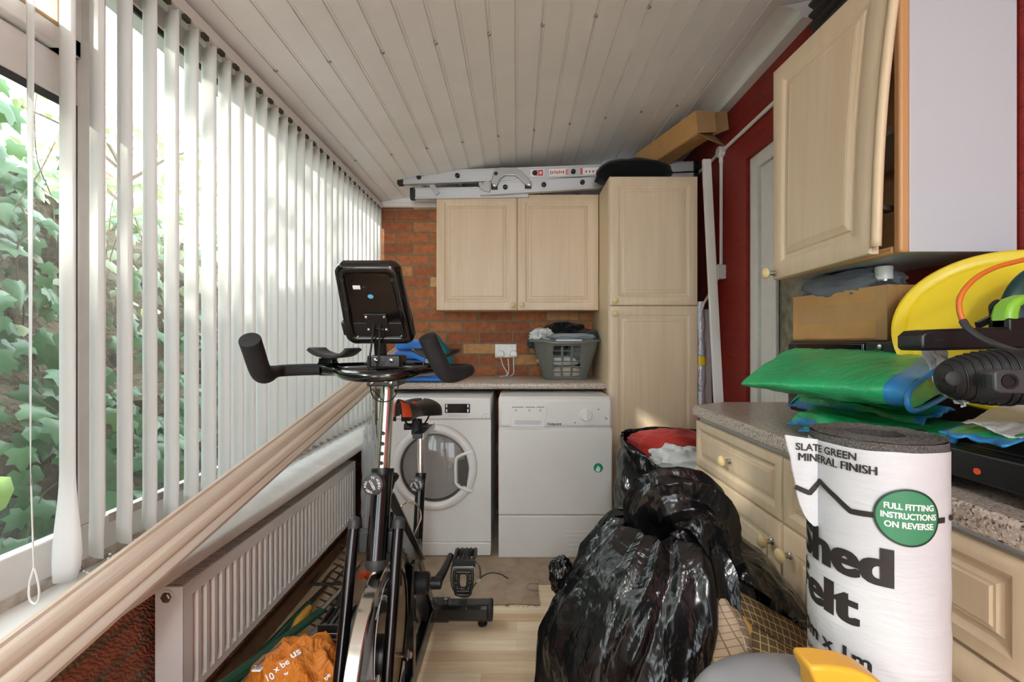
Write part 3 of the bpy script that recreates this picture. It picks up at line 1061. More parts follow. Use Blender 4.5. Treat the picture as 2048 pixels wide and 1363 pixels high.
# slat turned edge on, nearest to the window end
def fne(u, v):
    z = 2.012 + (0.86 - 2.012) * v
    a = math.atan2(1.0, -1.119) + 0.42 * (1 - v) ** 0.8 * 0.55
    w = 0.06 * (1 - 0.35 * v)
    k = w * (u - 0.5)
    return Vector((XS + math.cos(a) * k, 0.827 + math.sin(a) * k, z))
MB().grid(4, 24, fne).build('slat', M['slat'], bl, solid=0.001)
mb = MB().tube([(XS + .002, 0.826, 0.88), (XS + 0.004, 0.829, 0.70)], 0.0013, 6)
cx_, cy_, cz_ = XS + 0.004, 0.829, 0.64
mb.tube(spline([(cx_, cy_, 0.70), (cx_ - .008, cy_, 0.67), (cx_ - 0.008, cy_, 0.642), (cx_ + .002, cy_, 0.632), (cx_ + 0.010, cy_, 0.642), (cx_ + .009, cy_, 0.67), (cx_ + .002, cy_, .70)], 5), 0.0018, 6)
mb.build('pull_cord', M['cable_white'], bl)
# bead chains linking the foot of the slats
def bead_chain(side):
    mb = MB()
    for i in range(len(ys) - 1):
        y0, y1 = ys[i], ys[i + 1]
        for k in range(13):
            t = k / 12
            z = 0.664 - 0.022 * (1 - (2 * t - 1) ** 2)
            mb.blob((XS + side + 0.004 * math.sin(9 * t + i), y0 + (y1 - y0) * t, z), (0.0022,) * 3, 6, 4)
    return mb
bead_chain(0.026).build('bead_chain', M['white_gloss'], bl)

# ================================================================= FITTED UNITS AND MACHINES
DOORP = [(0.0, -0.005), (0.002, -0.0015), (0.006, 0.0), (0.046, 0.0), (0.05, -0.0015), (0.056, -0.006), (0.066, -0.0075), (0.07, -0.004), (0.079, -0.0025), (0.083, -0.0005), (0.0855, -0.002), (0.088, -0.0005)]
DRAWP = [(0.0, -0.005), (0.002, -0.0015), (0.006, 0.0), (0.024, 0.0), (0.028, -0.002), (0.034, -0.008), (0.040, -0.0085), (0.046, -0.003), (0.050, -0.003), (0.053, -0.0005)]
KNOB = [(0.0085, 0.0), (0.0085, 0.004), (0.006, 0.006), (0.006, 0.015), (0.011, 0.018), (0.0165, 0.024), (0.0165, 0.029), (0.012, 0.034), (0.0, 0.036)]
def knob(parent, o, w, name='knob', dark=False):
    T = frame_from(w, (0, 0, 1), o)
    mb = MB()
    if dark:
        mb.mi = 1
        mb.lathe(KNOB[:4], T, 20)
        mb.mi = 0
        mb.lathe(KNOB[3:], T, 20)
    else:
        mb.lathe(KNOB, T, 20)
    return mb.build(name, [M['knob'], M['steel']], parent, smooth=40)
def door_y(parent, x0, x1, z0, z1, yf, knobp=None, prof=DOORP, name='door'):
    """door on a front facing the camera (towards -y)"""
    T = Mat4((1, 0, 0), (0, 0, 1), (0, -1, 0), (x0, yf, z0))
    d = MB().panel(T, x1 - x0, z1 - z0, 0.019, prof).build(name, M['wood'], parent, smooth=25)
    if knobp:
        knob(d, (knobp[0], yf, knobp[1]), (0, -1, 0))
    return d

# two door wall cupboard
CT = 2.042
c = thing('wall_cabinet', 'pale birch wall cupboard with two doors on the back brick wall, under the ladder', 'cabinet', (0.0, 2.82, 1.335))
mb = MB().box((-0.498, 2.711, 1.335), (0.503, YB - 0.001, CT))
mb.build('body', M['wood_edge'], c, bevel=0.002)
door_y(c, -0.498, 0.0005, 1.328, CT + 0.002, 2.69, (-0.026, 1.357))
door_y(c, 0.0035, 0.505, 1.328, CT + 0.002, 2.69, (0.032, 1.360))

# tall larder unit
c = thing('tall_cabinet', 'tall pale birch larder cupboard with two doors standing right of the dryer', 'cabinet', (0.757, 2.68, 0))
mb = MB().box((0.509, 2.424, 0.0), (1.0, YB - 0.001, 2.044))
mb.build('body', M['wood_edge'], c, bevel=0.002)
door_y(c, 0.512, 0.999, 1.334, 2.046, 2.403, (0.540, 1.357))
door_y(c, 0.512, 0.999, 0.12, 1.330, 2.403, (0.540, 1.288))

# back worktop and end panel
mb = MB()
pf = [(2.95, 0.862), (2.482, 0.862), (2.474, 0.866), (2.470, 0.875), (2.470, 0.888), (2.474, 0.896), (2.484, 0.900), (2.95, 0.900)]
mb.prism([(-y, z) for y, z in pf], -0.80, 0.5085, Mat4((0, -1, 0), (0, 0, 1), (1, 0, 0), (0, 0, 0)))
wt = mb.build('worktop', M['worktop'], base=(-0.15, 2.7, 0.862), smooth=40)
tag(wt, 'grey brown speckled worktop over the washing machine and the dryer', 'worktop')
mb = MB().box((-0.818, 2.455, 0.0), (-0.802, 2.93, 0.90))
tag(mb.build('end_panel', M['worktop'], base=(-0.81, 2.7, 0), bevel=0.002), 'speckled upright end panel at the window end of the worktop', 'panel')

def front_text(mb, s, px0, py0, px1, py1, Y, bold=0.0):
    a, b = P(px0, py1, Y), P(px1, py0, Y)
    flat_text(mb, s, a, (1, 0, 0), (0, 0, 1), b.x - a.x, b.z - a.z, bold)

# washing machine
YW = 2.275
wm = thing('washing_machine', 'white front loading washing machine with a round glass door', 'washing machine', (-0.433, 2.56, 0))
x0, x1 = -0.731, -0.137
mb = MB().box((x0, YW + 0.012, 0.012), (x1, 2.86, 0.838))
mb.build('body', M['white'], wm, bevel=0.008)
MB().box((x0, YW, 0.727), (x1, YW + 0.02, 0.836)).build('control_panel', M['white'], wm, bevel=0.008)
MB().box((x0, YW + 0.002, 0.012), (x1, YW + 0.02, 0.083)).build('kick_panel', M['white'], wm, bevel=0.006)
# front sheet with a round hole is drawn as a ring frame around the door
mb = MB()
N = 64
Vv, Ff = [], []
cxw, czw, R1 = -0.433, 0.475, 0.226
hw0, hw1, hz0, hz1 = x0, x1, 0.0865, 0.7235
for j in range(N):
    a = 2 * PI * j / N
    ca, sa = math.cos(a), math.sin(a)
    k = min((hw1 - cxw) / ca if ca > 1e-6 else (hw0 - cxw) / ca if ca < -1e-6 else 9, (hz1 - czw) / sa if sa > 1e-6 else (hz0 - czw) / sa if sa < -1e-6 else 9)
    Vv += [(cxw + R1 * ca, YW + 0.004, czw + R1 * sa), (cxw + k * ca, YW + 0.004, czw + k * sa), (cxw + R1 * ca, YW + 0.02, czw + R1 * sa), (cxw + k * ca, YW + 0.02, czw + k * sa)]
for j in range(N):
    i, i2 = 4 * j, 4 * ((j + 1) % N)
    Ff += [(i, i2, i2 + 1, i + 1), (i, i + 2, i2 + 2, i2), (i + 1, i2 + 1, i2 + 3, i + 3)]
# square off the four corners
mb.add(Vv, Ff)
for cxx, czz in ((hw0, hz0), (hw1, hz0), (hw1, hz1), (hw0, hz1)):
    near = sorted(range(N), key=lambda j: (Vv[4 * j + 1][0] - cxx) ** 2 + (Vv[4 * j + 1][2] - czz) ** 2)[:2]
    mb.add([Vv[4 * near[0] + 1], Vv[4 * near[1] + 1], (cxx, YW + 0.004, czz)], [(0, 1, 2)])
mb.build('front_panel', M['white'], wm, smooth=30)
T = frame_from((0, -1, 0), (0, 0, 1), (cxw, YW, czw))
mb = MB().lathe([(0.224, -0.012), (0.224, 0.006), (0.215, 0.014), (0.200, 0.019), (0.185, 0.016), (0.178, 0.004), (0.176, -0.012)], T, 64, False, False)
wd = mb.build('door', M['white'], wm, smooth=60)
MB().lathe([(0.178, 0.002), (0.170, 0.005), (0.166, -0.02), (0.150, -0.05)], T, 64, False, False).build('seal', M['seal'], wd, smooth=60)
mb = MB().lathe([(0.172, -0.004), (0.12, 0.012), (0.06, 0.018), (0.0, 0.020)], T, 48, False)
mb.build('door_glass', M['tintglass'], wd, smooth=80)
mb = MB().lathe([(0.160, -0.03), (0.165, -0.06), (0.17, -0.25), (0.02, -0.26), (0.0, -0.26)], T, 48, False)
mb.build('drum', M['drum'], wm, smooth=60)
mb = MB()
for k in range(3):
    a = k * 2 * PI / 3 + 0.5 - PI / 2
    p0 = T @ Vector((0.155 * math.cos(a), 0.155 * math.sin(a), -0.06))
    p1 = T @ Vector((0.155 * math.cos(a), 0.155 * math.sin(a), -0.24))
    MB().tube([p0, (p0 + p1) / 2, p1], [0.03, 0.034, 0.03], 10).build('drum_paddle', M['drum'], wm)
# D shaped handle opening
hx = P(915, 935, YW).x
dpts = [(0.0, -0.075), (0.0, 0.075)]
pts = spline([P(912, 965, YW - .012), P(912, 922, YW - .014), P(918, 912, YW - .015), P(932, 906, YW - .014), P(946, 902, YW - 0.012)], 6)
pts2 = spline([P(912, 965, YW - .012), P(918, 972, YW - .015), P(931, 978, YW - .014), P(945, 982, YW - .012)], 6)
mb = MB().tube(pts, 0.0085, 10).tube(pts2, 0.0085, 10)
mb.build('handle', M['white_gloss'], wd)
mb = MB().prism([(P(918, 0, YW).x, P(0, 962, YW).z), (P(934, 0, YW).x, P(0, 971, YW).z), (P(938, 0, YW).x, P(0, 935, YW).z), (P(934, 0, YW).x, P(0, 914, YW).z), (P(918, 0, YW).x, P(0, 920, YW).z)], 0.012, 0.0185, Mat4((1, 0, 0), (0, 0, 1), (0, -1, 0), (0, YW, 0)))
mb.build('handle_recess', M['seal'], wd)
a, b = P(890, 825, YW), P(940, 807, YW)
MB().box((a.x, YW - 0.003, a.z), (b.x, YW + .004, b.z)).build('display', M['screen'], wm, bevel=0.001)
for px in (893.5, 936):
    for py in (811, 820.5):
        p = P(px, py, YW)
        MB().box((p.x - 0.004, YW - 0.0045, p.z - 0.008), (p.x + 0.004, YW - 0.002, p.z + 0.008)).build('display_button', M['white_gloss'], wm, bevel=0.001)
p = P(874, 816, YW)
MB().lathe([(0.024, 0), (0.024, 0.006), (0.020, 0.016), (0.0, 0.017)], frame_from((0, -1, 0), (0, 0, 1), (p.x, YW, p.z)), 28).build('dial', M['white_gloss'], wm, smooth=40)
mb = MB()
for i in range(5):
    p = P(900 + i * 8, 831, YW)
    mb.box((p.x - .008, YW - 0.0012, p.z - .0025), (p.x + .008, YW + .002, p.z + .0025))
mb.build('button', M['carcass'], wm, bevel=0.0008)
mb = MB()
for i, (px, py) in enumerate(((962, 832), (966, 829), (970, 832), (967, 826), (972, 827))):
    front_text(mb, '*', px, py, px + 4, py + 3, YW - 0.0008)
front_text(mb, 'Hotpoint', 857, 858, 873, 863, YW - 0.020)
mb.build('lettering', M['ink_grey'], wm, smooth=0)

# tumble dryer
td = thing('tumble_dryer', 'white tumble dryer with a round dial and a green sticker, right of the washing machine', 'tumble dryer', (0.2, 2.56, 0))
x0, x1 = -0.097, 0.498
MB().box((x0, YW + 0.01, 0.01), (x1, 2.86, 0.845)).build('body', M['white'], td, bevel=0.012)
MB().box((x0, YW - 0.006, 0.683), (x1, YW + 0.03, 0.838)).build('control_panel', M['white'], td, bevel=0.02)
MB().box((x0, YW - 0.004, 0.229), (x1, YW + 0.02, 0.676)).build('door', M['white'], td, bevel=0.006)
MB().box((x0, YW - 0.004, 0.005), (x1, YW + 0.02, 0.225)).build('base_panel', M['white'], td, bevel=0.006)
YD = YW - 0.004
mb = MB()
for i in range(5):
    a = P(1126 + i * 3, 1062 + i * 9, YD)
    mb.prism([(a.x, a.z), (P(1180, 0, YD).x, a.z + 0.001), (P(1180, 0, YD).x, a.z - 0.012)], -0.006, 0.0045, Mat4((1, 0, 0), (0, 0, 1), (0, -1, 0), (0, YD, 0)))
mb.build('vent', M['white'], td)
mb = MB()
T = Mat4((1, 0, 0), (0, 0, 1), (0, -1, 0), (0, YW - 0.006, 0))
def q(px, py):
    p = P(px, py, YW)
    return (p.x, p.z)
mb.prism([q(1022, 853), q(1023, 811), q(1095, 811), q(1089, 853)], 0, 0.0045, T)
mb.build('container_drawer', M['white_gloss'], td, bevel=0.002)
mb = MB().prism([q(1030, 847.5), q(1029, 839), q(1083, 839.5), q(1080, 848)], 0.001, 0.0055, T)
mb.build('drawer_grip', M['carcass'], td)
p = P(1172, 829, YW)
mb = MB().lathe([(0.033, 0), (0.033, 0.004), (0.029, 0.006), (0.027, 0.020), (0.0, 0.022)], frame_from((0, -1, 0), (0, 0, 1), (p.x, YW - 0.006, p.z)), 32)
mb.box((p.x - 0.004, YW - 0.035, p.z - 0.026), (p.x + 0.004, YW - 0.02, p.z + 0.026))
mb.build('dial', M['white_gloss'], td, smooth=40)
mb = MB()
Yt = YW - 0.0068
front_text(mb, 'Hotpoint', 1095, 844, 1123, 850, Yt, 0.02)
front_text(mb, '7kg', 1209, 833, 1215, 838, Yt)
mb.lathe([(0.003, 0), (0.003, 0.001), (0, 0.001)], frame_from((0, -1, 0), (0, 0, 1), P(1197, 818, YW - .006)), 12)
mb.lathe([(0.003, 0), (0.003, 0.001), (0, 0.001)], frame_from((0, -1, 0), (0, 0, 1), P(1150, 845, YW - .006)), 12)
mb.build('lettering', M['ink'], td, smooth=0)
mb = MB()
for i, (a, b) in enumerate(((1024, 1047), (1051, 1070), (1073, 1088))):
    pa, pb = P(a, 814, YW), P(b, 812.5, YW)
    mb.box((pa.x, YW - 0.0112, pa.z), (pb.x, YW - 0.0100, pb.z))
    for k in range(2):
        pa, pb = P(a + 5, 818.6 + 2.6 * k, YW), P(a + 10, 817.6 + 2.6 * k, YW)
        mb.box((pa.x, YW - 0.0112, pa.z), (pb.x, YW - 0.0100, pb.z))
mb.build('print_line', M['ink_grey'], td, smooth=0)
p = P(1196.5, 935, YD)
T = frame_from((0, -1, 0), (0, 0, 1), (p.x, YD, p.z))
st = MB().lathe([(0.0245, 0), (0.0245, 0.0012), (0, 0.0012)], T, 36).build('sticker', M['sticker_green'], td)
fl = [(-0.013, -0.017), (-0.012, -0.004), (-0.008, 0.004), (-0.006, -0.001), (-0.004, 0.010), (-0.001, 0.014), (0.001, 0.004), (0.005, 0.011), (0.006, 0.0), (0.010, 0.003), (0.011, -0.006), (0.008, -0.018), (0.0, -0.0215)]
MB().prism(fl, 0.0012, 0.0018, T).build('flame_mark', M['ink_white'], st, smooth=0)

# double socket with two plugs
so_ = thing('wall_socket', 'white double wall socket on the back brick wall above the worktop', 'socket', (-0.076, YB, 1.07))
MB().box((-0.149, YB - 0.010, 1.026), (-0.003, YB, 1.118)).build('faceplate', M['white_gloss'], so_, bevel=0.004)
mb = MB()
for x in (-0.118, -0.036):
    mb.box((x - 0.006, YB - 0.0135, 1.095), (x + 0.006, YB - 0.009, 1.110))
mb.build('switch', M['white_gloss'], so_, bevel=0.002)
for i, (px, lab) in enumerate(((1001, 'white plug in the left half of the double socket'), (1027, 'white plug in the right half of the double socket'))):
    p = P(px, 707, YB - 0.03)
    t = thing('plug', lab, 'plug', (p.x, YB - 0.012, p.z), 'plugs in the double socket')
    MB().prism([(-0.024, -0.018), (0.024, -0.018), (0.026, 0.0), (0.016, 0.022), (-0.016, 0.022), (-0.026, 0.0)], 0, 0.036, Mat4((1, 0, 0), (0, 0, 1), (0, -1, 0), (p.x, YB - 0.010, p.z))).build('body', M['white_gloss'], t, bevel=0.005)
    a = Vector((p.x, YB - 0.035, p.z - 0.018))
    if i == 0:
        path = [a, a + Vector((0.018, -0.005, -0.06)), a + Vector((0.045, -0.01, -0.11)), Vector((p.x + 0.035, YB - 0.06, 0.908)), Vector((p.x - 0.005, YB - 0.085, 0.905))]
        path2 = [a + Vector((0.05, 0.01, -0.015)), a + Vector((0.055, 0.005, -0.08)), a + Vector((0.05, -0.005, -0.125)), Vector((p.x + 0.04, YB - 0.07, 0.906)), Vector((p.x + 0.015, YB - 0.10, 0.905))]
        MB().tube(spline(path, 6), 0.0035, 8).tube(spline(path2, 6), 0.0035, 8).build('cable', M['cable_white'], t)
    else:
        path = [a, a + Vector((0.002, -0.004, -0.07)), a + Vector((0.0, -0.008, -0.115)), Vector((p.x - 0.025, YB - 0.07, 0.905))]
        MB().tube(spline(path, 6), 0.0035, 8).build('cable', M['cable_white'], t)

# right hand base units and worktop
XF = 0.648
c = thing('base_cabinet', 'pale birch base unit with two drawers above two doors along the red wall', 'cabinet', (0.88, 1.06, 0))
MB().box((XF + 0.02, 0.535, 0.10), (XR - 0.006, 1.588, 0.861)).box((XF + 0.07, 0.535, 0.0), (XR - 0.006, 1.588, 0.10)).build('body', M['carcass'], c, bevel=0.002)
def door_x(name, y0, y1, z0, z1, prof):
    T = Mat4((0, -1, 0), (0, 0, 1), (-1, 0, 0), (XF, y1, z0))
    return MB().panel(T, y1 - y0, z1 - z0, 0.019, prof).build(name, M['wood'], c, smooth=25)
d1 = door_x('drawer', 1.069, 1.578, 0.690, 0.848, DRAWP)
d2 = door_x('drawer', 0.545, 1.063, 0.690, 0.848, DRAWP)
d3 = door_x('door', 1.069, 1.578, 0.115, 0.684, DOORP)
d4 = door_x('door', 0.545, 1.063, 0.115, 0.684, DOORP)
knob(d1, (XF, 1.325, 0.768), (-1, 0, 0), dark=True)
knob(d2, (XF, 0.805, 0.768), (-1, 0, 0), dark=True)
knob(d3, (XF, 1.105, 0.625), (-1, 0, 0), dark=True)
knob(d4, (XF, 1.030, 0.625), (-1, 0, 0), dark=True)
mb = MB()
mb.prism([(XR - 0.003, 0.47), (0.640, 0.47), (0.640, 1.59), (0.786, 1.682), (XR - 0.003, 1.682)], 0.862, 0.90)
w2 = mb.build('worktop', M['worktop'], base=(0.95, 1.1, 0.862), bevel=0.008)
tag(w2, 'speckled granite pattern worktop with a clipped corner under the green tarpaulins', 'worktop')

# wall cupboard with the dropped door
c = thing('wall_cabinet', 'white sided wall cupboard with a crooked loose door on the red wall', 'cabinet', (1.0, 1.2, 1.334))
xa, xb, ya, yb, za, zb = 0.885, XR - 0.003, 0.980, 1.43, 1.334, 1.985
mb = MB().box((xa, ya, za), (xb, ya + 0.018, zb)).box((xa, yb - 0.018, za), (xb, yb, zb)).box((xa, ya + .018, za), (xb, yb - .018, za + 0.018)).box((xa, ya + .018, zb - 0.018), (xb, yb - .018, zb)).box((xb - 0.008, ya + .018, za + .018), (xb, yb - .018, zb - .018)).box((xa + 0.03, ya + .018, 1.64), (xb - .008, yb - .018, 1.658))
mb.build('body', M['carcass'], c, bevel=0.0015)
mb = MB()
mb.box((xa - 0.022, ya - 0.001, za - 0.001), (xa + 0.001, ya + 0.02, zb + .001)).box((xa - 0.022, yb - 0.02, za - .001), (xa + 0.001, yb + 0.001, zb + .001)).box((xa - 0.022, ya + .02, za - .001), (xa + .001, yb - .02, za + 0.018)).box((xa - 0.022, ya + .02, zb - 0.018), (xa + .001, yb - .02, zb + .001))
part_label(mb.build('front_frame', M['beech'], c, bevel=0.006), 'orange beech edging of the cupboard front')
mb = MB().box((xa + .004, ya + 0.0182, za + .0185), (xb - .01, ya + 0.020, zb - .02)).box((xa + .002, yb - 0.021, za + .0185), (xb - .01, yb - 0.0182, zb - .02))
mb.box((xb - 0.012, ya + .02, za + .02), (xb - 0.0085, yb - .021, zb - .02)).box((xa + .002, ya + .02, za + 0.0185), (xb - .012, yb - .021, za + 0.020))
mb.build('inner_lining', M['hardboard'], c, smooth=0)
# door: far edge upright, near edge swung out at the foot
far_b, far_t = P(1545, 560, 1.335), P(1545, 145, 1.335)
near_b, near_t = P(1738, 508, 0.957), P(1787, -92, 0.917)
nW, nH = 26, 34
PR = DOORP
def door_pt(u, v, ins, h):
    W, Hh = 0.41, 0.637
    uu = ins / W + u * (1 - 2 * ins / W)
    vv = ins / Hh + v * (1 - 2 * ins / Hh)
    p = (far_b * (1 - uu) + near_b * uu) * (1 - vv) + (far_t * (1 - uu) + near_t * uu) * vv
    p = p + Vector((-0.012 * math.sin(PI * vv) * uu, 0, 0))
    return p + Vector((-1, 0.12, 0)).normalized() * h
mb = MB()
loops = [(0.0, -0.019)] + PR
Vv, Ff = [], []
def ring(ins, h):
    out = []
    for i in range(nW): out.append(door_pt(i / nW, 0, ins, h))
    for i in range(nH): out.append(door_pt(1, i / nH, ins, h))
    for i in range(nW): out.append(door_pt(1 - i / nW, 1, ins, h))
    for i in range(nH): out.append(door_pt(0, 1 - i / nH, ins, h))
    return out
n = 2 * (nW + nH)
for ins, h in loops:
    Vv += ring(ins, h)
for i in range(len(loops) - 1):
    for j in range(n):
        j2 = (j + 1) % n
        Ff.append((i * n + j, i * n + j2, (i + 1) * n + j2, (i + 1) * n + j))
mb.add(Vv, Ff)
mb.grid(nW, nH, lambda u, v: door_pt(u, v, loops[-1][0], loops[-1][1]))
mb.grid(nW, nH, lambda u, v: door_pt(u, v, 0, -0.019))
d = mb.build('door', M['wood'], c, smooth=25, weld=True)
knob(d, door_pt(0.03, 0.03, 0, 0), (-1, 0.1, 0), dark=True)
# lipping that has peeled off the near edge of the door
def lip(u, v):
    a = u * 1.25 * PI
    e = door_pt(1.0, 0.02 + 0.98 * v, 0, -0.006)
    return e + Vector((-0.010 * math.sin(a) - 0.004 * u, -0.004 - 0.010 * (1 - math.cos(a)), 0.006 * math.sin(3 * v) * 0.3))
part_label(MB().grid(8, 40, lip).build('lipping', M['wood_edge'], c, solid=0.0012), 'peeling pale edge strip of the loose door')
for z in (1.44, 1.88):
    mb = MB().bar((xa - 0.01, ya + 0.04, z), (0.815, ya + 0.03, z + 0.005), 0.022, 0.012)
    mb.lathe([(0.016, 0), (0.016, 0.012), (0, 0.012)], frame_from((-1, 0, 0), (0, 0, 1), (0.815, ya + 0.03, z)), 16)
    mb.build('hinge', M['steel'], c, bevel=0.001)

# radiator
rd = thing('radiator', 'long low white panel radiator under the left window sill', 'radiator', (-0.905, 1.733, 0.185))
ry0, ry1, rz0, rz1, rx0, rx1 = 1.131, 2.335, 0.185, 0.495, -0.941, -0.867
nf = 36
pl = [(ry0, -0.004), (ry0 + .004, 0.0), (ry0 + .028, 0.0)]
wd_ = (ry1 - ry0 - 0.056) / nf
Vv, Ff = [], []
cols = []
y = ry0 + 0.028
xs = [ry0, ry0 + 0.004, ry0 + 0.028]
ds = [0, 0, 0]
for i in range(nf):
    b = y + i * wd_
    for fr, dd in ((0.10, 0), (0.24, 1), (0.62, 1), (0.76, 0)):
        xs.append(b + fr * wd_); ds.append(dd)
xs += [ry1 - 0.028, ry1 - 0.004, ry1]
ds += [0, 0, 0]
zs = [(rz0, 0, -0.006), (rz0 + 0.004, 0, 0), (rz0 + 0.026, 0, 0), (rz0 + 0.034, 1, 0), (rz1 - 0.046, 1, 0), (rz1 - 0.036, 0, 0), (rz1 - 0.016, 0, 0.0), (rz1 - 0.006, 0, -0.001), (rz1, 0, -0.006)]
for yv, dd in zip(xs, ds):
    for zv, kz, off in zs:
        Vv.append((rx1 + off - 0.0085 * dd * kz, yv, zv))
nz_ = len(zs)
for i in range(len(xs) - 1):
    for j in range(nz_ - 1):
        Ff.append((i * nz_ + j, (i + 1) * nz_ + j, (i + 1) * nz_ + j + 1, i * nz_ + j + 1))
MB().add(Vv, Ff).build('front_panel', M['white'], rd, smooth=22)
for y in (ry0, ry1 - 0.002):
    ep = MB().box((rx0, y - 0.001, rz0), (rx1 - 0.002, y + 0.003, rz1)).build('end_panel', M['white'], rd, bevel=0.0015)
T = frame_from((0, -1, 0), (0, 0, 1), P(334, 1193, 1.13))
mb = MB().lathe([(0.020, 0.0005), (0.020, 0.003), (0.015, 0.003), (0.014, 0.0008)], T, 24)
mb.build('valve_ring', M['white'], rd)
MB().lathe([(0.013, 0.0), (0.013, 0.006), (0.0095, 0.008), (0.0, 0.008)], T, 6).build('blanking_plug', M['brass'], rd, smooth=20)
mb = MB().box((rx0, ry0, rz1 - 0.006), (rx0 + 0.008, ry1, rz1)).box((rx1 - 0.012, ry0, rz1 - 0.006), (rx1 - 0.004, ry1, rz1))
ns = 96
for i in range(ns + 1):
    yy = ry0 + 0.006 + (ry1 - ry0 - 0.012) * i / ns
    mb.box((rx0 + 0.008, yy - 0.0040, rz1 - 0.006), (rx1 - 0.012, yy + 0.0040, rz1 - 0.001))
mb.build('top_grille', M['white'], rd, smooth=0)
MB().box((rx0, ry0 + .003, rz0), (rx0 + 0.004, ry1 - .003, rz1 - 0.01)).build('back_panel', M['dirt'], rd, smooth=0)
mb = MB().lathe([(0.012, -0.02), (0.012, 0.01), (0.016, 0.012), (0.017, 0.05), (0.012, 0.058), (0.0, 0.058)], frame_from((0, 0, 1), (0, 1, 0), (-0.90, 2.375, 0.245)), 20)
mb.tube([(-0.90, 2.375, 0.235), (-0.90, 2.375, 0.0)], 0.0075, 10).tube([(-0.90, 2.34, 0.24), (-0.90, 2.375, 0.24)], 0.009, 10)
mb.build('valve', M['white_gloss'], rd)

# conduit, junction box and switched outlet on the red wall
JY, JZ = 2.385, 2.172
cd = thing('conduit', 'white surface conduit with a round junction box on the red wall', 'conduit', (XR - 0.012, JY, JZ))
xc_ = XR - 0.0105
MB().tube([(xc_, 1.50, JZ), (xc_, 2.90, JZ)], 0.010, 14).tube([(xc_, JY, JZ - 0.01), (xc_, JY, 1.545)], 0.009, 14).build('pipe', M['white_gloss'], cd)
mb = MB().lathe([(0.030, 0), (0.030, 0.026), (0.025, 0.031), (0, 0.032)], frame_from((-1, 0, 0), (0, 0, 1), (XR - 0.0003, JY, JZ)), 28)
mb.tube([(xc_ - .001, JY - 0.055, JZ), (xc_ - .001, JY + 0.055, JZ)], 0.0115, 14).tube([(xc_ - .001, JY, JZ), (xc_ - .001, JY, JZ - 0.06)], 0.0112, 14)
mb.build('junction_box', M['white_gloss'], cd, smooth=40)
sb = thing('fused_switch', 'small white square switch box at the foot of the conduit on the red wall', 'switch', (XR - 0.02, JY, 1.50))
MB().box((XR - 0.038, JY - 0.039, 1.472), (XR - 0.0005, JY + 0.039, 1.549)).build('back_box', M['white_gloss'], sb, bevel=0.004)
MB().box((XR - 0.045, JY - 0.042, 1.469), (XR - 0.038, JY + 0.042, 1.552)).build('faceplate', M['white_gloss'], sb, bevel=0.003)
MB().tube(spline([(XR - 0.02, JY + 0.03, 1.472), (1.09, JY + 0.05, 1.42), (1.05, JY + 0.07, 1.34), (1.025, 2.47, 1.25), (1.02, 2.48, 1.15)], 8), 0.0075, 10).build('cable', M['cable_white'], sb)

# ================================================================= ON TOP OF THE CUPBOARDS
YL = 2.66
ld = thing('folding_ladder', 'aluminium ladder with black end caps lying along the tops of the back cupboards', 'ladder', (0.2, 2.76, 2.046))
def rail(ax, az, bx, bz, y, w=0.068, t=0.026):
    a, b = Vector((ax, y, az)), Vector((bx, y, bz))
    T = frame_from(b - a, (0, 0, 1), a)   # local y is roughly up
    L = (b - a).length
    mb = MB()
    mb.box((-t / 2, -w / 2, 0), (t / 2, w / 2, L), T)
    for s_ in (-1, 1):
        mb.box((-t / 2 - 0.004, s_ * w / 2 - 0.005, 0), (t / 2 + 0.004, s_ * w / 2 + 0.005, L), T)
    return mb, T, L
rails = [(P(806, 357, YL), P(1386, 337, YL)), (P(960, 379, YL), P(1386, 353, YL))]
for i, (a, b) in enumerate(rails):
    mb, T, L = rail(a.x, a.z, b.x, b.z, YL)
    r_ = mb.build('rail', M['alu'], ld, bevel=0.002)
    mb, T2, L2 = rail(a.x + (0.0 if i else 0.03), a.z, b.x, b.z, YL + 0.2)
    mb.build('rail', M['alu'], ld, bevel=0.002)
    MB().box((-0.021, -0.041, L - 0.002), (0.021, 0.041, L + 0.025), T).build('end_cap', M['black'], ld, bevel=0.004)
    if i == 0:
        MB().box((-0.021, -0.041, -0.032), (0.021, 0.041, 0.004), T).build('end_cap', M['black'], ld, bevel=0.004)
    nr = 7 if i == 0 else 5
    mbk = MB()
    for k in range(nr):
        tt = 0.10 + 0.235 * k if i == 0 else 0.155 + 0.235 * k
        p = a + (b - a) * (tt / L)
        mb = MB().tube([p + Vector((0, 0.01, 0)), p + Vector((0, 0.19, 0))], 0.013, 12)
        mb.build('rung', M['alu'], ld)
        MB().lathe([(0.0145, 0.0), (0.0145, 0.012), (0.010, 0.02), (0, 0.021)], frame_from((0, -1, 0), (0, 0, 1), (p.x, YL - 0.013, p.z)), 14).build('rung_plug', M['black'], ld)
a, b = P(830, 388, YL + 0.03), P(960, 384, YL + 0.03)
mb, T, L = rail(a.x, a.z, b.x + 0.3, b.z - 0.002, YL + 0.03, 0.058)
mb.build('rail', M['alu'], ld, bevel=0.002)
MB().box((-0.018, -0.035, -0.028), (0.018, 0.035, 0.004), T).build('end_cap', M['black'], ld, bevel=0.004)
MB().bar(P(858, 362, YL + .02), P(876, 388, YL + 0.01), 0.012, 0.03).build('stay', M['alu'], ld, bevel=0.002)
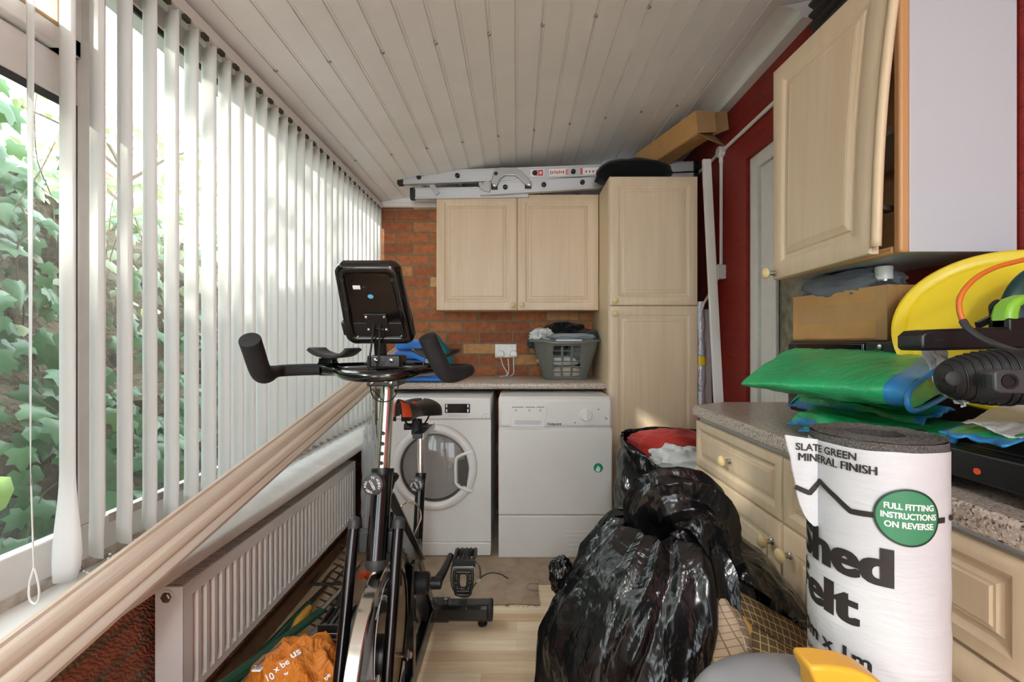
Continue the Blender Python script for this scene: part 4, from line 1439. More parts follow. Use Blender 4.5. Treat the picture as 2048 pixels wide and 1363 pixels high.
# hinge bracket
def hp(px, py):
    p = P(px, py, YL)
    return (p.x, p.z)
T = Mat4((1, 0, 0), (0, 0, 1), (0, -1, 0), (0, YL - 0.018, 0))
hb = [hp(x, y) for x, y in ((986, 375), (983, 366), (989, 342), (1000, 338), (1030, 338), (1042, 345), (1056, 358), (1064, 370), (1062, 376), (1053, 374), (1042, 364), (1030, 354), (1010, 354), (1000, 362), (995, 375), (990, 378))]
MB().prism(hb, 0, 0.012, T).build('hinge_bracket', M['steel'], ld, bevel=0.003)
MB().prism([hp(x, y) for x, y in ((957, 369), (961, 365), (966, 371), (970, 364), (980, 365), (981, 386), (970, 385), (961, 380))], 0.0, 0.008, T).build('catch_hook', M['steel'], ld, bevel=0.002)
mb = MB()
for x, y in ((989, 374), (1056, 372)):
    p = hp(x, y)
    mb.prism([(p[0] - 0.02, p[1] - 0.022), (p[0] + 0.02, p[1] - 0.022), (p[0] + 0.02, p[1] + 0.018), (p[0] - 0.02, p[1] + 0.018)], -0.003, 0.003, T)
mb.build('pivot_pad', M['black'], ld)
mb = MB()
for x, y in ((989, 373), (1058, 371)):
    p = hp(x, y)
    mb.lathe([(0.009, 0), (0.009, 0.006), (0, 0.007)], frame_from((0, -1, 0), (0, 0, 1), (p[0], YL - 0.029, p[1])), 12)
mb.build('rivet', M['chrome'], ld)
# red warning stickers on the upper rail
M['ink_red'] = plain('red_print', 'd2584f', 0.5)
a, b = rails[0]
def rail_z(px):
    return None
mb = MB()
mbw = MB()
def on_rail(px0, px1, f0, f1, m, y=YL - 0.0142):
    d = (b - a)
    def pt(px, f):
        x = (px - CX) * YL / F
        t = (x - a.x) / d.x
        return Vector((x, y, a.z + d.z * t - 0.028 + 0.056 * f))
    m.add([pt(px0, f0), pt(px1, f0), pt(px1, f1), pt(px0, f1)], [(0, 1, 2, 3)])
on_rail(1061, 1088, 0.12, 0.9, mbw)
on_rail(1098, 1137, 0.12, 0.9, mbw)
on_rail(1160, 1197, 0.15, 0.9, mbw)
for p0, p1, f0, f1 in ((1072, 1075, .18, .84), (1076, 1086, .18, .84), (1131, 1133, .18, .84), (1134, 1136, .18, .84), (1160, 1164.5, .18, .88), (1064, 1066, .4, .6)):
    on_rail(p0, p1, f0, f1, mb, YL - 0.0146)
for k in range(7):
    on_rail(1100 + 4.2 * k, 1102.5 + 4.2 * k, 0.3 + 0.05 * (k % 3), 0.7 - 0.05 * (k % 2), mb, YL - 0.0146)
for k in range(4):
    on_rail(1170 + 7 * k, 1173 + 7 * k, 0.35, 0.6, mb, YL - 0.0146)
on_rail(1079, 1083, 0.38, 0.64, mbw, YL - 0.015)
mbw.build('sticker', M['ink_white'], ld, smooth=0)
mb.build('sticker_print', M['ink_red'], ld, smooth=0)

# soft black bag on the tall unit
def soft(c, r, seed, amp=0.12, sc=4.0, nu=48, nv=30, flat=None, T=None, pw=2.6):
    def fn(d):
        k = (abs(d.x) ** pw + abs(d.y) ** pw + abs(d.z) ** pw) ** (-1 / pw)
        return k * (1 + amp * fold(d, sc * 0.25, seed, 3) * 0.6 + amp * 0.5 * nz3(d, sc, seed))
    mb = MB().blob(c, r, nu, nv, fn, T)
    if flat is not None:
        for i, v in enumerate(mb.v):
            if v.z < flat:
                mb.v[i] = Vector((v.x, v.y, flat + 0.0005 * (i % 3)))
    return mb
mb = soft((0.665, 2.50, 2.10), (0.20, 0.09, 0.068), 4, 0.10, 3.5, flat=2.0465)
for i, v in enumerate(mb.v):
    if v.x < 0.52:
        k = (0.52 - v.x)
        mb.v[i] = Vector((v.x, v.y, v.z - 4.5 * k * k - 0.15 * k))
hb_ = mb.build('holdall', M['bagcloth'], base=(0.665, 2.5, 2.046))
tag(hb_, 'limp black fabric bag on top of the tall cupboard', 'bag')

# opened cardboard box wedged up by the ceiling
bx = thing('cardboard_box', 'open cardboard box tilted on top of the tall cupboard beneath the ceiling', 'box', (0.9, 2.5, 2.2))
e1 = P(1392, 221, 2.28)
e2 = P(1272, 308, 2.74)
u = (e2 - e1)
Lb = u.length
u.normalize()
vdn = Vector((0.10, -0.06, -1)).normalized()
vdn = (vdn - u * vdn.dot(u)).normalized()
wn = u.cross(vdn)
if wn.x < 0:
    wn = -wn
Wb, Hb = 0.11, 0.12
def bp(a, b, c):
    return e1 + u * a + wn * b + vdn * c
mb = MB()
def plate(pts, m, t=0.004):
    n_ = (Vector(pts[1]) - Vector(pts[0])).cross(Vector(pts[2]) - Vector(pts[0])).normalized() * t
    P8 = [Vector(p) for p in pts] + [Vector(p) + n_ for p in pts]
    m.add(P8, [(3, 2, 1, 0), (4, 5, 6, 7), (0, 1, 5, 4), (1, 2, 6, 5), (2, 3, 7, 6), (3, 0, 4, 7)])
plate([bp(0, 0, 0), bp(Lb, 0, 0), bp(Lb, 0, Hb), bp(0, 0, Hb)], mb)
plate([bp(0, 0, 0), bp(Lb, 0, 0), bp(Lb, Wb, 0), bp(0, Wb, 0)], mb)
plate([bp(0, Wb, 0), bp(Lb, Wb, 0), bp(Lb, Wb, Hb), bp(0, Wb, Hb)], mb)
plate([bp(0, 0, Hb), bp(Lb, 0, Hb), bp(Lb, Wb, Hb), bp(0, Wb, Hb)], mb)
plate([bp(Lb, 0, 0), bp(Lb, Wb, 0), bp(Lb, Wb, Hb), bp(Lb, 0, Hb)], mb)
mb.build('carton', M['card'], bx, smooth=0)
for pts in ([bp(0, 0, 0), bp(0, 0, Hb), bp(-0.06, 0.06, Hb + 0.02), bp(-0.06, 0.06, 0.03)],
            [bp(0, 0, Hb), bp(0, Wb, Hb), bp(-0.04, Wb + 0.02, Hb + 0.07), bp(-0.05, 0.03, Hb + 0.06)],
            [bp(0, Wb, 0.0), bp(0, Wb, Hb), bp(-0.07, Wb + 0.03, Hb), bp(-0.07, Wb + .03, 0.02)]):
    m2 = MB()
    plate(pts, m2, 0.003)
    m2.build('flap', M['card_dark'], bx, smooth=0)
m2 = MB()
plate([bp(0.10, -0.001, 0.045), bp(0.155, -0.001, 0.045), bp(0.155, -0.001, 0.09), bp(0.10, -0.001, 0.09)], m2, -0.0006)
m2.build('tape_patch', M['lav'], bx, smooth=0)

# black corrugated sheets stacked over the loose door cupboard
mb = MB()
for k in range(3):
    def cf(u, v, k=k):
        y = 0.85 + 0.45 * v
        x = 0.880 + 0.040 * k
        z = 1.992 + 0.36 * u
        return Vector((x + 0.009 * math.sin(2 * PI * z / 0.032), y, z))
    m3 = MB().grid(110, 2, cf)
    mb.add(m3.v, m3.f)
    o = m3.build('corrugated_sheet', M['corr'], base=(0.88 + 0.04 * k, 1.1, 1.992), solid=0.002)
    tag(o, ('black corrugated sheet on the wall cupboard, the one facing the room', 'black corrugated sheet on the wall cupboard, middle of the three', 'black corrugated sheet on the wall cupboard, nearest the red wall')[k], 'sheet', 'corrugated sheets on the wall cupboard')

# lengths leaning in the gap between the tall unit and the red wall
mb = MB().bar((1.038, 2.15, 0.0), (1.038, 2.385, 2.13), 0.045, 0.02, (0, 1, 0))
tag(mb.build('batten', M['white_gloss'], base=(1.038, 2.15, 0), bevel=0.002), 'tall white painted batten leaning beside the tall cupboard', 'batten')
mb = MB().bar((1.095, 2.46, 0.0), (1.09, 2.52, 1.32), 0.05, 0.015, (0, 1, 0))
tag(mb.build('batten', M['upvc'], base=(1.095, 2.46, 0), bevel=0.002), 'shorter grey white board behind the tall white batten', 'batten')
mb = MB().bar((1.09, 2.70, 0.0), (1.09, 2.76, 1.86), 0.03, 0.02, (0, 1, 0))
tag(mb.build('batten', M['carcass'], base=(1.09, 2.7, 0), bevel=0.002), 'thin pale board furthest back in the gap beside the tall cupboard', 'batten')
mb = MB()
mb.tube(spline([(1.04, 2.47, 0.0), (1.037, 2.475, 0.5), (1.043, 2.48, 0.95), (1.04, 2.485, 1.36)], 10), [0.03 + 0.004 * math.sin(i * 1.7) for i in range(31)], 16)
sw = mb.build('insulation_roll', [M['silver_wrap']], base=(1.04, 2.47, 0))
tag(sw, 'slim upright roll of silver quilted insulation in the gap beside the tall cupboard', 'roll')
mb = MB().lathe([(0.0345, 0), (0.0345, 0.05)], Mat4((1, 0, 0), (0, 1, 0), (0, 0, 1), (1.041, 2.48, 1.0)), 20, False, False)
part_label(mb.build('label', M['yellow'], sw), 'yellow label')

# ================================================================= EXERCISE BIKE
BX = -0.352
bk = thing('exercise_bike', 'black and chrome spin bike with its flywheel and console turned to the viewer', 'exercise bike', (BX, 1.3, 0))
# front fork of two round tubes
for x in (-0.412, -0.300):
    a, b = Vector((x, 1.103, 0.672)), Vector((x, 0.925, 0.075))
    MB().tube([a, b], 0.0142, 18).build('fork_tube', M['black_gloss'], bk)
    d = (a - b).normalized()
    MB().lathe([(0.0150, -0.012), (0.0156, 0.0), (0.0145, 0.008), (0.009, 0.0145), (0.0, 0.0165)], frame_from(d, (0, 1, 0), a), 20).build('end_cap', M['grey_dark'], bk, smooth=60)
MB().tube([(-0.60, 0.91, 0.055), (-0.10, 0.91, 0.055)], 0.032, 18).build('front_stabiliser', M['black_gloss'], bk)
MB().box((-0.405, 1.098, 0.598), (-0.306, 1.122, 0.652)).build('fork_plate', M['grey_dark'], bk, bevel=0.003)
hb0, ht0 = P(752, 1128, 1.075), P(766, 936, 1.138)
MB().tube([hb0, ht0], 0.0262, 24).build('head_tube', M['black_gloss'], bk)
d = (ht0 - hb0).normalized()
MB().lathe([(0.0265, 0.012), (0.027, 0.0), (0.021, -0.012), (0.0, -0.017)], frame_from(d, (0, 1, 0), hb0), 24).build('end_cap', M['grey_dark'], bk, smooth=60)
MB().lathe([(0.0205, 0.0), (0.0285, 0.0), (0.0285, -0.016)], frame_from(d, (0, 1, 0), ht0), 24, False, False).build('collar', M['black'], bk)
pt = P(776, 765, 1.172)
MB().tube([ht0 - d * 0.03, pt], 0.0185, 24).build('handlebar_post', M['chrome'], bk)
for px, py in ((765, 868), (763.5, 888), (762.3, 907), (761, 925)):
    pa, pb = ht0 - d * 0.03, pt
    zz = EYE - (py - CY) * 1.13 / F
    c0 = pa + (pb - pa) * ((zz - pa.z) / (pb.z - pa.z))
    p = c0 + Vector((0.0, -1, 0.1)).normalized() * 0.0183
    MB().lathe([(0.0058, -0.006), (0.0058, 0.0007), (0.0, 0.0007)], frame_from((0.0, -1, 0.05), (0, 0, 1), p), 14).build('pin_hole', M['black_matt'], bk)
# pull knobs with their printed ring
def ring_text(m, s, C, r, a0, a1, h, inward=False, w=None):
    n = len(s)
    for i, ch in enumerate(s):
        if ch == ' ':
            continue
        a = a0 + (a1 - a0) * (i + 0.5) / n
        ww = w or h * 0.7
        rad = Vector((math.cos(a), math.sin(a), 0))
        tan = Vector((math.sin(a), -math.cos(a), 0))
        o = rad * (r - h / 2) - tan * (ww / 2)
        def fn(u, v, o=o, rad=rad, tan=tan, ww=ww):
            return C @ (o + tan * (u * ww) + rad * (v * h) + Vector((0, 0, 0)))
        put_text(m, ch, fn, 0.02)
def pull_knob(p, nrm, r, name='pull_knob'):
    T = frame_from(nrm, (0, 0, 1), p)
    k = MB().lathe([(r * 0.45, -0.035), (r * 0.5, -0.012), (r * 0.92, -0.009), (r, -0.004), (r, 0.004), (r * 0.94, 0.009), (r * 0.8, 0.0105), (0.0, 0.011)], T, 36).build(name, M['grey_dark'], bk, smooth=50)
    m = MB()
    T2 = T @ Matrix.Translation((0, 0, 0.0118)) @ Matrix.Rotation(math.radians(-62), 4, 'Z')
    put_text(m, 'LOOSEN', lambda u, v: T2 @ Vector(((u - 0.5) * r * 0.95, (v - 0.5) * r * 0.24, 0)), 0.02)
    ring_text(m, 'TO ADJUST', T2, r * 0.66, math.radians(165), math.radians(25), r * 0.22)
    ring_text(m, 'THEN PULL', T2, r * 0.66, math.radians(335), math.radians(205), r * 0.22)
    m.build('lettering', M['ink_white'], k, smooth=0)
    return k
pull_knob(P(747, 967, 1.085), (0.06, -1, 0.08), 0.0268)
# brake knob and rod
p = P(783, 955, 1.21)
MB().lathe([(0.0, 0.016), (0.014, 0.014), (0.020, 0.008), (0.019, 0.0), (0.012, -0.012), (0.011, -0.028), (0.0, -0.03)], frame_from((0.15, 0.2, 1), (0, 1, 0), p), 20).build('brake_knob', M['black'], bk, smooth=50)
MB().tube([p + Vector((0, 0, -0.028)), P(779.5, 1000, 1.205)], 0.0042, 10).build('brake_rod', M['chrome'], bk)
MB().tube([P(779.5, 990, 1.205), P(778, 1012, 1.2)], 0.008, 12).build('brake_sleeve', M['black_gloss'], bk)

# flywheel
FWC = Vector((-0.347, 1.105, 0.336))
T = Mat4((0, 1, 0), (0, 0, 1), (1, 0, 0), FWC)
fw = MB().lathe([(0.204, -0.016), (0.2195, -0.0155), (0.221, -0.013), (0.221, 0.013), (0.2195, 0.0155), (0.204, 0.016)], T, 96, False, False).build('flywheel', M['chrome'], bk, smooth=30)
MB().lathe([(0.0, -0.008), (0.19, -0.008), (0.205, -0.014), (0.205, 0.014), (0.19, 0.008), (0.0, 0.008)], T, 96, False, False).build('disc', M['disc'] if 'disc' in M else plain('polished_flywheel_disc', '6d5f50', 0.08, 1.0), fw, smooth=30)
mb = MB()
for c0, r0, a0, a1 in (((0.02, 0.02), 0.155, 0.3, 3.3), ((0.0, -0.09), 0.095, 0.2, 3.0), ((-0.02, 0.03), 0.125, 0.5, 2.2)):
    pts = [T @ Vector((c0[0] + r0 * 0.62 * math.cos(a0 + (a1 - a0) * i / 40), c0[1] + r0 * math.sin(a0 + (a1 - a0) * i / 40), 0.0095)) for i in range(41)]
    mb.tube(pts, 0.0011, 5)
mb.build('decal_line', M['ink_white'], fw)
MB().lathe([(0.045, 0.0), (0.045, 0.014), (0.040, 0.026), (0.025, 0.034), (0.0, 0.036)], T, 32).build('hub_cover', M['black'], fw, smooth=50)
MB().lathe([(0.045, 0.0), (0.045, -0.014), (0.040, -0.026), (0.0, -0.03)], T, 32).build('hub_cover', M['black'], fw, smooth=50)
mb = MB().tube([FWC + Vector((-0.085, 0, 0)), FWC + Vector((0.072, 0, 0))], 0.0055, 10)
mb.build('axle', M['chrome'], fw)
mb = MB().lathe([(0.0125, 0), (0.0125, 0.010), (0.008, 0.012), (0.008, 0.017), (0.006, 0.020), (0.0, 0.021)], Mat4((0, 1, 0), (0, 0, 1), (1, 0, 0), FWC + Vector((0.060, 0, 0))), 6)
mb.build('axle_nut', M['chrome'], fw, smooth=20)
# brake pad over the rim
MB().box((-0.366, 1.12, 0.555), (-0.335, 1.20, 0.585)).box((-0.360, 1.15, 0.58), (-0.342, 1.20, 0.66)).build('brake_pad', M['grey_dark'], bk, bevel=0.003)

# main beam, seat tube and bottom rail
st0, st1 = Vector((BX + 0.002, 1.50, 0.30)), P(842, 945, 1.586)
bm0 = Vector((BX, 1.135, 0.66))
MB().bar(bm0, (BX, 1.49, 0.345), 0.052, 0.06, (0, 0, 1)).build('main_beam', M['black_gloss'], bk, bevel=0.006)
MB().bar(P(778, 985, 1.20), P(842, 1118, 1.47), 0.030, 0.004, (0, 1, 1)).build('beam_floor_sheen', M['steel'], bk, bevel=0.001)  # steel strip stands in for the floor's reflection on the black beam
MB().tube([st0, st1], 0.0175, 20).build('seat_tube', M['black_gloss'], bk)
sp1 = P(841.5, 872, 1.60)
MB().tube([st1 - (st1 - st0).normalized() * 0.02, sp1], 0.0128, 20).build('seat_post', M['chrome'], bk)
MB().lathe([(0.0132, 0), (0.019, 0), (0.019, -0.02)], frame_from(st1 - st0, (0, 1, 0), st1), 20, False, False).build('collar', M['black'], bk)
pull_knob(P(833, 968, 1.545), (0.10, -1, 0.06), 0.0262)
MB().bar((-0.338, 0.93, 0.075), (-0.338, 1.74, 0.075), 0.036, 0.06, (0, 0, 1)).build('bottom_rail', M['black_gloss'], bk, bevel=0.004)
MB().bar((-0.333, 1.355, 0.10), (-0.333, 1.365, 0.442), 0.028, 0.034, (0, 1, 0)).build('strut', M['black_gloss'], bk, bevel=0.003)
MB().bar((-0.335, 1.70, 0.09), (-0.338, 1.46, 0.40), 0.030, 0.034, (0, 1, 0)).build('strut', M['black_gloss'], bk, bevel=0.003)
mb = MB().prism([(1.42, 0.40), (1.51, 0.45), (1.56, 0.33), (1.70, 0.11), (1.60, 0.10), (1.40, 0.30)], -0.012, 0.012, Mat4((0, 1, 0), (0, 0, 1), (1, 0, 0), (-0.345, 0, 0)))
mb.build('gusset', M['black'], bk, bevel=0.002)
mb = MB().prism([(1.02, 0.30), (1.06, 0.40), (1.16, 0.43), (1.30, 0.40), (1.48, 0.40), (1.52, 0.34), (1.48, 0.28), (1.25, 0.24), (1.10, 0.245)], -0.012, 0.012, Mat4((0, 1, 0), (0, 0, 1), (1, 0, 0), (-0.415, 0, 0)))
mb.build('chain_guard', M['black_gloss'], bk, bevel=0.004)
# rear stabiliser bar
mb = MB()
xx = [(-0.604, 0.98), (-0.098, 0.98)]
def rstab(x0, x1, hw, hh):
    return MB().prism([(-hw, -hh * .6), (-hw * .7, -hh), (hw * .7, -hh), (hw, -hh * .6), (hw, hh * .6), (hw * .7, hh), (-hw * .7, hh), (-hw, hh * .6)], x0, x1, Mat4((0, 1, 0), (0, 0, 1), (1, 0, 0), (0, 1.745, 0.058)))
rstab(-0.59, -0.115, 0.033, 0.033).build('rear_stabiliser', M['black_gloss'], bk, bevel=0.004)
rstab(-0.42, -0.27, 0.036, 0.037).build('stabiliser_sleeve', M['black_gloss'], bk, bevel=0.003)
for x0, x1 in ((-0.118, -0.096), (-0.609, -0.587)):
    rstab(x0, x1, 0.035, 0.035).build('stabiliser_cap', M['black_matt'], bk, bevel=0.008)
for x in (-0.138, -0.565):
    MB().lathe([(0.019, 0.0), (0.020, 0.008), (0.012, 0.012), (0.008, 0.028)], Mat4((1, 0, 0), (0, 1, 0), (0, 0, 1), (x, 1.745, 0.0)), 20).build('foot', M['black'], bk)
MB().lathe([(0.008, 0), (0.008, 0.008), (0.005, 0.010), (0.005, 0.016), (0, 0.017)], Mat4((1, 0, 0), (0, 1, 0), (0, 0, 1), (-0.285, 1.745, 0.094)), 6).build('bolt', M['chrome'], bk, smooth=20)

# bottom bracket, crank and pedal with toe cage
BB = Vector((-0.31, 1.42, 0.345))
MB().lathe([(0.034, -0.06), (0.034, 0.018), (0.030, 0.022), (0.0, 0.024)], Mat4((0, 1, 0), (0, 0, 1), (1, 0, 0), BB), 28).build('bottom_bracket', M['black_matt'], bk, smooth=40)
def crank(sx, dy, dz, x0):
    cr = MB()
    a = Vector((x0, BB.y, BB.z))
    b = Vector((x0 + sx * 0.022, BB.y + dy, BB.z + dz))
    cr.tube(spline([a, a * .6 + b * .4 + Vector((sx * 0.004, 0, 0)), b], 5), [0.017 - 0.0006 * i for i in range(11)], 14)
    cr.lathe([(0.019, -0.016), (0.019, 0.016), (0.012, 0.019), (0, 0.019)], Mat4((0, 1, 0), (0, 0, 1), (sx, 0, 0), a), 20)
    c_ = cr.build('crank_arm', M['black'], bk, smooth=40)
    return b
pe = crank(1, 0.165, 0.008, -0.264)
def pedal(o, sx):
    cx0 = o.x + sx * 0.012
    pd = MB()
    x0, x1 = sorted((cx0, cx0 + sx * 0.082))
    y, z = o.y, o.z - 0.006
    pd.box((x0, y - 0.044, z - 0.013), (x1, y - 0.034, z + 0.013)).box((x0, y + 0.034, z - 0.013), (x1, y + 0.044, z + 0.013))
    pd.box((x0, y - 0.034, z - 0.011), (x0 + 0.012, y + 0.034, z + 0.011)).box((x1 - 0.012, y - 0.034, z - 0.011), (x1, y + 0.034, z + 0.011))
    pd.box((x0 + .03, y - 0.034, z - 0.012), (x1 - .03, y + 0.034, z + 0.012))
    for k in range(5):
        xa_ = x0 + 0.004 + k * 0.0165
        pd.prism([(xa_, 0), (xa_ + 0.010, 0), (xa_ + 0.005, 0.007)], -0.043, 0.043, Mat4((1, 0, 0), (0, 0, 1), (0, -1, 0), (0, y, z + 0.012)))
    p_ = pd.build('pedal', M['black'], bk, bevel=0.0015)
    MB().box((x0 + 0.006, y - 0.046, z - 0.028), (x1 - 0.006, y - 0.0435, z - 0.010)).build('reflector', M['steel'], p_, bevel=0.001)
    # toe cage hanging under the turned pedal
    xm = (x0 + x1) / 2
    cage = [Vector((xm - 0.030, y - 0.05, z - 0.02)), Vector((xm - 0.032, y - 0.058, z - 0.05)), Vector((xm - 0.026, y - 0.062, z - 0.085)), Vector((xm - 0.020, y - 0.06, z - 0.10)), Vector((xm + 0.020, y - 0.06, z - 0.10)), Vector((xm + 0.026, y - 0.062, z - 0.085)), Vector((xm + 0.032, y - 0.058, z - 0.05)), Vector((xm + 0.030, y - 0.05, z - 0.02))]
    mm = MB().tube(spline(cage, 5), 0.0062, 8)
    hole = [Vector((xm - 0.014, y - 0.055, z - 0.03)), Vector((xm + 0.014, y - 0.055, z - 0.03)), Vector((xm + 0.017, y - 0.06, z - 0.06)), Vector((xm + 0.010, y - 0.061, z - 0.078)), Vector((xm - 0.010, y - 0.061, z - 0.078)), Vector((xm - 0.017, y - 0.06, z - 0.06))]
    mm.tube(spline(hole, 5, True), 0.0062, 8, closed=True)
    mm.tube([(xm - 0.024, y - 0.054, z - 0.025), (xm + 0.024, y - 0.054, z - 0.025)], 0.007, 8).tube([(xm - 0.022, y - 0.061, z - 0.088), (xm + 0.022, y - 0.061, z - 0.088)], 0.0055, 8)
    mm.tube([(xm - 0.020, y - 0.058, z - 0.06), (xm - 0.028, y - 0.058, z - 0.06)], 0.007, 8).tube([(xm + 0.020, y - 0.058, z - 0.06), (xm + 0.028, y - 0.058, z - 0.06)], 0.007, 8)
    mm.build('toe_cage', M['black'], p_, smooth=50)
    sx0, sx1 = xm - 0.042, xm + 0.043
    stp = [(sx0, y - 0.03, z - 0.01), (sx0 - 0.003, y - 0.045, z - 0.05), (sx0 + 0.006, y - 0.055, z - 0.085), (xm - 0.01, y - 0.062, z - 0.106), (xm + 0.02, y - 0.062, z - 0.106), (xm + 0.036, y - 0.055, z - 0.075), (sx1 + 0.012, y - 0.05, z - 0.055), (sx1 + 0.028, y - 0.05, z - 0.04), (sx1 + 0.055, y - 0.05, z - 0.030), (sx1 + 0.085, y - 0.05, z - 0.034), (sx1 + 0.115, y - 0.05, z - 0.050)]
    if sx < 0:
        stp = stp[:7]
    MB().tube(spline([Vector(q_) for q_ in stp], 6), 0.0024, 7).build('strap', M['black_matt'], p_)
    MB().tube(spline([(sx1 - 0.004, y - .03, z + 0.008), (sx1 + 0.012, y - .04, z - 0.012), (sx1 + 0.016, y - 0.045, z - 0.042), (sx1 + 0.008, y - .05, z - 0.058)], 5), 0.004, 7).box((sx1 + 0.004, y - 0.056, z - 0.062), (sx1 + 0.018, y - 0.044, z - 0.048)).build('buckle', M['steel'], p_)
pedal(pe, 1)
pe2 = crank(-1, -0.165, -0.008, -0.44)
pedal(pe2, -1)

# saddle, clamp and slider
MB().bar(P(834, 872, 1.50), P(858, 852, 1.72), 0.032, 0.018, (0, 0, 1)).build('seat_slider', M['grey_dark'], bk, bevel=0.003)
MB().bar(P(846, 872, 1.51), P(869, 851, 1.72), 0.004, 0.02, (0, 0, 1)).build('slider_rail', M['steel'], bk)
cl0 = P(834, 855, 1.57)
MB().tube([cl0 + Vector((0, 0, -0.022)), cl0 + Vector((0, 0, 0.03))], [0.020, 0.018], 16).tube([cl0 + Vector((-0.045, 0, 0.004)), cl0 + Vector((0.040, 0, 0.006))], 0.012, 12).build('seat_clamp', M['black_matt'], bk)
MB().tube(spline([cl0 + Vector((-0.025, -0.10, 0.055)), cl0 + Vector((-0.02, -0.03, 0.012)), cl0 + Vector((-0.018, 0.05, 0.014)), cl0 + Vector((-0.03, 0.09, 0.05))], 5), 0.0035, 8).tube(spline([cl0 + Vector((0.015, -0.10, 0.055)), cl0 + Vector((0.02, -0.03, 0.012)), cl0 + Vector((0.022, 0.05, 0.014)), cl0 + Vector((0.035, 0.09, 0.05))], 5), 0.0035, 8).build('seat_rail', M['black'], bk)
sN, sR = P(797, 822, 1.40), P(845, 818, 1.66)
ax = (sR - sN)
Ls = ax.length
sx_ = Vector((ax.y, -ax.x, 0)).normalized()
def saddle(u, v, shrink=0.0, low=0.0):
    # u along nose -> rear, v around the section
    w = 0.030 + 0.012 * smoothstep(0, 0.35, u) + 0.044 * smoothstep(0.45, 0.85, u)
    w *= math.sqrt(max(0.0, 1 - (max(0, u - 0.82) / 0.185) ** 2)) if u > 0.82 else 1
    w *= math.sqrt(max(0.0, 1 - ((0.10 - u) / 0.105) ** 2)) if u < 0.10 else 1
    a = PI * v
    s_ = -math.cos(a)
    top = 0.030 + 0.012 * smoothstep(0.55, 0.95, u) - 0.006 * math.sin(PI * u) + 0.006 * smoothstep(0.2, 0.0, u)
    groove = 0.010 * math.exp(-(s_ / 0.22) ** 2) * smoothstep(0.3, 0.6, u)
    z = -0.020 + (top + 0.022) * (abs(math.sin(a)) ** 0.55) - groove
    z -= 0.012 * (1 - abs(math.sin(a))) * smoothstep(0.3, 0.05, u)
    return sN + ax * u + sx_ * (s_ * w) + Vector((0, 0, z))
sd = MB().grid(36, 28, saddle).build('saddle', M['black'], bk, smooth=60, solid=0.004)
def nose_patch(u, v):
    p_ = saddle(0.004 + 0.10 * u, 0.03 + 0.94 * v)
    c_ = sN + ax * 0.12
    return p_ + (p_ - c_).normalized() * 0.0035 + Vector((0, 0, -0.002))
MB().grid(10, 20, nose_patch).build('nose_trim', M['orange_bit'], sd, smooth=60)
MB().grid(8, 8, lambda u, v: saddle(0.60 + 0.13 * u, 0.44 + 0.12 * v) + Vector((0, 0, 0.0045))).build('top_trim', M['orange_bit'], sd, smooth=60)

# wire bottle cage
cage = [P(x, y, Y) for x, y, Y in ((801, 1024, 1.34), (802, 1014, 1.34), (809, 1006, 1.36), (820, 1003, 1.38), (832, 1007, 1.40), (840, 1018, 1.42), (842, 1034, 1.42), (835, 1053, 1.42), (828, 1071, 1.42))]
MB().tube(spline(cage, 5), 0.0028, 8).tube([P(828, 1071, 1.42), P(810, 1040, 1.36), P(801, 1024, 1.34)], 0.0028, 8).build('bottle_cage', M['chrome'], bk)

# handlebar
def hb_tube(pts, r, name, m, n=6):
    return MB().tube(spline(pts, n), r, 18).build(name, m, bk, smooth=60)
hb_tube([P(642, 738, 1.13), P(690, 735, 1.16), P(755, 733, 1.175), P(820, 733, 1.18), P(872, 737, 1.17)], 0.0135, 'cross_bar', M['black_gloss'])
hb_tube([P(650, 738, 1.13), P(676, 742, 1.10), P(690, 748, 1.05), P(715, 752, 1.01), P(760, 752, 1.0), P(808, 748, 1.02), P(840, 741, 1.08), P(872, 738, 1.16)], 0.0135, 'loop_bar', M['black_gloss'])
L = [P(641, 738, 1.13), P(600, 739, 1.12), P(562, 741, 1.10), P(546, 744, 1.06), P(533, 748, 1.01), P(524, 746, 0.98), P(517, 732, 0.955), P(508, 704, 0.93), P(500, 680, 0.905)]
R_ = [P(868, 738, 1.17), P(900, 738, 1.18), P(930, 738, 1.18), P(938, 740, 1.16), P(922, 745, 1.12), P(903, 748, 1.08), P(890, 744, 1.06), P(880, 728, 1.045), P(867, 702, 1.03), P(855, 674, 1.015)]
for pts, nm in ((L, 'left'), (R_, 'right')):
    sp = spline(pts, 7)
    k = len(sp)
    rr = [0.0150 + 0.0062 * smoothstep(0.30, 0.55, i / (k - 1)) for i in range(k)]
    MB().tube(sp, rr, 22).build('foam_grip', M['foam'], bk, smooth=60)
    e, dd = sp[-1], (sp[-1] - sp[-2]).normalized()
    MB().lathe([(0.0213, -0.004), (0.0205, 0.002), (0.018, 0.003), (0.0, 0.0005)], frame_from(dd, (0, 0, 1), e), 22).build('grip_end', M['foam'], bk, smooth=30)
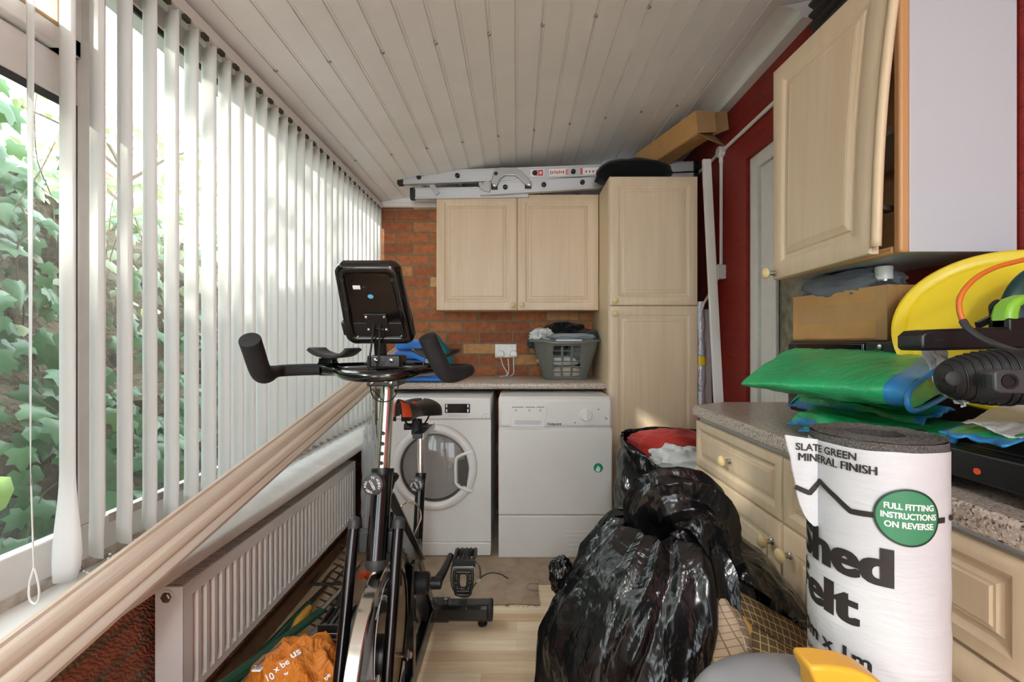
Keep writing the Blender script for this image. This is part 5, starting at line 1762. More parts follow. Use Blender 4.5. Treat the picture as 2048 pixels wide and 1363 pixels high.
# elbow rests
for xc, Yc, py in ((670, 1.15, 712), (872, 1.19, 713)):
    c0 = P(xc, py, Yc)
    def pad(u, v, c0=c0):
        x = (u - 0.5) * 0.128
        y = (v - 0.5) * 0.10
        up = 0.020 * (abs(2 * u - 1) ** 2.2)
        k = 1 - 0.25 * (2 * v - 1) ** 2 * abs(2 * u - 1)
        return c0 + Vector((x * k, y, up + 0.002 * math.sin(6 * u)))
    MB().grid(14, 8, pad).build('elbow_pad', M['black_matt'], bk, solid=0.008, smooth=60)
    c1 = P(xc - 14 if xc < 700 else xc - 8, 735, Yc - 0.01)
    MB().tube([c1 + Vector((-0.021, 0, 0)), c1 + Vector((0.021, 0, 0))], 0.021, 18).box((c1.x - 0.018, c1.y - 0.016, c1.z), (c1.x + 0.018, c1.y + 0.016, c0.z - 0.003)).build('pad_clamp', M['black_gloss'], bk, bevel=0.002)
# clamp block
a, b = P(740, 735, 1.14), P(800, 710, 1.14)
MB().box((a.x, 1.14, a.z), (b.x, 1.21, b.z)).build('stem_block', M['black'], bk, bevel=0.004)
a, b = P(733, 772, 1.125), P(797, 756, 1.125)
MB().box((a.x, 1.125, a.z), (b.x, 1.20, b.z)).build('clamp_block', M['black'], bk, bevel=0.003)
for px, py, Y in ((752, 720, 1.14), (783, 720, 1.14), (744, 764, 1.125), (782, 764, 1.125)):
    p = P(px, py, Y)
    MB().lathe([(0.0062, 0), (0.0062, 0.003), (0.004, 0.006), (0, 0.0065)], frame_from((0, -1, 0), (0, 0, 1), p), 16).build('bolt', M['chrome'], bk)
# console seen from behind
cT, cB = Vector((BX + 0.003, 1.0, 1.307)), Vector((BX + 0.003, 1.118, 1.127))
vv_ = (cT - cB)
hc = vv_.length
vv_.normalize()
uu_ = Vector((1, 0, 0))
ww_ = uu_.cross(vv_)
if ww_.y > 0:
    ww_ = -ww_
TC = Mat4(uu_, vv_, ww_, cB)
def cons_loop(ins, h, r=0.022, n=8, topw=0.151, botw=0.178, bulge=0.006):
    pts = []
    H_ = hc
    def W(y):
        return (botw + (topw - botw) * (y / H_)) / 2 - ins
    y0, y1 = ins, H_ - ins
    rr = max(0.004, r - ins * 0.5)
    for cxs, cys, a0 in ((1, 0, -PI / 2), (1, 1, 0), (-1, 1, PI / 2), (-1, 0, PI)):
        cyy = y0 + rr if cys == 0 else y1 - rr
        for i in range(n + 1):
            a = a0 + (PI / 2) * i / n
            y = cyy + rr * math.sin(a)
            x = cxs * (W(cyy) - rr) + rr * math.cos(a)
            if cys == 1:
                y += bulge * (1 - (x / (topw / 2)) ** 2)
            else:
                y -= bulge * (1 - (x / (botw / 2)) ** 2)
            pts.append(Vector((x, y, h)))
    return pts
mb = MB()
lps = [(0.006, -0.028), (0.0, -0.022), (0.0, -0.006), (0.003, 0.001), (0.010, 0.005), (0.018, 0.0055), (0.023, 0.002), (0.026, -0.002)]
Vv, Ff = [], []
for ins, h in lps:
    Vv += [TC @ p for p in cons_loop(ins, h)]
n = len(cons_loop(0, 0))
for i in range(len(lps) - 1):
    for j in range(n):
        j2 = (j + 1) % n
        Ff.append((i * n + j, i * n + j2, (i + 1) * n + j2, (i + 1) * n + j))
Ff.append(tuple(range(n)))
Ff.append(tuple((len(lps) - 1) * n + j for j in range(n - 1, -1, -1)))
mb.add(Vv, Ff)
cs = mb.build('console', M['black_gloss'], bk, smooth=40)
MB().box((-0.092, 0.022, -0.018), (0.088, 0.062, -0.001), TC).build('console_ledge', M['black'], cs, bevel=0.004)
def cbox(x0, y0, x1, y1, z0, z1, name, m, bev=0.001):
    return MB().box((x0, y0, z0), (x1, y1, z1), TC).build(name, m, cs, bevel=bev)
cbox(-0.041, 0.153, -0.023, 0.163, -0.003, -0.0008, 'label', M['ink_white'])
cbox(-0.020, 0.156, -0.010, 0.161, -0.003, -0.0010, 'slot', M['black_matt'])
T2 = TC @ Matrix.Translation((-0.003, 0.134, -0.002)) @ Matrix.Diagonal((1.25, 1, 1, 1))
M['blue_dot'] = plain('blue_sticker', '5cb3e0', 0.4)
MB().lathe([(0.0055, 0), (0.0055, 0.0012), (0, 0.0012)], T2, 20).build('blue_sticker', M['blue_dot'], cs)
cbox(-0.028, 0.036, 0.028, 0.088, -0.003, 0.004, 'mount_plate', M['black'], 0.002)
for x, y in ((-0.022, 0.080), (0.022, 0.080), (-0.022, 0.044), (0.022, 0.044)):
    MB().lathe([(0.004, 0), (0.004, 0.002), (0.002, 0.004), (0, 0.004)], TC @ Matrix.Translation((x, y, 0.004)), 12).build('screw', M['steel'], cs)
for x, y in ((-0.060, 0.182), (0.058, 0.182), (-0.066, 0.105), (0.066, 0.105)):
    MB().lathe([(0.0052, 0.0), (0.0052, 0.0012), (0.0038, 0.0012), (0.0, -0.001)], TC @ Matrix.Translation((x, y, 0.0050)), 14).build('screw_hole', M['black_matt'], cs)
MB().bar(P(762, 715, 1.165), TC @ Vector((0.004, 0.05, 0.0)), 0.030, 0.014, (0, 1, 0)).build('console_bracket', M['black'], bk, bevel=0.002)
c1 = TC @ Vector((-0.006, 0.06, 0.006))
c2 = TC @ Vector((0.008, 0.06, 0.006))
mb = MB().tube(spline([c1, P(743, 690, 1.10), P(738, 725, 1.10), P(738, 745, 1.12)], 6), 0.0026, 8)
mb.tube(spline([P(738.5, 712, 1.098), P(737.5, 735, 1.105)], 2), 0.0048, 8)
mb.build('cable', M['black_matt'], bk)
MB().tube(spline([c2, P(759, 690, 1.10), P(757, 720, 1.11), P(751, 738, 1.13)], 6), 0.0022, 8).build('cable', M['black_matt'], bk)
MB().tube(spline([P(741, 772, 1.13), P(743, 786, 1.11), P(752, 799, 1.09), P(768, 803, 1.085), P(785, 797, 1.09), P(795, 780, 1.11), P(797, 755, 1.14)], 6), 0.0016, 7).tube(spline([P(745, 778, 1.13), P(756, 790, 1.11), P(768, 802, 1.09)], 5), 0.0014, 6).build('cable', M['black_matt'], bk)

# ================================================================= LOOSE THINGS ON THE LEFT
# profiled limewashed timber
def plank_c(Y):
    return Vector((0.031 * Y - 0.826, Y, 0.454 + 0.2184 * Y))
dpl = (plank_c(2.0) - plank_c(1.0)).normalized()
across = Vector((0.60, 0.0, -0.80))
across = (across - dpl * across.dot(dpl)).normalized()
nout = across.cross(dpl)
if nout.x < 0:
    nout = -nout
sec = [(-0.052, -0.011), (-0.052, 0.004), (-0.046, 0.008), (-0.040, 0.006), (-0.034, 0.010), (-0.020, 0.011), (-0.010, 0.009), (-0.004, 0.006), (0.002, 0.010), (0.016, 0.012), (0.024, 0.010), (0.028, 0.004), (0.034, 0.007), (0.046, 0.004), (0.052, -0.003), (0.052, -0.011)]
sec = [(x, z if z < 0 else 0.004 + (z - 0.004) * 0.7) for x, z in sec]
a, b = plank_c(0.20), plank_c(2.90)
mb = MB().prism(sec, 0.0, (b - a).length)
pk = mb.build('timber_moulding', M['plank'], smooth=30)
pk.matrix_world = Mat4(across, nout, dpl, a)
tag(pk, 'long limewashed timber moulding leaning from the window sill up to the back worktop', 'timber')

# crumpled clear plastic beside the washing machine
def crum(c, r, seed, amp=0.25, sc=2.2, nu=56, nv=40, pw=2.5, flat=None, fr=3):
    def fn(d):
        k = (abs(d.x) ** pw + abs(d.y) ** pw + abs(d.z) ** pw) ** (-1 / pw)
        return k * (1 + amp * (fold(d, sc, seed, fr) - 0.5) * 0.5)
    mb = MB().blob(c, r, nu, nv, fn)
    if flat is not None:
        for i, v in enumerate(mb.v):
            if v.z < flat:
                mb.v[i] = Vector((v.x, v.y, flat + 0.0004 * (i % 4)))
    return mb
mb = crum((-0.775, 2.30, 0.36), (0.040, 0.035, 0.315), 9, 0.4, 3.0, flat=0.0)
tag(mb.build('plastic_sheet', M['bubble'], base=(-0.775, 2.3, 0.0)), 'crumpled clear plastic hanging at the left side of the washing machine', 'plastic')

# folded blue towel and teal cloth on the worktop
mb = MB()
x0, x1 = -0.70, -0.415
def towel(u, v, k=0, th=0.03, z0=0.9, sx=1.0, sh=0.0):
    a = 2 * PI * v
    w_, d_ = (x1 - x0) / 2 * sx, 0.12
    x = (x0 + x1) / 2 + sh + (u * 2 - 1) * w_
    rr = math.copysign(abs(math.cos(a)) ** 0.5, math.cos(a)) * d_
    y = 2.60 + rr + 0.012 * nz3((x * 6, a, k), 1.0, 3)
    z = z0 + th / 2 + math.copysign(abs(math.sin(a)) ** 0.7, math.sin(a)) * th / 2
    e = smoothstep(0.0, 0.05, u) * smoothstep(1.0, 0.95, u)
    z = z0 + th / 2 + (z - z0 - th / 2) * (0.35 + 0.65 * e)
    z += 0.010 * nz3((x * 9, y * 7, k * 3.1), 1.0, 5) * (1 if k else 0) + 0.02 * smoothstep(-0.45, -0.6, x) * k
    return Vector((x, y, z))
for k, (th, sx, sh) in enumerate(((0.030, 1.0, 0.0), (0.036, 0.96, -0.004), (0.044, 0.86, -0.02), (0.052, 0.74, -0.035), (0.06, 0.58, -0.055))):
    z0 = 0.901 + sum((0.024, 0.030, 0.036, 0.042, 0.05)[:k]) * 0.80
    m2 = MB().grid(26, 30, lambda u, v, k=k, th=th, z0=z0, sx=sx, sh=sh: towel(u, v, k, th, z0, sx, sh))
    mb.add(m2.v, m2.f)
tag(mb.build('towel', M['towel'], base=(-0.55, 2.6, 0.9), smooth=60), 'bright blue towel in a folded heap at the left end of the back worktop', 'towel')
mb = soft((-0.485, 2.82, 0.98), (0.075, 0.06, 0.165), 15, 0.2, 3.0, flat=0.901)
for i, v in enumerate(mb.v):
    mb.v[i] = v + Vector((-0.30 * max(0, v.z - 0.98), 0, 0))
tag(mb.build('cloth', M['teal'], base=(-0.485, 2.82, 0.9)), 'teal cloth standing against the bricks behind the blue towel', 'cloth')

# laundry basket
LB = Vector((0.302, 2.765, 0.9005))
lb = thing('laundry_basket', 'grey green plastic laundry basket full of clothes on the back worktop', 'basket', LB)
def bask(a, t):
    """a 0..1 round the rim, t 0..1 up the wall"""
    hx = 0.135 + 0.073 * t
    hy = 0.105 + 0.052 * t
    pw = 4.5
    ang = 2 * PI * a
    c_, s_ = math.cos(ang), math.sin(ang)
    k = (abs(c_) ** pw + abs(s_) ** pw) ** (-1 / pw)
    return LB + Vector((hx * c_ * k, hy * s_ * k, 0.002 + 0.243 * t))
mb = MB()
NA, NV_ = 160, 38
cells = set()
for i in range(NA):
    ang = 360 * (i + 0.5) / NA
    for j in range(NV_):
        t = (j + 0.5) / NV_
        front = 228 < ang < 312 or 48 < ang < 132
        side = ang < 28 or ang > 332 or 152 < ang < 208
        hole = False
        if 0.07 < t < 0.86 and (front or side):
            row = ((t - 0.07) / 0.79 * 6) % 1.0
            if front:
                x = bask((i + .5) / NA, t).x - LB.x
                colm = (x + 0.087) / 0.174 * 3
                hole = 0 < colm < 3 and 0.10 < colm % 1 < 0.90 and 0.16 < row < 0.86
            else:
                y = bask((i + .5) / NA, t).y - LB.y
                colm = (y + 0.066) / 0.132 * 3
                hole = 0 < colm < 3 and 0.10 < colm % 1 < 0.90 and 0.16 < row < 0.86
        if not hole:
            cells.add((i, j))
idx, Vv, Ff = {}, [], []
def vid(i, j):
    i %= NA
    if (i, j) not in idx:
        idx[(i, j)] = len(Vv)
        Vv.append(bask(i / NA, j / NV_))
    return idx[(i, j)]
for i, j in sorted(cells):
    Ff.append((vid(i, j), vid(i + 1, j), vid(i + 1, j + 1), vid(i, j + 1)))
base_c = len(Vv)
Vv.append(LB + Vector((0, 0, 0.002)))
for i in range(NA):
    Ff.append((base_c, vid(i + 1, 0), vid(i, 0)))
mb.add(Vv, Ff)
mb.build('body', M['basket'], lb, solid=0.003, smooth=40)
rim = [bask(i / 80, 1.0) for i in range(80)]
mb = MB()
secr = [(-0.001, 0.0), (0.016, 0.002), (0.020, -0.002), (0.020, -0.014), (0.016, -0.014), (0.014, -0.004), (-0.001, -0.006)]
Vv, Ff = [], []
for i, p in enumerate(rim):
    o = (p - LB)
    d = Vector((o.x, o.y, 0)).normalized()
    dip = -0.010 * (smoothstep(0.030, 0.0, abs(i / 80 - 0.75) - 0.055))
    for q_, z in secr:
        Vv.append(p + d * q_ + Vector((0, 0, z + dip)))
m_ = len(secr)
for i in range(80):
    for j in range(m_):
        Ff.append((i * m_ + j, ((i + 1) % 80) * m_ + j, ((i + 1) % 80) * m_ + (j + 1) % m_, i * m_ + (j + 1) % m_))
MB().add(Vv, Ff).build('rim', M['basket'], lb, smooth=40)
a, b = P(1113, 677, 2.56), P(1165, 673, 2.56)
MB().box((a.x, 2.579, LB.z + 0.236), (b.x, 2.587, LB.z + 0.2465)).build('handle_lip', M['carcass'], lb, bevel=0.002)

def garment(name, c, r, seed, mat, label, amp=0.3, sc=1.6, rot=0.0, cat='clothing', group=None, flat=None, pw=2.4, nu=56, nv=36):
    T = Matrix.Rotation(rot, 4, 'Z')
    def fn(d):
        k = (abs(d.x) ** pw + abs(d.y) ** pw + abs(d.z) ** pw) ** (-1 / pw)
        return k * (1 + amp * (fold(d, sc, seed, 4) - 0.55) * 0.6)
    mb = MB().blob(c, r, nu, nv, fn, T)
    if flat is not None:
        for i, v in enumerate(mb.v):
            if v.z < flat:
                mb.v[i] = Vector((v.x, v.y, flat + 0.0004 * (i % 4)))
    o = mb.build(name, mat, base=c, smooth=60)
    return tag(o, label, cat, group)
L0 = LB
garment('garment', L0 + Vector((-0.01, 0.0, 0.045)), (0.125, 0.095, 0.040), 21, M['cl_stripe'], 'cream fabric showing through the lowest holes of the laundry basket', 0.12, 2.0)
garment('garment', L0 + Vector((-0.03, 0.0, 0.115)), (0.138, 0.108, 0.032), 22, M['cl_white'], 'white fabric showing through the middle holes of the laundry basket', 0.12, 2.0)
garment('garment', L0 + Vector((0.085, -0.02, 0.165)), (0.075, 0.105, 0.055), 23, M['cl_grey'], 'slate grey fabric showing through the right hand upper holes of the basket', 0.12, 2.0)
garment('garment', L0 + Vector((-0.07, -0.0, 0.175)), (0.090, 0.115, 0.030), 24, M['cl_dark'], 'charcoal fabric showing through the upper left holes of the basket', 0.12, 2.0)
garment('garment', L0 + Vector((0.03, -0.09, 0.262)), (0.135, 0.06, 0.020), 25, M['cl_blue'], 'pale blue grey garment lying along the front rim of the laundry basket', 0.3, 2.0)
garment('garment', L0 + Vector((0.01, 0.01, 0.287)), (0.115, 0.085, 0.055), 26, M['cl_black'], 'black garment heaped highest on the laundry basket', 0.5, 1.5)
garment('garment', L0 + Vector((0.135, 0.01, 0.270)), (0.072, 0.10, 0.036), 27, M['cl_dark'], 'charcoal garment at the right end of the laundry basket rim', 0.35, 1.7)
garment('garment', L0 + Vector((-0.145, -0.02, 0.265)), (0.062, 0.085, 0.042), 28, M['cl_white'], 'white garment spilling over the left end of the laundry basket', 0.6, 1.7)
garment('garment', L0 + Vector((-0.205, -0.02, 0.222)), (0.026, 0.060, 0.030), 29, M['cl_dark'], 'dark sock like garment hanging off the left rim of the basket', 0.5, 1.8)

# worn carpet offcut in front of the machines
ca = thing('carpet_offcut', 'worn brown carpet piece on the floor in front of the machines, nearer the viewer', 'carpet', (-0.3, 2.05, 0))
def carp(u, v, x0, x1, y0, y1, z):
    x = x0 + (x1 - x0) * u
    y = y0 + (y1 - y0) * v
    if v == 0:
        y += 0.008 * nz3((x * 14, 0, 0), 1, 1)
    if u == 1:
        x += 0.006 * nz3((0, y * 14, 0), 1, 2)
    e = min(u, 1 - u, v, 1 - v)
    return Vector((x, y, z * (0.5 + 0.5 * smoothstep(0, 0.03, e)) + 0.002 * nz3((x * 7, y * 7, 0), 1, 4)))
mb = MB().grid(60, 30, lambda u, v: carp(u, v, -0.80, 0.100, 1.87, 2.40, 0.009))
for i in range(60):
    pass
mb.build('pile', M['carpet'], ca)
rs = random.Random(8)
mb = MB()
for i in range(46):
    x = -0.80 + 0.9 * rs.random()
    mb.tube([(x, 1.872, 0.006), (x + rs.uniform(-.01, .01), 1.865, 0.004), (x + rs.uniform(-.015, .015), 1.858 - 0.01 * rs.random(), 0.002)], 0.0006, 4)
mb.tube(spline([(0.10, 2.02, 0.010), (0.06, 2.015, 0.012), (0.045, 1.99, 0.012), (0.06, 1.965, 0.012), (0.10, 1.96, 0.010)], 6), 0.0009, 5)
o = mb.build('frayed_thread', M['rust'], ca)
o['kind'] = 'stuff'
mb = MB().grid(40, 20, lambda u, v: carp(u, v, -0.75, 0.45, 2.03, 2.86, 0.004))
tag(mb.build('carpet_offcut', M['carpet'], base=(0, 2.4, 0)), 'brown carpet piece mostly under the washing machine and dryer', 'carpet')

# garden tools under the radiator
def tine_tool():
    t = thing('garden_rake', 'dark steel garden rake with a green handle lying under the radiator', 'rake', (-0.72, 1.72, 0.0))
    A, B = Vector((-0.705, 1.60, 0.055)), Vector((-0.735, 1.98, 0.20))
    mb = MB().tube(spline([A, (A + B) / 2 + Vector((0.01, 0, 0.0)), B], 6), 0.0095, 10)
    mb.build('head_bar', M['rust'], t)
    for k in range(12):
        p = A + (B - A) * ((k + 0.3) / 12)
        MB().tube(spline([p, p + Vector((-0.030, 0.008, 0.010)), p + Vector((-0.065, 0.010, 0.024))], 4), [0.006, 0.0058, 0.0055, 0.005, 0.0045, 0.004, 0.0035, 0.003, 0.002], 7).build('tine', M['rust'], t)
    m = A + (B - A) * 0.45
    h0, h1 = P(645, 1219, 1.66), P(455, 1362, 1.18)
    dd = (h1 - h0).normalized()
    MB().tube([m, h0 + dd * 0.03], [0.009, 0.011], 12).build('ferrule', M['steel'], t)
    MB().tube([h0, h0 + dd * 1.05], 0.0145, 14).build('handle', M['green_handle'], t)
tine_tool()
t = thing('garden_fork', 'second garden tool with a dark green handle, behind the rake against the brick wall', 'garden tool', (-0.83, 1.75, 0.0))
h0, h1 = P(617, 1207, 1.78), P(500, 1330, 1.36)
dd = (h1 - h0).normalized()
MB().tube([h0, h0 + dd * 1.1], 0.0135, 14).build('handle', M['green_handle'], t)
nk = h0 - dd * 0.20
MB().tube([h0 + dd * .02, nk], [0.011, 0.008], 12).build('socket', M['rust'], t)
sdv = Vector((1, 0, 0)) - dd * dd.x
sdv.normalize()
MB().tube([nk - sdv * 0.08, nk + sdv * 0.08], 0.007, 10).build('shoulder', M['rust'], t)
for k in range(4):
    q0 = nk + sdv * (-0.08 + 0.16 * k / 3)
    MB().tube(spline([q0, q0 - dd * 0.12 + Vector((0, 0, 0.012)), q0 - dd * 0.26 + Vector((0, 0, 0.0))], 5), [0.006 - 0.0004 * i for i in range(11)], 8).build('tine', M['rust'], t)
t = thing('hand_tool', 'yellow handled hand tool between the two green tool handles', 'hand tool', P(600, 1240, 1.55))
MB().tube(spline([P(588, 1256, 1.50), P(598, 1240, 1.55), P(612, 1224, 1.62), P(619, 1214, 1.66)], 5), [0.010 + 0.006 * math.sin(PI * i / 15) for i in range(16)], 12).build('grip', M['toy_yellow'], t)
MB().tube([P(606, 1232, 1.585), P(617, 1222, 1.65)], [0.010, 0.012], 10).build('collar', M['black'], t)
for i, (pts, lab) in enumerate((([(663, 1262, 1.5), (668, 1248, 1.53), (674, 1236, 1.58), (688, 1228, 1.64)], 'red orange tool handle on the floor left of the bike, nearer of the two'),
                               ([(722, 1152, 1.9), (730, 1146, 1.93), (738, 1152, 1.95), (744, 1164, 1.98)], 'red orange tool handle on the floor behind the bike fork, further of the two'))):
    o0 = P(*pts[0])
    t = thing('hand_tool', lab, 'hand tool', (o0.x, o0.y, 0))
    MB().tube(spline([P(*q_) for q_ in pts], 5), 0.014, 12).build('grip', M['orange_bit'], t)
    e = P(*pts[-1])
    e0 = P(*pts[-2])
    d = (e - e0).normalized()
    MB().tube([e - d * 0.01, e + d * 0.16], [0.012, 0.008], 10).build('shaft', M['black'], t)
mb = MB().tube([P(594, 1300, 1.32), P(640, 1256, 1.52)], 0.016, 14)
tag(mb.build('grey_tube', M['steel'], base=P(594, 1300, 1.32)), 'short grey metal tube on the floor behind the orange bag', 'tube')
mb = MB().tube(spline([P(700, 1250, 1.72), P(676, 1290, 1.60), P(690, 1330, 1.5), P(740, 1300, 1.6), P(735, 1180, 1.8), P(745, 1160, 1.9)], 8), 0.011, 10)
tag(mb.build('hose', M['black_matt'], base=P(700, 1250, 1.7)), 'black hose coiled on the floor behind the bike fork', 'hose')
t = thing('packaging_strip', 'narrow clear and white packaging strip lying along the orange bag', 'packaging', P(545, 1310, 1.12))
MB().bar(P(512, 1341, 1.06), P(580, 1279, 1.22), 0.022, 0.004, (0, -0.4, 1)).build('strip', M['ink_white'], t, bevel=0.001)
MB().bar(P(509, 1333, 1.058), P(577, 1273, 1.218), 0.008, 0.006, (0, -0.4, 1)).build('edge', M['steel'], t, bevel=0.001)
# orange carrier bag
ob = crum((-0.565, 1.13, 0.155), (0.135, 0.11, 0.175), 31, 0.30, 1.5, 80, 56, 2.3, flat=0.0)
o = ob.build('carrier_bag', M['orange_bag'], base=(-0.555, 1.13, 0.0), smooth=60)
tag(o, 'crumpled orange plastic carrier bag on the floor left of the flywheel', 'carrier bag')
bv = BVHTree.FromPolygons([tuple(v) for v in ob.v], ob.f)
mb = MB()
def onto(m, s, px, py, w, h, rot, tree, Y0, bold=0.02, off=0.0025):
    ca_, sa_ = math.cos(rot), math.sin(rot)
    def fn(u, v):
        x, y = (u - 0.5) * w, (v - 0.5) * h
        X, Z = px + x * ca_ + y * sa_, py + x * sa_ - y * ca_
        src = Vector((0, 0, EYE))
        d = (P(X, Z, Y0) - src).normalized()
        hit = tree.ray_cast(src, d)
        if hit[0] is None:
            return P(X, Z, Y0)
        return hit[0] - d * off
    put_text(m, s, fn, bold, 0.15)
for s_, x, y, w_, h_, r in (('us', 590, 1304, 22, 15, -0.5), ('x be', 562, 1330, 36, 12, -0.6), ('10', 540, 1352, 16, 14, -0.4), ('be', 654, 1352, 14, 9, -0.9), ('w', 572, 1345, 10, 8, -0.4)):
    onto(mb, s_, x, y, w_, h_, r, bv, 1.1)
mb.build('lettering', M['ink_white'], o, smooth=0)

# ================================================================= LOOSE THINGS ON THE RIGHT
# big black bin liner with its gathered neck
BC = Vector((0.273, 1.02, 0.0))
NK = Vector((0.345, 1.00, 0.722))
bag = MB()
def bagf(u, v):
    a = 2 * PI * u
    z = NK.z * v
    k = smoothstep(0.62, 1.02, v)
    dome = math.sqrt(max(0.0, 1 - max(0, (v - 0.56) / 0.455) ** 2.5))
    rx = 0.062 + (0.188 - 0.062) * dome
    ry = 0.062 + (0.205 - 0.062) * dome
    w0 = 1 + 0.05 * math.sin(PI * min(1, v / 0.9))
    rx, ry = rx * w0, ry * w0
    c = BC.lerp(Vector((NK.x, NK.y, 0)), k)
    ph = a * 6 + 3.6 * nz3((math.cos(a), math.sin(a), v * 0.9), 1.3, 2)
    ridge = 1 - 2 * abs(math.sin(ph)) ** 0.7
    pl = ridge * (0.007 + 0.010 * k) * (0.4 + 0.9 * abs(nz3((math.cos(a), math.sin(a), v), 2.0, 9)))* 1.3 + 0.004 * math.sin(a * 19 + 2 * v) * k
    pl += 0.024 * fold((math.cos(a) * 1.2, math.sin(a) * 1.2, v * 1.2), 1.2, 7, 3) * (1 - 0.6 * k)
    return Vector((c.x + math.cos(a) * (rx + pl), c.y + math.sin(a) * (ry + pl), z))
bag.grid(200, 70, bagf, cu=True)
# flopped over top
def topf(u, v):
    a = 2 * PI * u
    path = spline([NK + Vector((0, 0, -0.03)), NK + Vector((-0.012, -0.02, 0.03)), NK + Vector((0.0, -0.045, 0.052)), NK + Vector((0.035, -0.065, 0.045)), NK + Vector((0.052, -0.07, 0.0)), NK + Vector((0.055, -0.07, -0.05))], 12)
    t = v * (len(path) - 1)
    i = min(int(t), len(path) - 2)
    c = path[i].lerp(path[i + 1], t - i)
    tg = (path[i + 1] - path[i]).normalized()
    T = frame_from(tg, (0, 1, 0.3))
    r = 0.050 + 0.016 * math.sin(PI * min(1, v * 0.95)) ** 0.8
    r1, r2 = r * (1.35 - 0.35 * smoothstep(0.2, 0.6, v)), r * 0.66
    pl = 0.007 * (1 - 2 * abs(math.sin(a * 4 + 2.5 * v)) ** 0.7) + 0.010 * fold((math.cos(a), math.sin(a), v * 1.6), 1.3, 12, 2)
    o = T.to_3x3() @ Vector((math.cos(a) * (r1 + pl), math.sin(a) * (r2 + pl), 0))
    return c + o
bag.grid(130, 50, topf, cu=True)
# skirt of the torn side spread over the cupboard front
up_ = spline([P(1405, 1060, 1.02), P(1455, 1062, 1.03), P(1512, 1095, 1.01), P(1562, 1150, 0.98), P(1608, 1210, 0.955)], 8)
lo_ = spline([P(1405, 1120, 0.90), P(1440, 1140, 0.90), P(1500, 1172, 0.88), P(1560, 1215, 0.86), P(1612, 1262, 0.84)], 8)
def skirt(u, v):
    t = u * (len(up_) - 1)
    i = min(int(t), len(up_) - 2)
    p = up_[i].lerp(up_[i + 1], t - i)
    q_ = lo_[i].lerp(lo_[i + 1], t - i)
    c = p.lerp(q_, v)
    b_ = 0.035 * math.sin(PI * v)
    c = c + Vector((-0.25 * b_, -0.6 * b_, 0.45 * b_))
    w_ = 0.012 * fold(c, 11, 5, 3) + 0.006 * math.sin(22 * u + 5 * v)
    return c + Vector((-0.3 * w_, -0.7 * w_, 0.6 * w_))
bag.grid(60, 30, skirt)
def curtain(u, v):
    p = skirt(1.0 - u, 0.0)
    q_ = Vector((p.x + 0.03, p.y + 0.03, 0.02))
    q_.x = min(q_.x, 0.632)
    p.x = min(p.x, 0.634)
    c = p.lerp(q_, v)
    return c + Vector((-0.012 * (0.5 + 0.5 * fold(c, 8, 3, 2)) * v, 0, 0))
bag.grid(40, 14, curtain)
o = bag.build('bin_bag', M['bag'], base=(0.26, 1.02, 0), smooth=70)
tag(o, 'big black bin liner with a gathered floppy top and torn side, nearest bag', 'bin bag')
bag_o = o
mb = soft(P(1122, 1150, 1.04), (0.020, 0.02, 0.030), 33, 0.5, 4)
part_label(mb.build('knot', M['bag'], bag_o, smooth=60), 'scrunched tied corner of the bin liner')

# cloths in the torn bag
def slab(name, corners, th, seed, mat, label, wav=0.012, n=26, sc=9):
    A, B, C_, D = [Vector(c) for c in corners]
    def fn(u, v):
        p = A.lerp(B, u).lerp(D.lerp(C_, u), v)
        nrm = (B - A).cross(D - A).normalized()
        if nrm.y > 0: nrm = -nrm
        e = math.sin(PI * u) ** 0.5 * math.sin(PI * v) ** 0.5
        return p + nrm * (wav * fold(p, sc, seed, 3) + th * e)
    mb = MB().grid(n, n, fn)
    o = mb.build(name, mat, base=(A + C_) / 2, smooth=70, solid=0.006)
    uvl = o.data.uv_layers.new(name='weave')
    lu, lv = (B - A).length, (D - A).length
    for lp in o.data.loops:
        gi, gj = divmod(lp.vertex_index, n + 1)
        uvl.data[lp.index].uv = (gi / n * lu, gj / n * lv)
    return tag(o, label, 'cloth')
slab('cushion', [P(1432, 1158, .905), P(1612, 1262, .85), P(1610, 1345, 0.82), P(1470, 1250, 0.86)], 0.020, 41, M['check'], 'brown cushion with a tan check inside the torn bin liner', 0.004)
slab('cloth', [P(1500, 1250, .85), P(1612, 1320, .80), P(1612, 1390, 0.76), P(1490, 1345, 0.80)], 0.016, 42, M['check'], 'brown cloth with a tan check below the checked cushion in the torn bag', 0.006)
slab('cloth', [P(1412, 1185, .875), P(1445, 1190, .87), P(1520, 1350, .80), P(1418, 1372, 0.80)], 0.022, 43, M['net'], 'beige diamond patterned cloth at the left of the torn bag opening', 0.010, sc=7)
slab('cloth', [P(1443, 1205, .865), P(1470, 1215, .865), P(1505, 1340, .80), P(1480, 1320, 0.80)], 0.014, 44, M['brown_print'], 'brown printed cloth fold between the beige cloth and the checked cushion', 0.008, sc=10)
slab('paper_scrap', [P(1468, 1222, .85), P(1488, 1235, .85), P(1512, 1272, .835), P(1482, 1270, 0.835)], 0.004, 45, M['card'], 'small tan paper scrap on the checked cloths in the torn bag', 0.003)

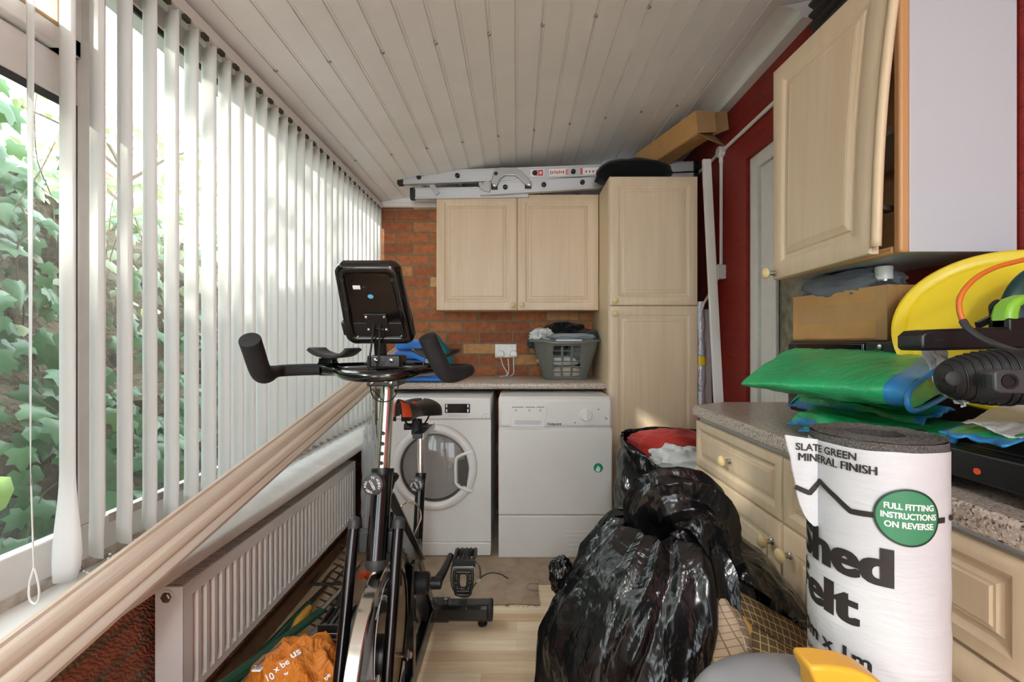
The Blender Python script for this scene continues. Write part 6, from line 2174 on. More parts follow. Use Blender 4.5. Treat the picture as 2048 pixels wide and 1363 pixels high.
# second bin liner with clothes behind the base unit
b2 = MB()
def bag2(u, v):
    a = 2 * PI * u
    zt = 0.715 - 0.10 * smoothstep(0.0, 1.0, -math.sin(a) * 0.9 + 0.1 * math.cos(a))
    z = zt * v
    r = 0.155 + 0.045 * math.sin(PI * v * 0.9) + 0.012 * math.sin(7 * a + 3 * v) + 0.02 * fold((math.cos(a), math.sin(a), 2 * v), 1.7, 3, 3)
    r += 0.012 * smoothstep(0.9, 1.0, v)
    return Vector((0.69 + r * 1.12 * math.cos(a), 1.93 + r * math.sin(a), z))
b2.grid(90, 44, bag2, cu=True)
o = b2.build('bin_bag', M['bag'], base=(0.69, 1.93, 0), smooth=70, solid=0.001)
tag(o, 'open black bin liner full of clothes in front of the tall cupboard', 'bin bag')
garment('garment', Vector((0.70, 1.98, 0.655)), (0.17, 0.11, 0.065), 51, M['cl_red'], 'red garment on top of the open bin liner', 0.35, 1.5)
garment('garment', Vector((0.705, 1.86, 0.615)), (0.13, 0.08, 0.065), 52, M['cl_white'], 'white garment in the open bin liner, the one just under the red garment', 0.45, 1.6)
garment('garment', Vector((0.70, 1.79, 0.555)), (0.12, 0.07, 0.055), 53, M['cl_white'], 'white garment in the open bin liner, lowest and nearest the big black bag', 0.45, 1.6)
mb = MB().blob((0.765, 1.735, 0.578), (0.012, 0.010, 0.014), 14, 10).tube([(0.765, 1.735, 0.575), (0.768, 1.73, 0.52)], 0.006, 8)
tag(mb.build('small_bottle', M['sticker_green'], base=(0.765, 1.735, 0.55)), 'tiny green topped bottle among the white clothes', 'bottle')

# roll of roofing felt
RC, RR, RH = Vector((0.512, 0.624, 0)), 0.0786, 1.0
rl = thing('felt_roll', 'upright roll of roofing felt in a white printed wrapper with a green badge', 'roofing felt', (RC.x, RC.y, 0))
phi0 = math.atan2(-RC.x, RC.y)       # direction (sin, -cos) back towards the lens
def cyl(phi, z, r=RR):
    return Vector((RC.x + r * math.sin(phi), RC.y - r * math.cos(phi), z))
PS = phi0 - math.radians(52)
fl_dir = Vector((-0.93, 0.36, 0)).normalized()
def S(u, z, off=0.0):
    """u = arc length round the wrapper measured from phi0; runs on to the loose flap at the left"""
    us = (PS - phi0) * RR
    if u >= us:
        return cyl(phi0 + u / RR, z, RR + off)
    d = us - u
    n_ = Vector((fl_dir.y, -fl_dir.x, 0))
    if n_.dot(Vector((-RC.x, -RC.y, 0))) < 0:
        n_ = -n_
    base_ = cyl(PS, z, RR + off)
    k = smoothstep(0, 0.012, d)
    tan = Vector((-math.cos(PS), -math.sin(PS), 0))
    return base_ + fl_dir * d + n_ * off * 0.6 + n_ * 0.002 * math.sin(d * 120) * k
def px_of(p):
    return CX + F * p.x / p.y
def u_at(px, z=0.9):
    lo, hi = (PS - phi0) * RR - 0.09, math.radians(82) * RR
    for _ in range(60):
        m = (lo + hi) / 2
        if px_of(S(m, z)) < px:
            lo = m
        else:
            hi = m
    return lo
def u_cyl(px):
    lo, hi = math.radians(-84) * RR, math.radians(82) * RR
    for _ in range(60):
        m = (lo + hi) / 2
        if px_of(cyl(phi0 + m / RR, 0)) < px:
            lo = m
        else:
            hi = m
    return lo
def z_at(px, py):
    p = cyl(phi0 + u_cyl(px) / RR, 0)
    return EYE - (py - CY) * p.y / F
mb = MB()
mb.mi = 0
def core_top(u, v):
    a = 2 * PI * u
    r = 0.034 + (RR - 0.0015 - 0.034) * v
    return Vector((RC.x + r * math.cos(a), RC.y + r * math.sin(a), RH + 0.0015 * math.sin(v * 40) + 0.002 * nz3((r * math.cos(a) * 40, r * math.sin(a) * 40, 0), 1, 3)))
mb.grid(72, 24, core_top, cu=True)
mb.lathe([(RR - 0.0015, RH), (RR - 0.001, RH - 0.012), (RR - 0.002, 0.0)], Mat4((1, 0, 0), (0, 1, 0), (0, 0, 1), RC), 72, False, True)
mb.mi = 1
mb.lathe([(0.034, RH), (0.034, RH - 0.45)], Mat4((1, 0, 0), (0, 1, 0), (0, 0, 1), RC), 40, False, True)
mb.build('felt', [M['felt'], M['felt_hole_shade']], rl, smooth=40)
zt = RH - 0.010
def wrapf(u, v):
    a = PS + (2 * PI) * u
    z = zt * (1 - v)
    w_ = 0.0012 * fold((math.cos(a) * 0.1, math.sin(a) * 0.1, z), 14, 6, 2) * smoothstep(0.05, 0.3, v)
    return cyl(a, z + 0.003 * nz3((a * 2, 0, 0), 1, 2) * (1 - v), RR + max(0, w_))
wp = MB().grid(120, 80, wrapf).build('wrapper', M['wrap'], rl, smooth=60)
us = (PS - phi0) * RR
fe = [(862, 1569), (878, 1570), (892, 1573), (915, 1580), (940, 1584), (965, 1590), (985, 1593), (1005, 1599), (1022, 1607), (1034, 1616), (1044, 1628)]
ztab = [(z_at(1625, y), u_at(x)) for y, x in fe]
ztab[0] = (zt + 0.0005, ztab[0][1])
def flap(u, v):
    t = v * (len(ztab) - 1)
    i = min(int(t), len(ztab) - 2)
    f = t - i
    z = ztab[i][0] * (1 - f) + ztab[i + 1][0] * f
    ue = ztab[i][1] * (1 - f) + ztab[i + 1][1] * f
    ue = min(ue, us - 0.001)
    return S(us + (ue - us) * u, z + 0.003 * u * (1 - v), 0.0003)
MB().grid(14, 40, flap).build('wrapper_flap', M['wrap'], rl, smooth=60, solid=0.0006)
def roll_text(m, s, pxl, pxr, z0, z1, bold=0.0, off=0.0022, u0=None, u1=None):
    S_ = S if (z0 + z1) / 2 > 0.955 else (lambda u, z, o_: cyl(phi0 + u / RR, z, RR + o_))
    ul = u_at(pxl) if u0 is None else u0
    ur = u_at(pxr) if u1 is None else u1
    bl_ = 0.0 if 'M' in s else 0.028
    bold, extra = min(bold, bl_), max(0.0, bold - bl_)
    for k in ((0.0,) if extra == 0 else (-1.0, 0.0, 1.0)):
        sh = k * extra * (z1 - z0) * 1.9
        put_text(m, s, lambda a, b: S_(ul + (ur - ul) * a + sh, z0 + (z1 - z0) * b, off + 0.00004 * (k + 1)), bold, 0.12)
mb = MB()
roll_text(mb, 'SLATE GREEN', 1594, 1714, z_at(1714, 920), z_at(1714, 904.5), 0.022)
roll_text(mb, 'MINERAL FINISH', 1600, 1754, z_at(1754, 949.5), z_at(1754, 931.5), 0.022)
u_h, u_d = u_cyl(1631), u_cyl(1783.5)
u_S = u_h - (u_d - u_h) * 0.36
roll_text(mb, 'Shed', 0, 0, z_at(1783, 1172), z_at(1783, 1096), 0.05, u0=u_S, u1=u_d)
u_e, u_t = u_cyl(1622), u_cyl(1717)
roll_text(mb, 'Felt', 0, 0, z_at(1690, 1238), z_at(1690, 1170), 0.05, u0=u_e - (u_t - u_e) * 0.46, u1=u_t)
u_x, u_m = u_cyl(1648), u_cyl(1744)
roll_text(mb, '10m x 1m', 0, 0, z_at(1694, 1319), z_at(1694, 1290), 0.03, u0=u_x - (u_m - u_x) * 0.92, u1=u_m)
roll_text(mb, 'SUITABLE FOR', 0, 0, z_at(1625, 1301), z_at(1625, 1285), 0.01, u0=u_cyl(1617) - 0.022, u1=u_cyl(1690))
mb.build('lettering', M['ink'], wp, smooth=0)
# roof line drawn across the label
mb = MB()
def roll_line(m, pts, th, off=0.0020):
    P2 = [(u_at(x), z_at(max(x, 1628), y)) for x, y in pts]
    fine = []
    for i in range(len(P2) - 1):
        for j in range(10):
            t = j / 10
            fine.append((P2[i][0] * (1 - t) + P2[i + 1][0] * t, P2[i][1] * (1 - t) + P2[i + 1][1] * t))
    fine.append(P2[-1])
    Vv, Ff = [], []
    for i, (u, z) in enumerate(fine):
        a = fine[max(0, i - 1)]
        b = fine[min(len(fine) - 1, i + 1)]
        dx, dz = b[0] - a[0], b[1] - a[1]
        l = math.hypot(dx, dz)
        nx, nzz = -dz / l, dx / l
        Vv += [S(u - nx * th / 2, z - nzz * th / 2, off), S(u + nx * th / 2, z + nzz * th / 2, off)]
    for i in range(len(fine) - 1):
        Ff.append((2 * i, 2 * i + 2, 2 * i + 3, 2 * i + 1))
    m.add(Vv, Ff)
roll_line(mb, [(1592, 972), (1606, 976), (1622, 981), (1642, 961), (1672, 992), (1702, 1021), (1722, 1025), (1752, 1029)], 0.0072)
mb.build('roof_line_print', M['ink'], wp, smooth=0)
mb = MB()
roll_line(mb, [(1868, 1040), (1886, 1038)], 0.0072)
mb.build('roof_line_print', M['ink'], wp, smooth=0)
mb = MB()
roll_line(mb, [(1896, 1034), (1902, 1032)], 0.0072)
mb.build('roof_line_print', M['ink'], wp, smooth=0)
ub0, ub1 = u_at(1746), u_at(1872)
ucb = (ub0 + ub1) / 2
zc = (z_at(1809, 976) + z_at(1809, 1091)) / 2
rb, rbz = (ub1 - ub0) / 2, (z_at(1809, 976) - z_at(1809, 1091)) / 2
def disc(m, k0, k1, off):
    m.grid(48, 10, lambda a, b: S(ucb + math.cos(2 * PI * a) * rb * (k0 + (k1 - k0) * b), zc + math.sin(2 * PI * a) * rbz * (k0 + (k1 - k0) * b), off), cu=True)
mb = MB()
disc(mb, 0.0, 0.94, 0.0030)
mb.build('badge', M['badge'], wp, smooth=60)
mb = MB()
disc(mb, 0.93, 1.0, 0.0031)
mb.build('badge_border', M['badge_dark'], wp, smooth=60)
mb = MB()
for s_, k, wd_ in (('FULL FITTING', 0.30, 1.48), ('INSTRUCTIONS', -0.02, 1.66), ('ON REVERSE', -0.34, 1.46)):
    roll_text(mb, s_, 0, 0, zc + rbz * (k - 0.02), zc + rbz * (k + 0.19), 0.035, 0.0036, ucb - rb * wd_ / 2 + rb * 0.03, ucb + rb * wd_ / 2 + rb * 0.03)
mb.build('badge_lettering', M['ink_white'], wp, smooth=0)

# plastic toy in the near corner
ty = thing('plastic_toy', 'grey plastic toy body with amber yellow wings in the near corner', 'toy', (0.30, 0.44, 0))
def toyb(u, v):
    a = 2 * PI * u
    k = v
    z = 0.752 * (1 - (1 - min(1, k / 0.55)) ** 1.0) if k < 0.55 else 0.752
    t = smoothstep(0.55, 1.0, k)
    zz = 0.69 * min(1, k / 0.55) + 0.092 * math.sin(PI / 2 * t)
    r = 1.0 * math.cos(PI / 2 * t) ** 0.9 if k > 0.55 else 1.0
    pw = 2.6
    c_, s_ = math.cos(a), math.sin(a)
    q_ = (abs(c_) ** pw + abs(s_) ** pw) ** (-1 / pw)
    return Vector((0.288 + 0.105 * r * c_ * q_, 0.46 + 0.085 * r * s_ * q_, zz))
MB().grid(64, 40, toyb, cu=True).build('body', M['toy_grey'], ty, smooth=60)
def toyw(pts, y0, y1, name):
    poly = [(p.x, p.z) for p in (P(x, y, 0.44) for x, y in pts)]
    return MB().prism(poly, y0, y1, Mat4((1, 0, 0), (0, 0, 1), (0, 1, 0), (0, 0, 0))).build(name, M['toy_yellow'], ty, bevel=0.006)
toyw([(1600, 1316), (1606, 1311), (1640, 1311), (1688, 1318), (1722, 1332), (1748, 1350), (1775, 1385), (1790, 1470), (1620, 1470), (1616, 1350), (1606, 1332)], 0.425, 0.455, 'wing')
toyw([(1545, 1372), (1575, 1360), (1625, 1354), (1680, 1352), (1720, 1362), (1745, 1480), (1540, 1480)], 0.385, 0.415, 'wing')

# things on the right worktop -------------------------------------------------------------
# black microwave like cabinet against the wall
mw = thing('microwave', 'black box shaped appliance under the taped cardboard box', 'appliance', (1.0, 1.22, 0.9))
MB().box((0.883, 1.005, 0.912), (1.122, 1.410, 1.1345)).build('casing', M['black'], mw, bevel=0.006)
MB().box((0.875, 1.10, 0.922), (0.885, 1.406, 1.128)).build('door', M['black_gloss'], mw, bevel=0.004)
MB().box((0.871, 1.13, 0.95), (0.877, 1.38, 1.108)).build('window', M['grey_dark'], mw, bevel=0.002)
MB().box((0.877, 1.010, 0.922), (0.885, 1.096, 1.128)).build('control_panel', M['black_matt'], mw, bevel=0.003)
MB().lathe([(0.007, 0), (0.007, 0.003), (0.004, 0.005), (0, 0.005)], frame_from((-1, 0, 0), (0, 0, 1), (0.877, 1.05, 1.119)), 14).build('screw', M['chrome'], mw)
for x in (0.91, 1.10):
    for y in (1.03, 1.38):
        MB().lathe([(0.012, 0), (0.012, 0.0115)], Mat4((1, 0, 0), (0, 1, 0), (0, 0, 1), (x, y, 0.9005)), 14).build('foot', M['black_matt'], mw)
# taped box
A, B = Vector((0.890, 1.402, 0)), Vector((0.921, 1.082, 0))
eu = (B - A)
Lx = eu.length
eu.normalize()
ev = Vector((-eu.y, eu.x, 0))
if ev.x < 0:
    ev = -ev
Wx = 0.165
z0, z1 = 1.1355, 1.274
cb = thing('cardboard_box', 'brown cardboard box sealed with clear tape on top of the black appliance', 'box', (0.98, 1.23, z0))
def q3(a, b, z):
    return A + eu * a + ev * b + Vector((0, 0, z))
mb = MB()
tk = 0.005
def wall(p0, p1, p2, p3):
    mb.add([q3(*p0), q3(*p1), q3(*p2), q3(*p3)], [(0, 1, 2, 3)])
for a0, a1, b0, b1 in ((0, Lx, 0, tk), (0, Lx, Wx - tk, Wx), (0, tk, tk, Wx - tk), (Lx - tk, Lx, tk, Wx - tk)):
    T = Mat4(eu, ev, (0, 0, 1), A)
    mb.box((a0, b0, z0), (a1, b1, z1), T)
mb.box((0, 0, z0), (Lx, Wx, z0 + tk), Mat4(eu, ev, (0, 0, 1), A))
mb.build('carton', M['card'], cb, smooth=0)
T = Mat4(eu, ev, (0, 0, 1), A)
tape = film('clear_packing_tape', 'dcb98a', 0.16, 0.1, 0.9, 45)
mb = MB().box((Lx - 0.03, -0.0012, z0), (Lx + 0.0012, -0.0004, z1), T).box((Lx + 0.0004, -0.001, z0), (Lx + 0.0012, 0.03, z1), T).box((0.02, -0.0012, z0 + 0.05), (Lx - 0.03, -0.0004, z0 + 0.10), T)
mb.build('tape', tape, cb, smooth=0)
garment('cloth', Vector((0.962, 1.262, 1.291)), (0.062, 0.128, 0.040), 61, M['cl_grey'], 'grey cloth heaped in the open top of the taped cardboard box', 0.35, 1.6, rot=0.08, cat='cloth')
bt = thing('bottle', 'clear plastic bottle with a white cap standing in the taped cardboard box', 'bottle', (0.955, 1.13, z0 + 0.006))
bc_ = Vector((0.951, 1.128, 0))
TB = Mat4((1, 0, 0), (0, 1, 0), (0, 0, 1), (bc_.x, bc_.y, 0))
MB().lathe([(0.030, z0 + 0.007), (0.032, z0 + 0.012), (0.032, 1.266), (0.028, 1.279), (0.018, 1.287), (0.018, 1.293)], TB, 32).build('body', M['clear'], bt, smooth=50)
MB().lathe([(0.0185, 1.292), (0.019, 1.294), (0.019, 1.324), (0.0175, 1.326), (0.0, 1.326)], TB, 32).build('cap', M['white_gloss'], bt, smooth=40)

# yellow bowl leaning at the end of the worktop
YC = Vector((0.975, 0.86, 1.161))
axn = Vector((-0.62, -0.62, 0.42)).normalized()
TY = frame_from(axn, (0, 0, 1), YC)
RB = 0.20
def rim_flat(m):
    return m
mb = MB().lathe([(k * 0.89, h * 0.89) for k, h in ((0.0, -0.072), (0.10, -0.070), (0.118, -0.064), (0.128, -0.05), (0.150, -0.036), (0.158, -0.030), (0.172, -0.006), (0.180, 0.0), (0.196, 0.003), (0.201, 0.0), (0.201, -0.010), (0.197, -0.011))], TY, 72)
for k in range(10):
    a = k * 2 * PI / 10 + 0.2
    mb.tube([TY @ Vector((math.cos(a) * 0.045, math.sin(a) * 0.045, -0.060)), TY @ Vector((math.cos(a) * 0.098, math.sin(a) * 0.098, -0.059))], 0.0025, 6)
yb = mb.build('bowl', M['yellow'], base=YC, smooth=40)
yb.modifiers.new('solid', 'SOLIDIFY').thickness = 0.002
tag(yb, 'big yellow plastic bowl leaning below the white sided cupboard', 'bowl')

# long black arm with the lime handled machine on it
mc = thing('garden_trimmer', 'lime and dark green handled garden power tool on a long black arm', 'power tool', (0.84, 0.76, 1.115))
a0, a1 = P(1832, 678, 0.76), P(2110, 674, 0.745)
arm = [(0.0, -0.016), (0.006, -0.020), (0.30, -0.018), (0.30, 0.022), (0.03, 0.017), (0.010, 0.015), (0.0, 0.006)]
dA = (a1 - a0).normalized()
mb = MB().prism(arm, 0.0, 0.05, Mat4(dA, (0, 0, 1), (0, 1, 0), a0 + Vector((0, -0.01, 0))))
mb.build('arm', M['black'], mc, bevel=0.005)
MB().bar(a0 + Vector((0.02, -0.011, -0.001)), a0 + Vector((0.29, -0.012, -0.001)), 0.003, 0.005).build('arm_ridge', M['black_matt'], mc)
hb2 = P(2012, 640, 0.84)
mb = MB()
hand = [(0.0, -0.020), (0.0, 0.012), (0.006, 0.030), (0.020, 0.043), (0.040, 0.050), (0.075, 0.052), (0.075, 0.036), (0.040, 0.034), (0.028, 0.026), (0.024, 0.012), (0.024, -0.020)]
b_ = P(2012, 640, 0.745)
mb.prism([(x * 0.9, z * 0.9) for x, z in hand], -0.016, 0.016, Mat4((1, 0, 0), (0, 0, 1), (0, -1, 0), b_ + Vector((0, 0.012, 0))))
mb.build('handle', M['lime'], mc, bevel=0.007)
MB().box((b_.x + 0.0, 0.740, b_.z - 0.022), (b_.x + 0.09, 0.775, b_.z + 0.004)).build('handle_base', M['black'], mc, bevel=0.004)
def dome(u, v):
    a = PI * u
    return Vector((b_.x + 0.085 - 0.085 * math.cos(a * 0.5) * (1 - 0.25 * v), 0.90 + 0.05 * (v - 0.5), b_.z - 0.02 + 0.125 * math.sin(a * 0.5) - 0.02 * (2 * v - 1) ** 2))
mb = MB().blob((0.985, 0.808, 1.165), (0.090, 0.028, 0.112), 40, 28)
mb.build('housing', M['deepgreen'], mc, smooth=60)
MB().bar(P(1955, 650, 0.775), P(2000, 628, 0.785), 0.007, 0.011).tube(spline([P(1985, 630, .78), P(1984, 612, .78), P(1995, 603, .78), P(2004, 612, .78)], 5), 0.0045, 8).build('latch', M['black'], mc, bevel=0.002)
# cord that is orange first and dark further on
cd_ = thing('power_cord', 'orange power cord curving over the yellow bowl into a dark cable sleeve', 'cord', P(1945, 620, 0.74))
pts = [P(2075, 512, 0.75), P(2040, 521, 0.745), P(1990, 535, 0.74), P(1950, 557, 0.735), P(1922, 590, 0.73), P(1919, 620, 0.725), P(1928, 647, 0.72)]
MB().tube(spline(pts, 8), 0.0040, 12).build('cable', M['orange'], cd_, smooth=60)
pts = [P(1926, 642, 0.721), P(1935, 655, 0.71), P(1960, 674, 0.69), P(2000, 692, 0.66), P(2050, 706, 0.62), P(2100, 715, 0.60)]
MB().tube(spline(pts, 8), [0.0056 - 0.00004 * i for i in range(41)], 12).build('cable_sleeve', M['grey_dark'], cd_, smooth=60)

# black motor housing with cooling slots
mo = thing('strimmer', 'black motor head with cooling slots lying on the green tarpaulins', 'power tool', P(1960, 755, 0.63))
mA, mB = P(1870, 756, 0.655), P(2120, 752, 0.61)
dM = (mB - mA).normalized()
TM = frame_from(dM, (0, 0, 1), mA)
def mot(u, v):
    a = 2 * PI * u
    t = v
    r = 0.041 * (max(0.0, 1 - max(0, (0.42 - t) / 0.42) ** 2.6) ** 0.5) + 0.004 * smoothstep(0.4, 0.7, t)
    pw = 2.6
    c_, s_ = math.cos(a), math.sin(a)
    k = (abs(c_) ** pw + abs(s_) ** pw) ** (-1 / pw)
    return TM @ Vector((r * c_ * k, r * 0.95 * s_ * k, 0.20 * t))
mb = MB().grid(56, 40, mot, cu=True)
hs = mb.build('housing', M['black_matt'], mo, smooth=50, weld=True)
# cooling slots: raised dark ribs round the nose
for k in range(8):
    t = 0.05 + 0.045 * k
    pts = []
    ctr = 0.60
    for j in range(30):
        u = ctr - 0.36 + 0.72 * j / 29
        if 3 <= k <= 5 and 0.42 < (j / 29) < 0.58:
            continue
        p = mot(u, t + 0.02 * math.sin(PI * j / 29))
        c0 = TM @ Vector((0, 0, 0.2 * t))
        pts.append(p + (p - c0).normalized() * 0.0008)
    if 3 <= k <= 5:
        h_ = len(pts) // 2
        MB().tube(pts[:h_], 0.0014, 6).build('cooling_slot', M['corr'], hs)
        MB().tube(pts[h_:], 0.0014, 6).build('cooling_slot', M['corr'], hs)
    else:
        MB().tube(pts, 0.0014, 6).build('cooling_slot', M['corr'], hs)
def facing(px, py, Y):
    return P(px, py, Y)
p = P(1917, 757, 0.600)
MB().lathe([(0.010, -0.01), (0.010, 0.0), (0.008, 0.001), (0.0, 0.001)], frame_from((-0.3, -1, 0.05), (0, 0, 1), p + Vector((0.0, 0.006, 0))), 24).build('boss', M['black_matt'], mo)
p = P(2014, 762, 0.578)
T = frame_from((-0.1, -1, 0.05), (0, 0, 1), p)
MB().prism([(-0.018, -0.012), (-0.010, -0.016), (0.05, -0.016), (0.05, 0.016), (-0.010, 0.016), (-0.018, 0.012)], -0.02, 0.003, T).build('cover_plate', M['grey_dark'], mo, bevel=0.003)
MB().lathe([(0.010, 0.003), (0.010, 0.005), (0.0065, 0.005), (0.006, 0.0035), (0.0, 0.0035)], T, 24).build('bolt_cap', M['black'], mo)
mb = MB().box((P(1963, 0, .59).x, 0.589, P(0, 770, .59).z), (P(1966, 0, .59).x, 0.60, P(0, 748, .59).z))
mb.build('slot', M['corr'], mo)
MB().bar(P(1990, 705, 0.625), P(2018, 708, 0.62), 0.012, 0.004).build('accent', M['lime'], mo, bevel=0.001)

# green tarpaulins
def loft(secs, n=10):
    """secs: list of closed sections (same count of points)"""
    k = len(secs[0])
    cols = [spline([s_[j] for s_ in secs], n) for j in range(k)]
    m = len(cols[0])
    mb = MB()
    Vv = []
    for i in range(m):
        ringp = spline([cols[j][i] for j in range(k)], 5, True)
        Vv += ringp
    kk = 5 * k
    Ff = []
    for i in range(m - 1):
        for j in range(kk):
            j2 = (j + 1) % kk
            Ff.append((i * kk + j, i * kk + j2, (i + 1) * kk + j2, (i + 1) * kk + j))
    Ff.append(tuple(range(kk - 1, -1, -1)))
    Ff.append(tuple((m - 1) * kk + j for j in range(kk)))
    mb.add(Vv, Ff)
    return mb, kk, m
s0 = [P(1490, 762, 1.121), P(1493, 777, 1.130), P(1560, 770, 1.210), P(1610, 735, 1.299), P(1604, 700, 1.299), P(1560, 712, 1.228)]
s1 = [P(1560, 762, 1.023), P(1565, 786, 1.032), P(1630, 778, 1.139), P(1690, 740, 1.228), P(1680, 702, 1.210), P(1640, 716, 1.113)]
s2 = [P(1660, 768, 0.908), P(1665, 800, 0.917), P(1725, 790, 0.979), P(1785, 755, 1.068), P(1775, 708, 1.050), P(1735, 722, 0.961)]
s3 = [P(1755, 772, 0.801), P(1760, 812, 0.810), P(1815, 800, 0.863), P(1870, 765, 0.926), P(1850, 716, 0.917), P(1810, 732, 0.854)]
s4 = [P(1815, 782, 0.756), P(1820, 818, 0.761), P(1860, 805, 0.801), P(1905, 772, 0.845), P(1885, 730, 0.845), P(1860, 745, 0.801)]
mb, kk, mrows = loft([s0, s1, s2, s3, s4])
for i, v in enumerate(mb.v):
    mb.v[i] = v + Vector((0, 0, 0.005 * fold(v, 10, 3, 3)))
mid = int((mrows - 1) * 0.80)
for fi, f in enumerate(mb.f):
    if len(f) == 4:
        row = min(f) // kk
        if mid <= row < mid + 4 or row >= mrows - 5:
            mb.m[fi] = 1
tp = mb.build('tarpaulin', [M['tarp'], M['hem']], base=P(1650, 760, 1.1), smooth=70)
tag(tp, 'thick folded green tarpaulin with a blue hem, uppermost of the tarpaulin pile', 'tarpaulin', 'green tarpaulins')
# loops of hem showing in the rolled end
mb = MB()
for r_, ph in ((1.0, 0.0), (0.72, 0.4)):
    pts = []
    for j in range(6):
        c0 = sum(s4, Vector((0, 0, 0))) / 6
        pts.append(c0 + (s4[j] - c0) * r_ * 1.03 + Vector((-0.012 * (1 - r_) * 6, -0.004, 0)))
    mb.tube(spline(pts, 6, True), 0.005, 8, closed=True)
part_label(mb.build('hem', M['hem'], tp, smooth=60), 'blue stitched hem of the rolled end')

def sheet(name, corners, label, mat, hem, cat, group=None, zj=0.012, n=34, seed=0, th=0.004, layers=1, dz=0.008, drop=0.0):
    A, B, C_, D = [Vector(c) for c in corners]
    mb = MB()
    for L_ in range(layers):
        def fn(u, v):
            uu, v2 = u, v
            p = A.lerp(B, uu).lerp(D.lerp(C_, uu), v2)
            e = 0.02 * nz3((u * 5, v * 5, L_), 1, seed)
            p = p + Vector((e, e * 0.6, 0)) * (1 + L_)
            dr = drop * (max(0, 1 - v / 0.10) ** 1.5 + max(0, 1 - u / 0.12) ** 1.5)
            return p + Vector((0, 0, -dz * L_ - min(dr, drop) + zj * fold((u * 0.35, v * 0.35, L_ * 0.6), 5, seed, 3)))
        m0 = len(mb.f)
        mb.grid(n, n, fn)
        if hem:
            for k in range(m0, len(mb.f)):
                i, j = divmod(k - m0, n)
                if i < 2 or j < 2 or i >= n - 2 or j >= n - 2:
                    mb.m[k] = 1
    mats = [mat, M['hem']] if hem else [mat]
    o = mb.build(name, mats, base=(A + C_) / 2, smooth=70, solid=th)
    return tag(o, label, cat, group)
def W(px, py, z):
    """point at height z seen at this pixel"""
    Y = (EYE - z) * F / (py - CY)
    return P(px, py, Y)
sheet('tarpaulin', [W(1572, 795, 0.960), W(1850, 840, 0.978), Vector((0.868, 0.86, 0.99)), Vector((0.862, 1.30, 0.985))], 'green tarpaulin with a blue hem, middle layer of the pile', M['tarp'], True, 'tarpaulin', 'green tarpaulins', 0.010, 44, 2, drop=0.034)
sheet('tarpaulin', [W(1575, 828, 0.945), W(1840, 892, 0.955), Vector((0.866, 0.80, 0.962)), Vector((0.864, 1.25, 0.955))], 'green tarpaulin with a blue hem, second lowest layer of the pile', M['tarp'], True, 'tarpaulin', 'green tarpaulins', 0.008, 44, 5, drop=0.030)
sheet('tarpaulin', [W(1600, 850, 0.925), W(1900, 885, 0.968), Vector((0.866, 0.74, 0.975)), Vector((0.862, 1.2, 0.93))], 'green tarpaulin with a blue hem, lowest layer spread on the worktop', M['tarp'], True, 'tarpaulin', 'green tarpaulins', 0.006, 44, 8, drop=0.018)
sheet('tarpaulin', [W(1880, 868, 0.985), W(2020, 895, 0.985), Vector((1.02, 0.72, 0.995)), Vector((0.93, 0.80, 0.995))], 'green and blue edged tarpaulin fold over the black tray', M['tarp'], True, 'tarpaulin', 'green tarpaulins', 0.006, 30, 11)
M['white_film'] = film('white_plastic_film', 'd8dadb', 0.85, 0.3, 0.5, 30)
sheet('plastic_sheet', [W(1925, 852, 0.997), W(2040, 885, 0.99), Vector((1.05, 0.74, 1.01)), Vector((0.90, 0.80, 1.01))], 'grey white plastic sheeting on the tarpaulins under the black motor head', M['white_film'], False, 'plastic', None, 0.006, 30, 3, 0.001)
sheet('plastic_sheet', [P(1840, 697, 0.83), P(1890, 700, 0.80), P(1905, 770, 0.78), P(1878, 790, 0.775)], 'white plastic film tucked behind the black motor head', M['white_film'], False, 'plastic', None, 0.004, 20, 6, 0.001)
sheet('plastic_sheet', [P(1872, 775, 0.72), P(1900, 790, 0.68), P(1940, 806, 0.63), P(1925, 816, 0.63)], 'small white film end showing beneath the black motor head', M['white_film'], False, 'plastic', None, 0.002, 16, 9, 0.001)

# black tray on feet at the near end of the worktop
tr = thing('plastic_tray', 'black plastic base on feet at the near end of the right worktop', 'tray', (0.85, 0.66, 0.9))
fr_ = [(0.515, 0.9005), (0.565, 0.9005), (0.575, 0.922), (0.69, 0.922), (0.70, 0.9005), (0.83, 0.9005), (0.83, 0.966), (0.515, 0.966)]
TF = Mat4((0, 1, 0), (0, 0, 1), (1, 0, 0), (0, 0, 0))
mb = MB().prism(fr_, 0.682, 0.70, TF).prism(fr_, 1.09, 1.11, TF)
mb.box((0.70, 0.515, 0.935), (1.10, 0.83, 0.966))
mb.build('frame', M['black'], tr, bevel=0.003)
MB().box((0.72, 0.535, 0.966), (1.08, 0.81, 0.968)).build('top_pad', M['grey_dark'], tr, bevel=0.001)
p = P(1957, 942, 0.644)
MB().lathe([(0.0048, 0), (0.0048, 0.0012), (0, 0.0012)], frame_from((-1, 0, 0), (0, 0, 1), (0.6815, 0.644, EYE - (942 - CY) * 0.644 / F)), 18).build('sticker', M['orange_bit'], tr)
mb = MB().box((0.70, 0.565, 0.969), (0.76, 0.585, 1.012))
tag(mb.build('plastic_tub', M['white_film'], base=(0.73, 0.575, 0.969), bevel=0.004), 'pale plastic tub edge standing on the black tray at the frame edge', 'tub')

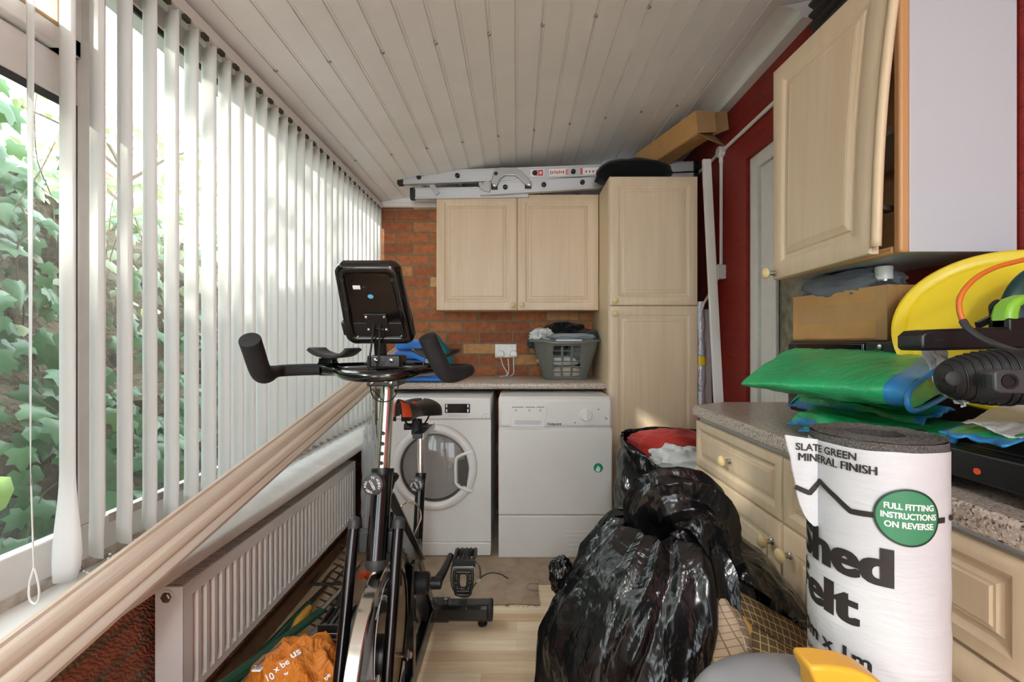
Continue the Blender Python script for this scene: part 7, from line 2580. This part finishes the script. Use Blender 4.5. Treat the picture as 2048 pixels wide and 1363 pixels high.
# ================================================================= CAMERA, LIGHT
cam = bpy.data.cameras.new('camera')
co = bpy.data.objects.new('camera', cam)
COL.objects.link(co)
co.location = (0, 0, EYE)
co.rotation_euler = (PI / 2, 0, 0)
cam.sensor_width = 36
cam.lens = 36 * F / 2048
cam.shift_x = -(CX - 1024) / 2048
cam.shift_y = (CY - 681.5) / 2048
cam.clip_start = 0.02
SC.camera = co

w = bpy.data.worlds.new('daylight')
SC.world = w
w.use_nodes = True
bg = w.node_tree.nodes['Background']
bg.inputs['Color'].default_value = (0.86, 0.935, 1.0, 1)
bg.inputs['Strength'].default_value = 5.0

sun = bpy.data.lights.new('sun', 'SUN')
sun.energy = 7.0
sun.angle = math.radians(1.5)
sun.color = (1.0, 0.95, 0.86)
so = bpy.data.objects.new('sun', sun)
COL.objects.link(so)
so.rotation_euler = Vector((0.70, 0.70, -0.50)).to_track_quat('-Z', 'Y').to_euler()

# unseen fill light added behind the viewpoint, shaped as a pendant globe
GX, GY, GZ = 0.1, -1.3, 1.86
lt = thing('added_fill_light', 'added fill light shaped as a white globe, unseen behind the viewpoint', 'light', (GX, GY, GZ))
em = NT('fill_light_globe')
em.p.inputs['Emission Color'].default_value = (0.95, 0.98, 1, 1)
em.p.inputs['Emission Strength'].default_value = 55.0
MB().blob((GX, GY, GZ), (0.13, 0.13, 0.13), 32, 20).build('globe', em.mat, lt, smooth=60)
MB().tube([(GX, GY, GZ + 0.12), (GX, GY, ceil_z(GX))], 0.006, 8).build('flex', M['cable_white'], lt)
MB().lathe([(0.045, 0), (0.04, -0.02), (0.012, -0.03)], Mat4((1, 0, 0), (0, 1, 0), (0, 0, 1), (GX, GY, ceil_z(GX)))).build('fill_light_mount', M['white_gloss'], lt)

vs = SC.view_settings
vs.view_transform = 'Standard'
vs.look = 'None'
vs.exposure = 0.66
vs.gamma = 1.0
SC.cycles.max_bounces = 7
SC.cycles.adaptive_threshold = 0.06
SC.cycles.transparent_max_bounces = 10
SC.cycles.caustics_reflective = False
SC.cycles.caustics_refractive = False
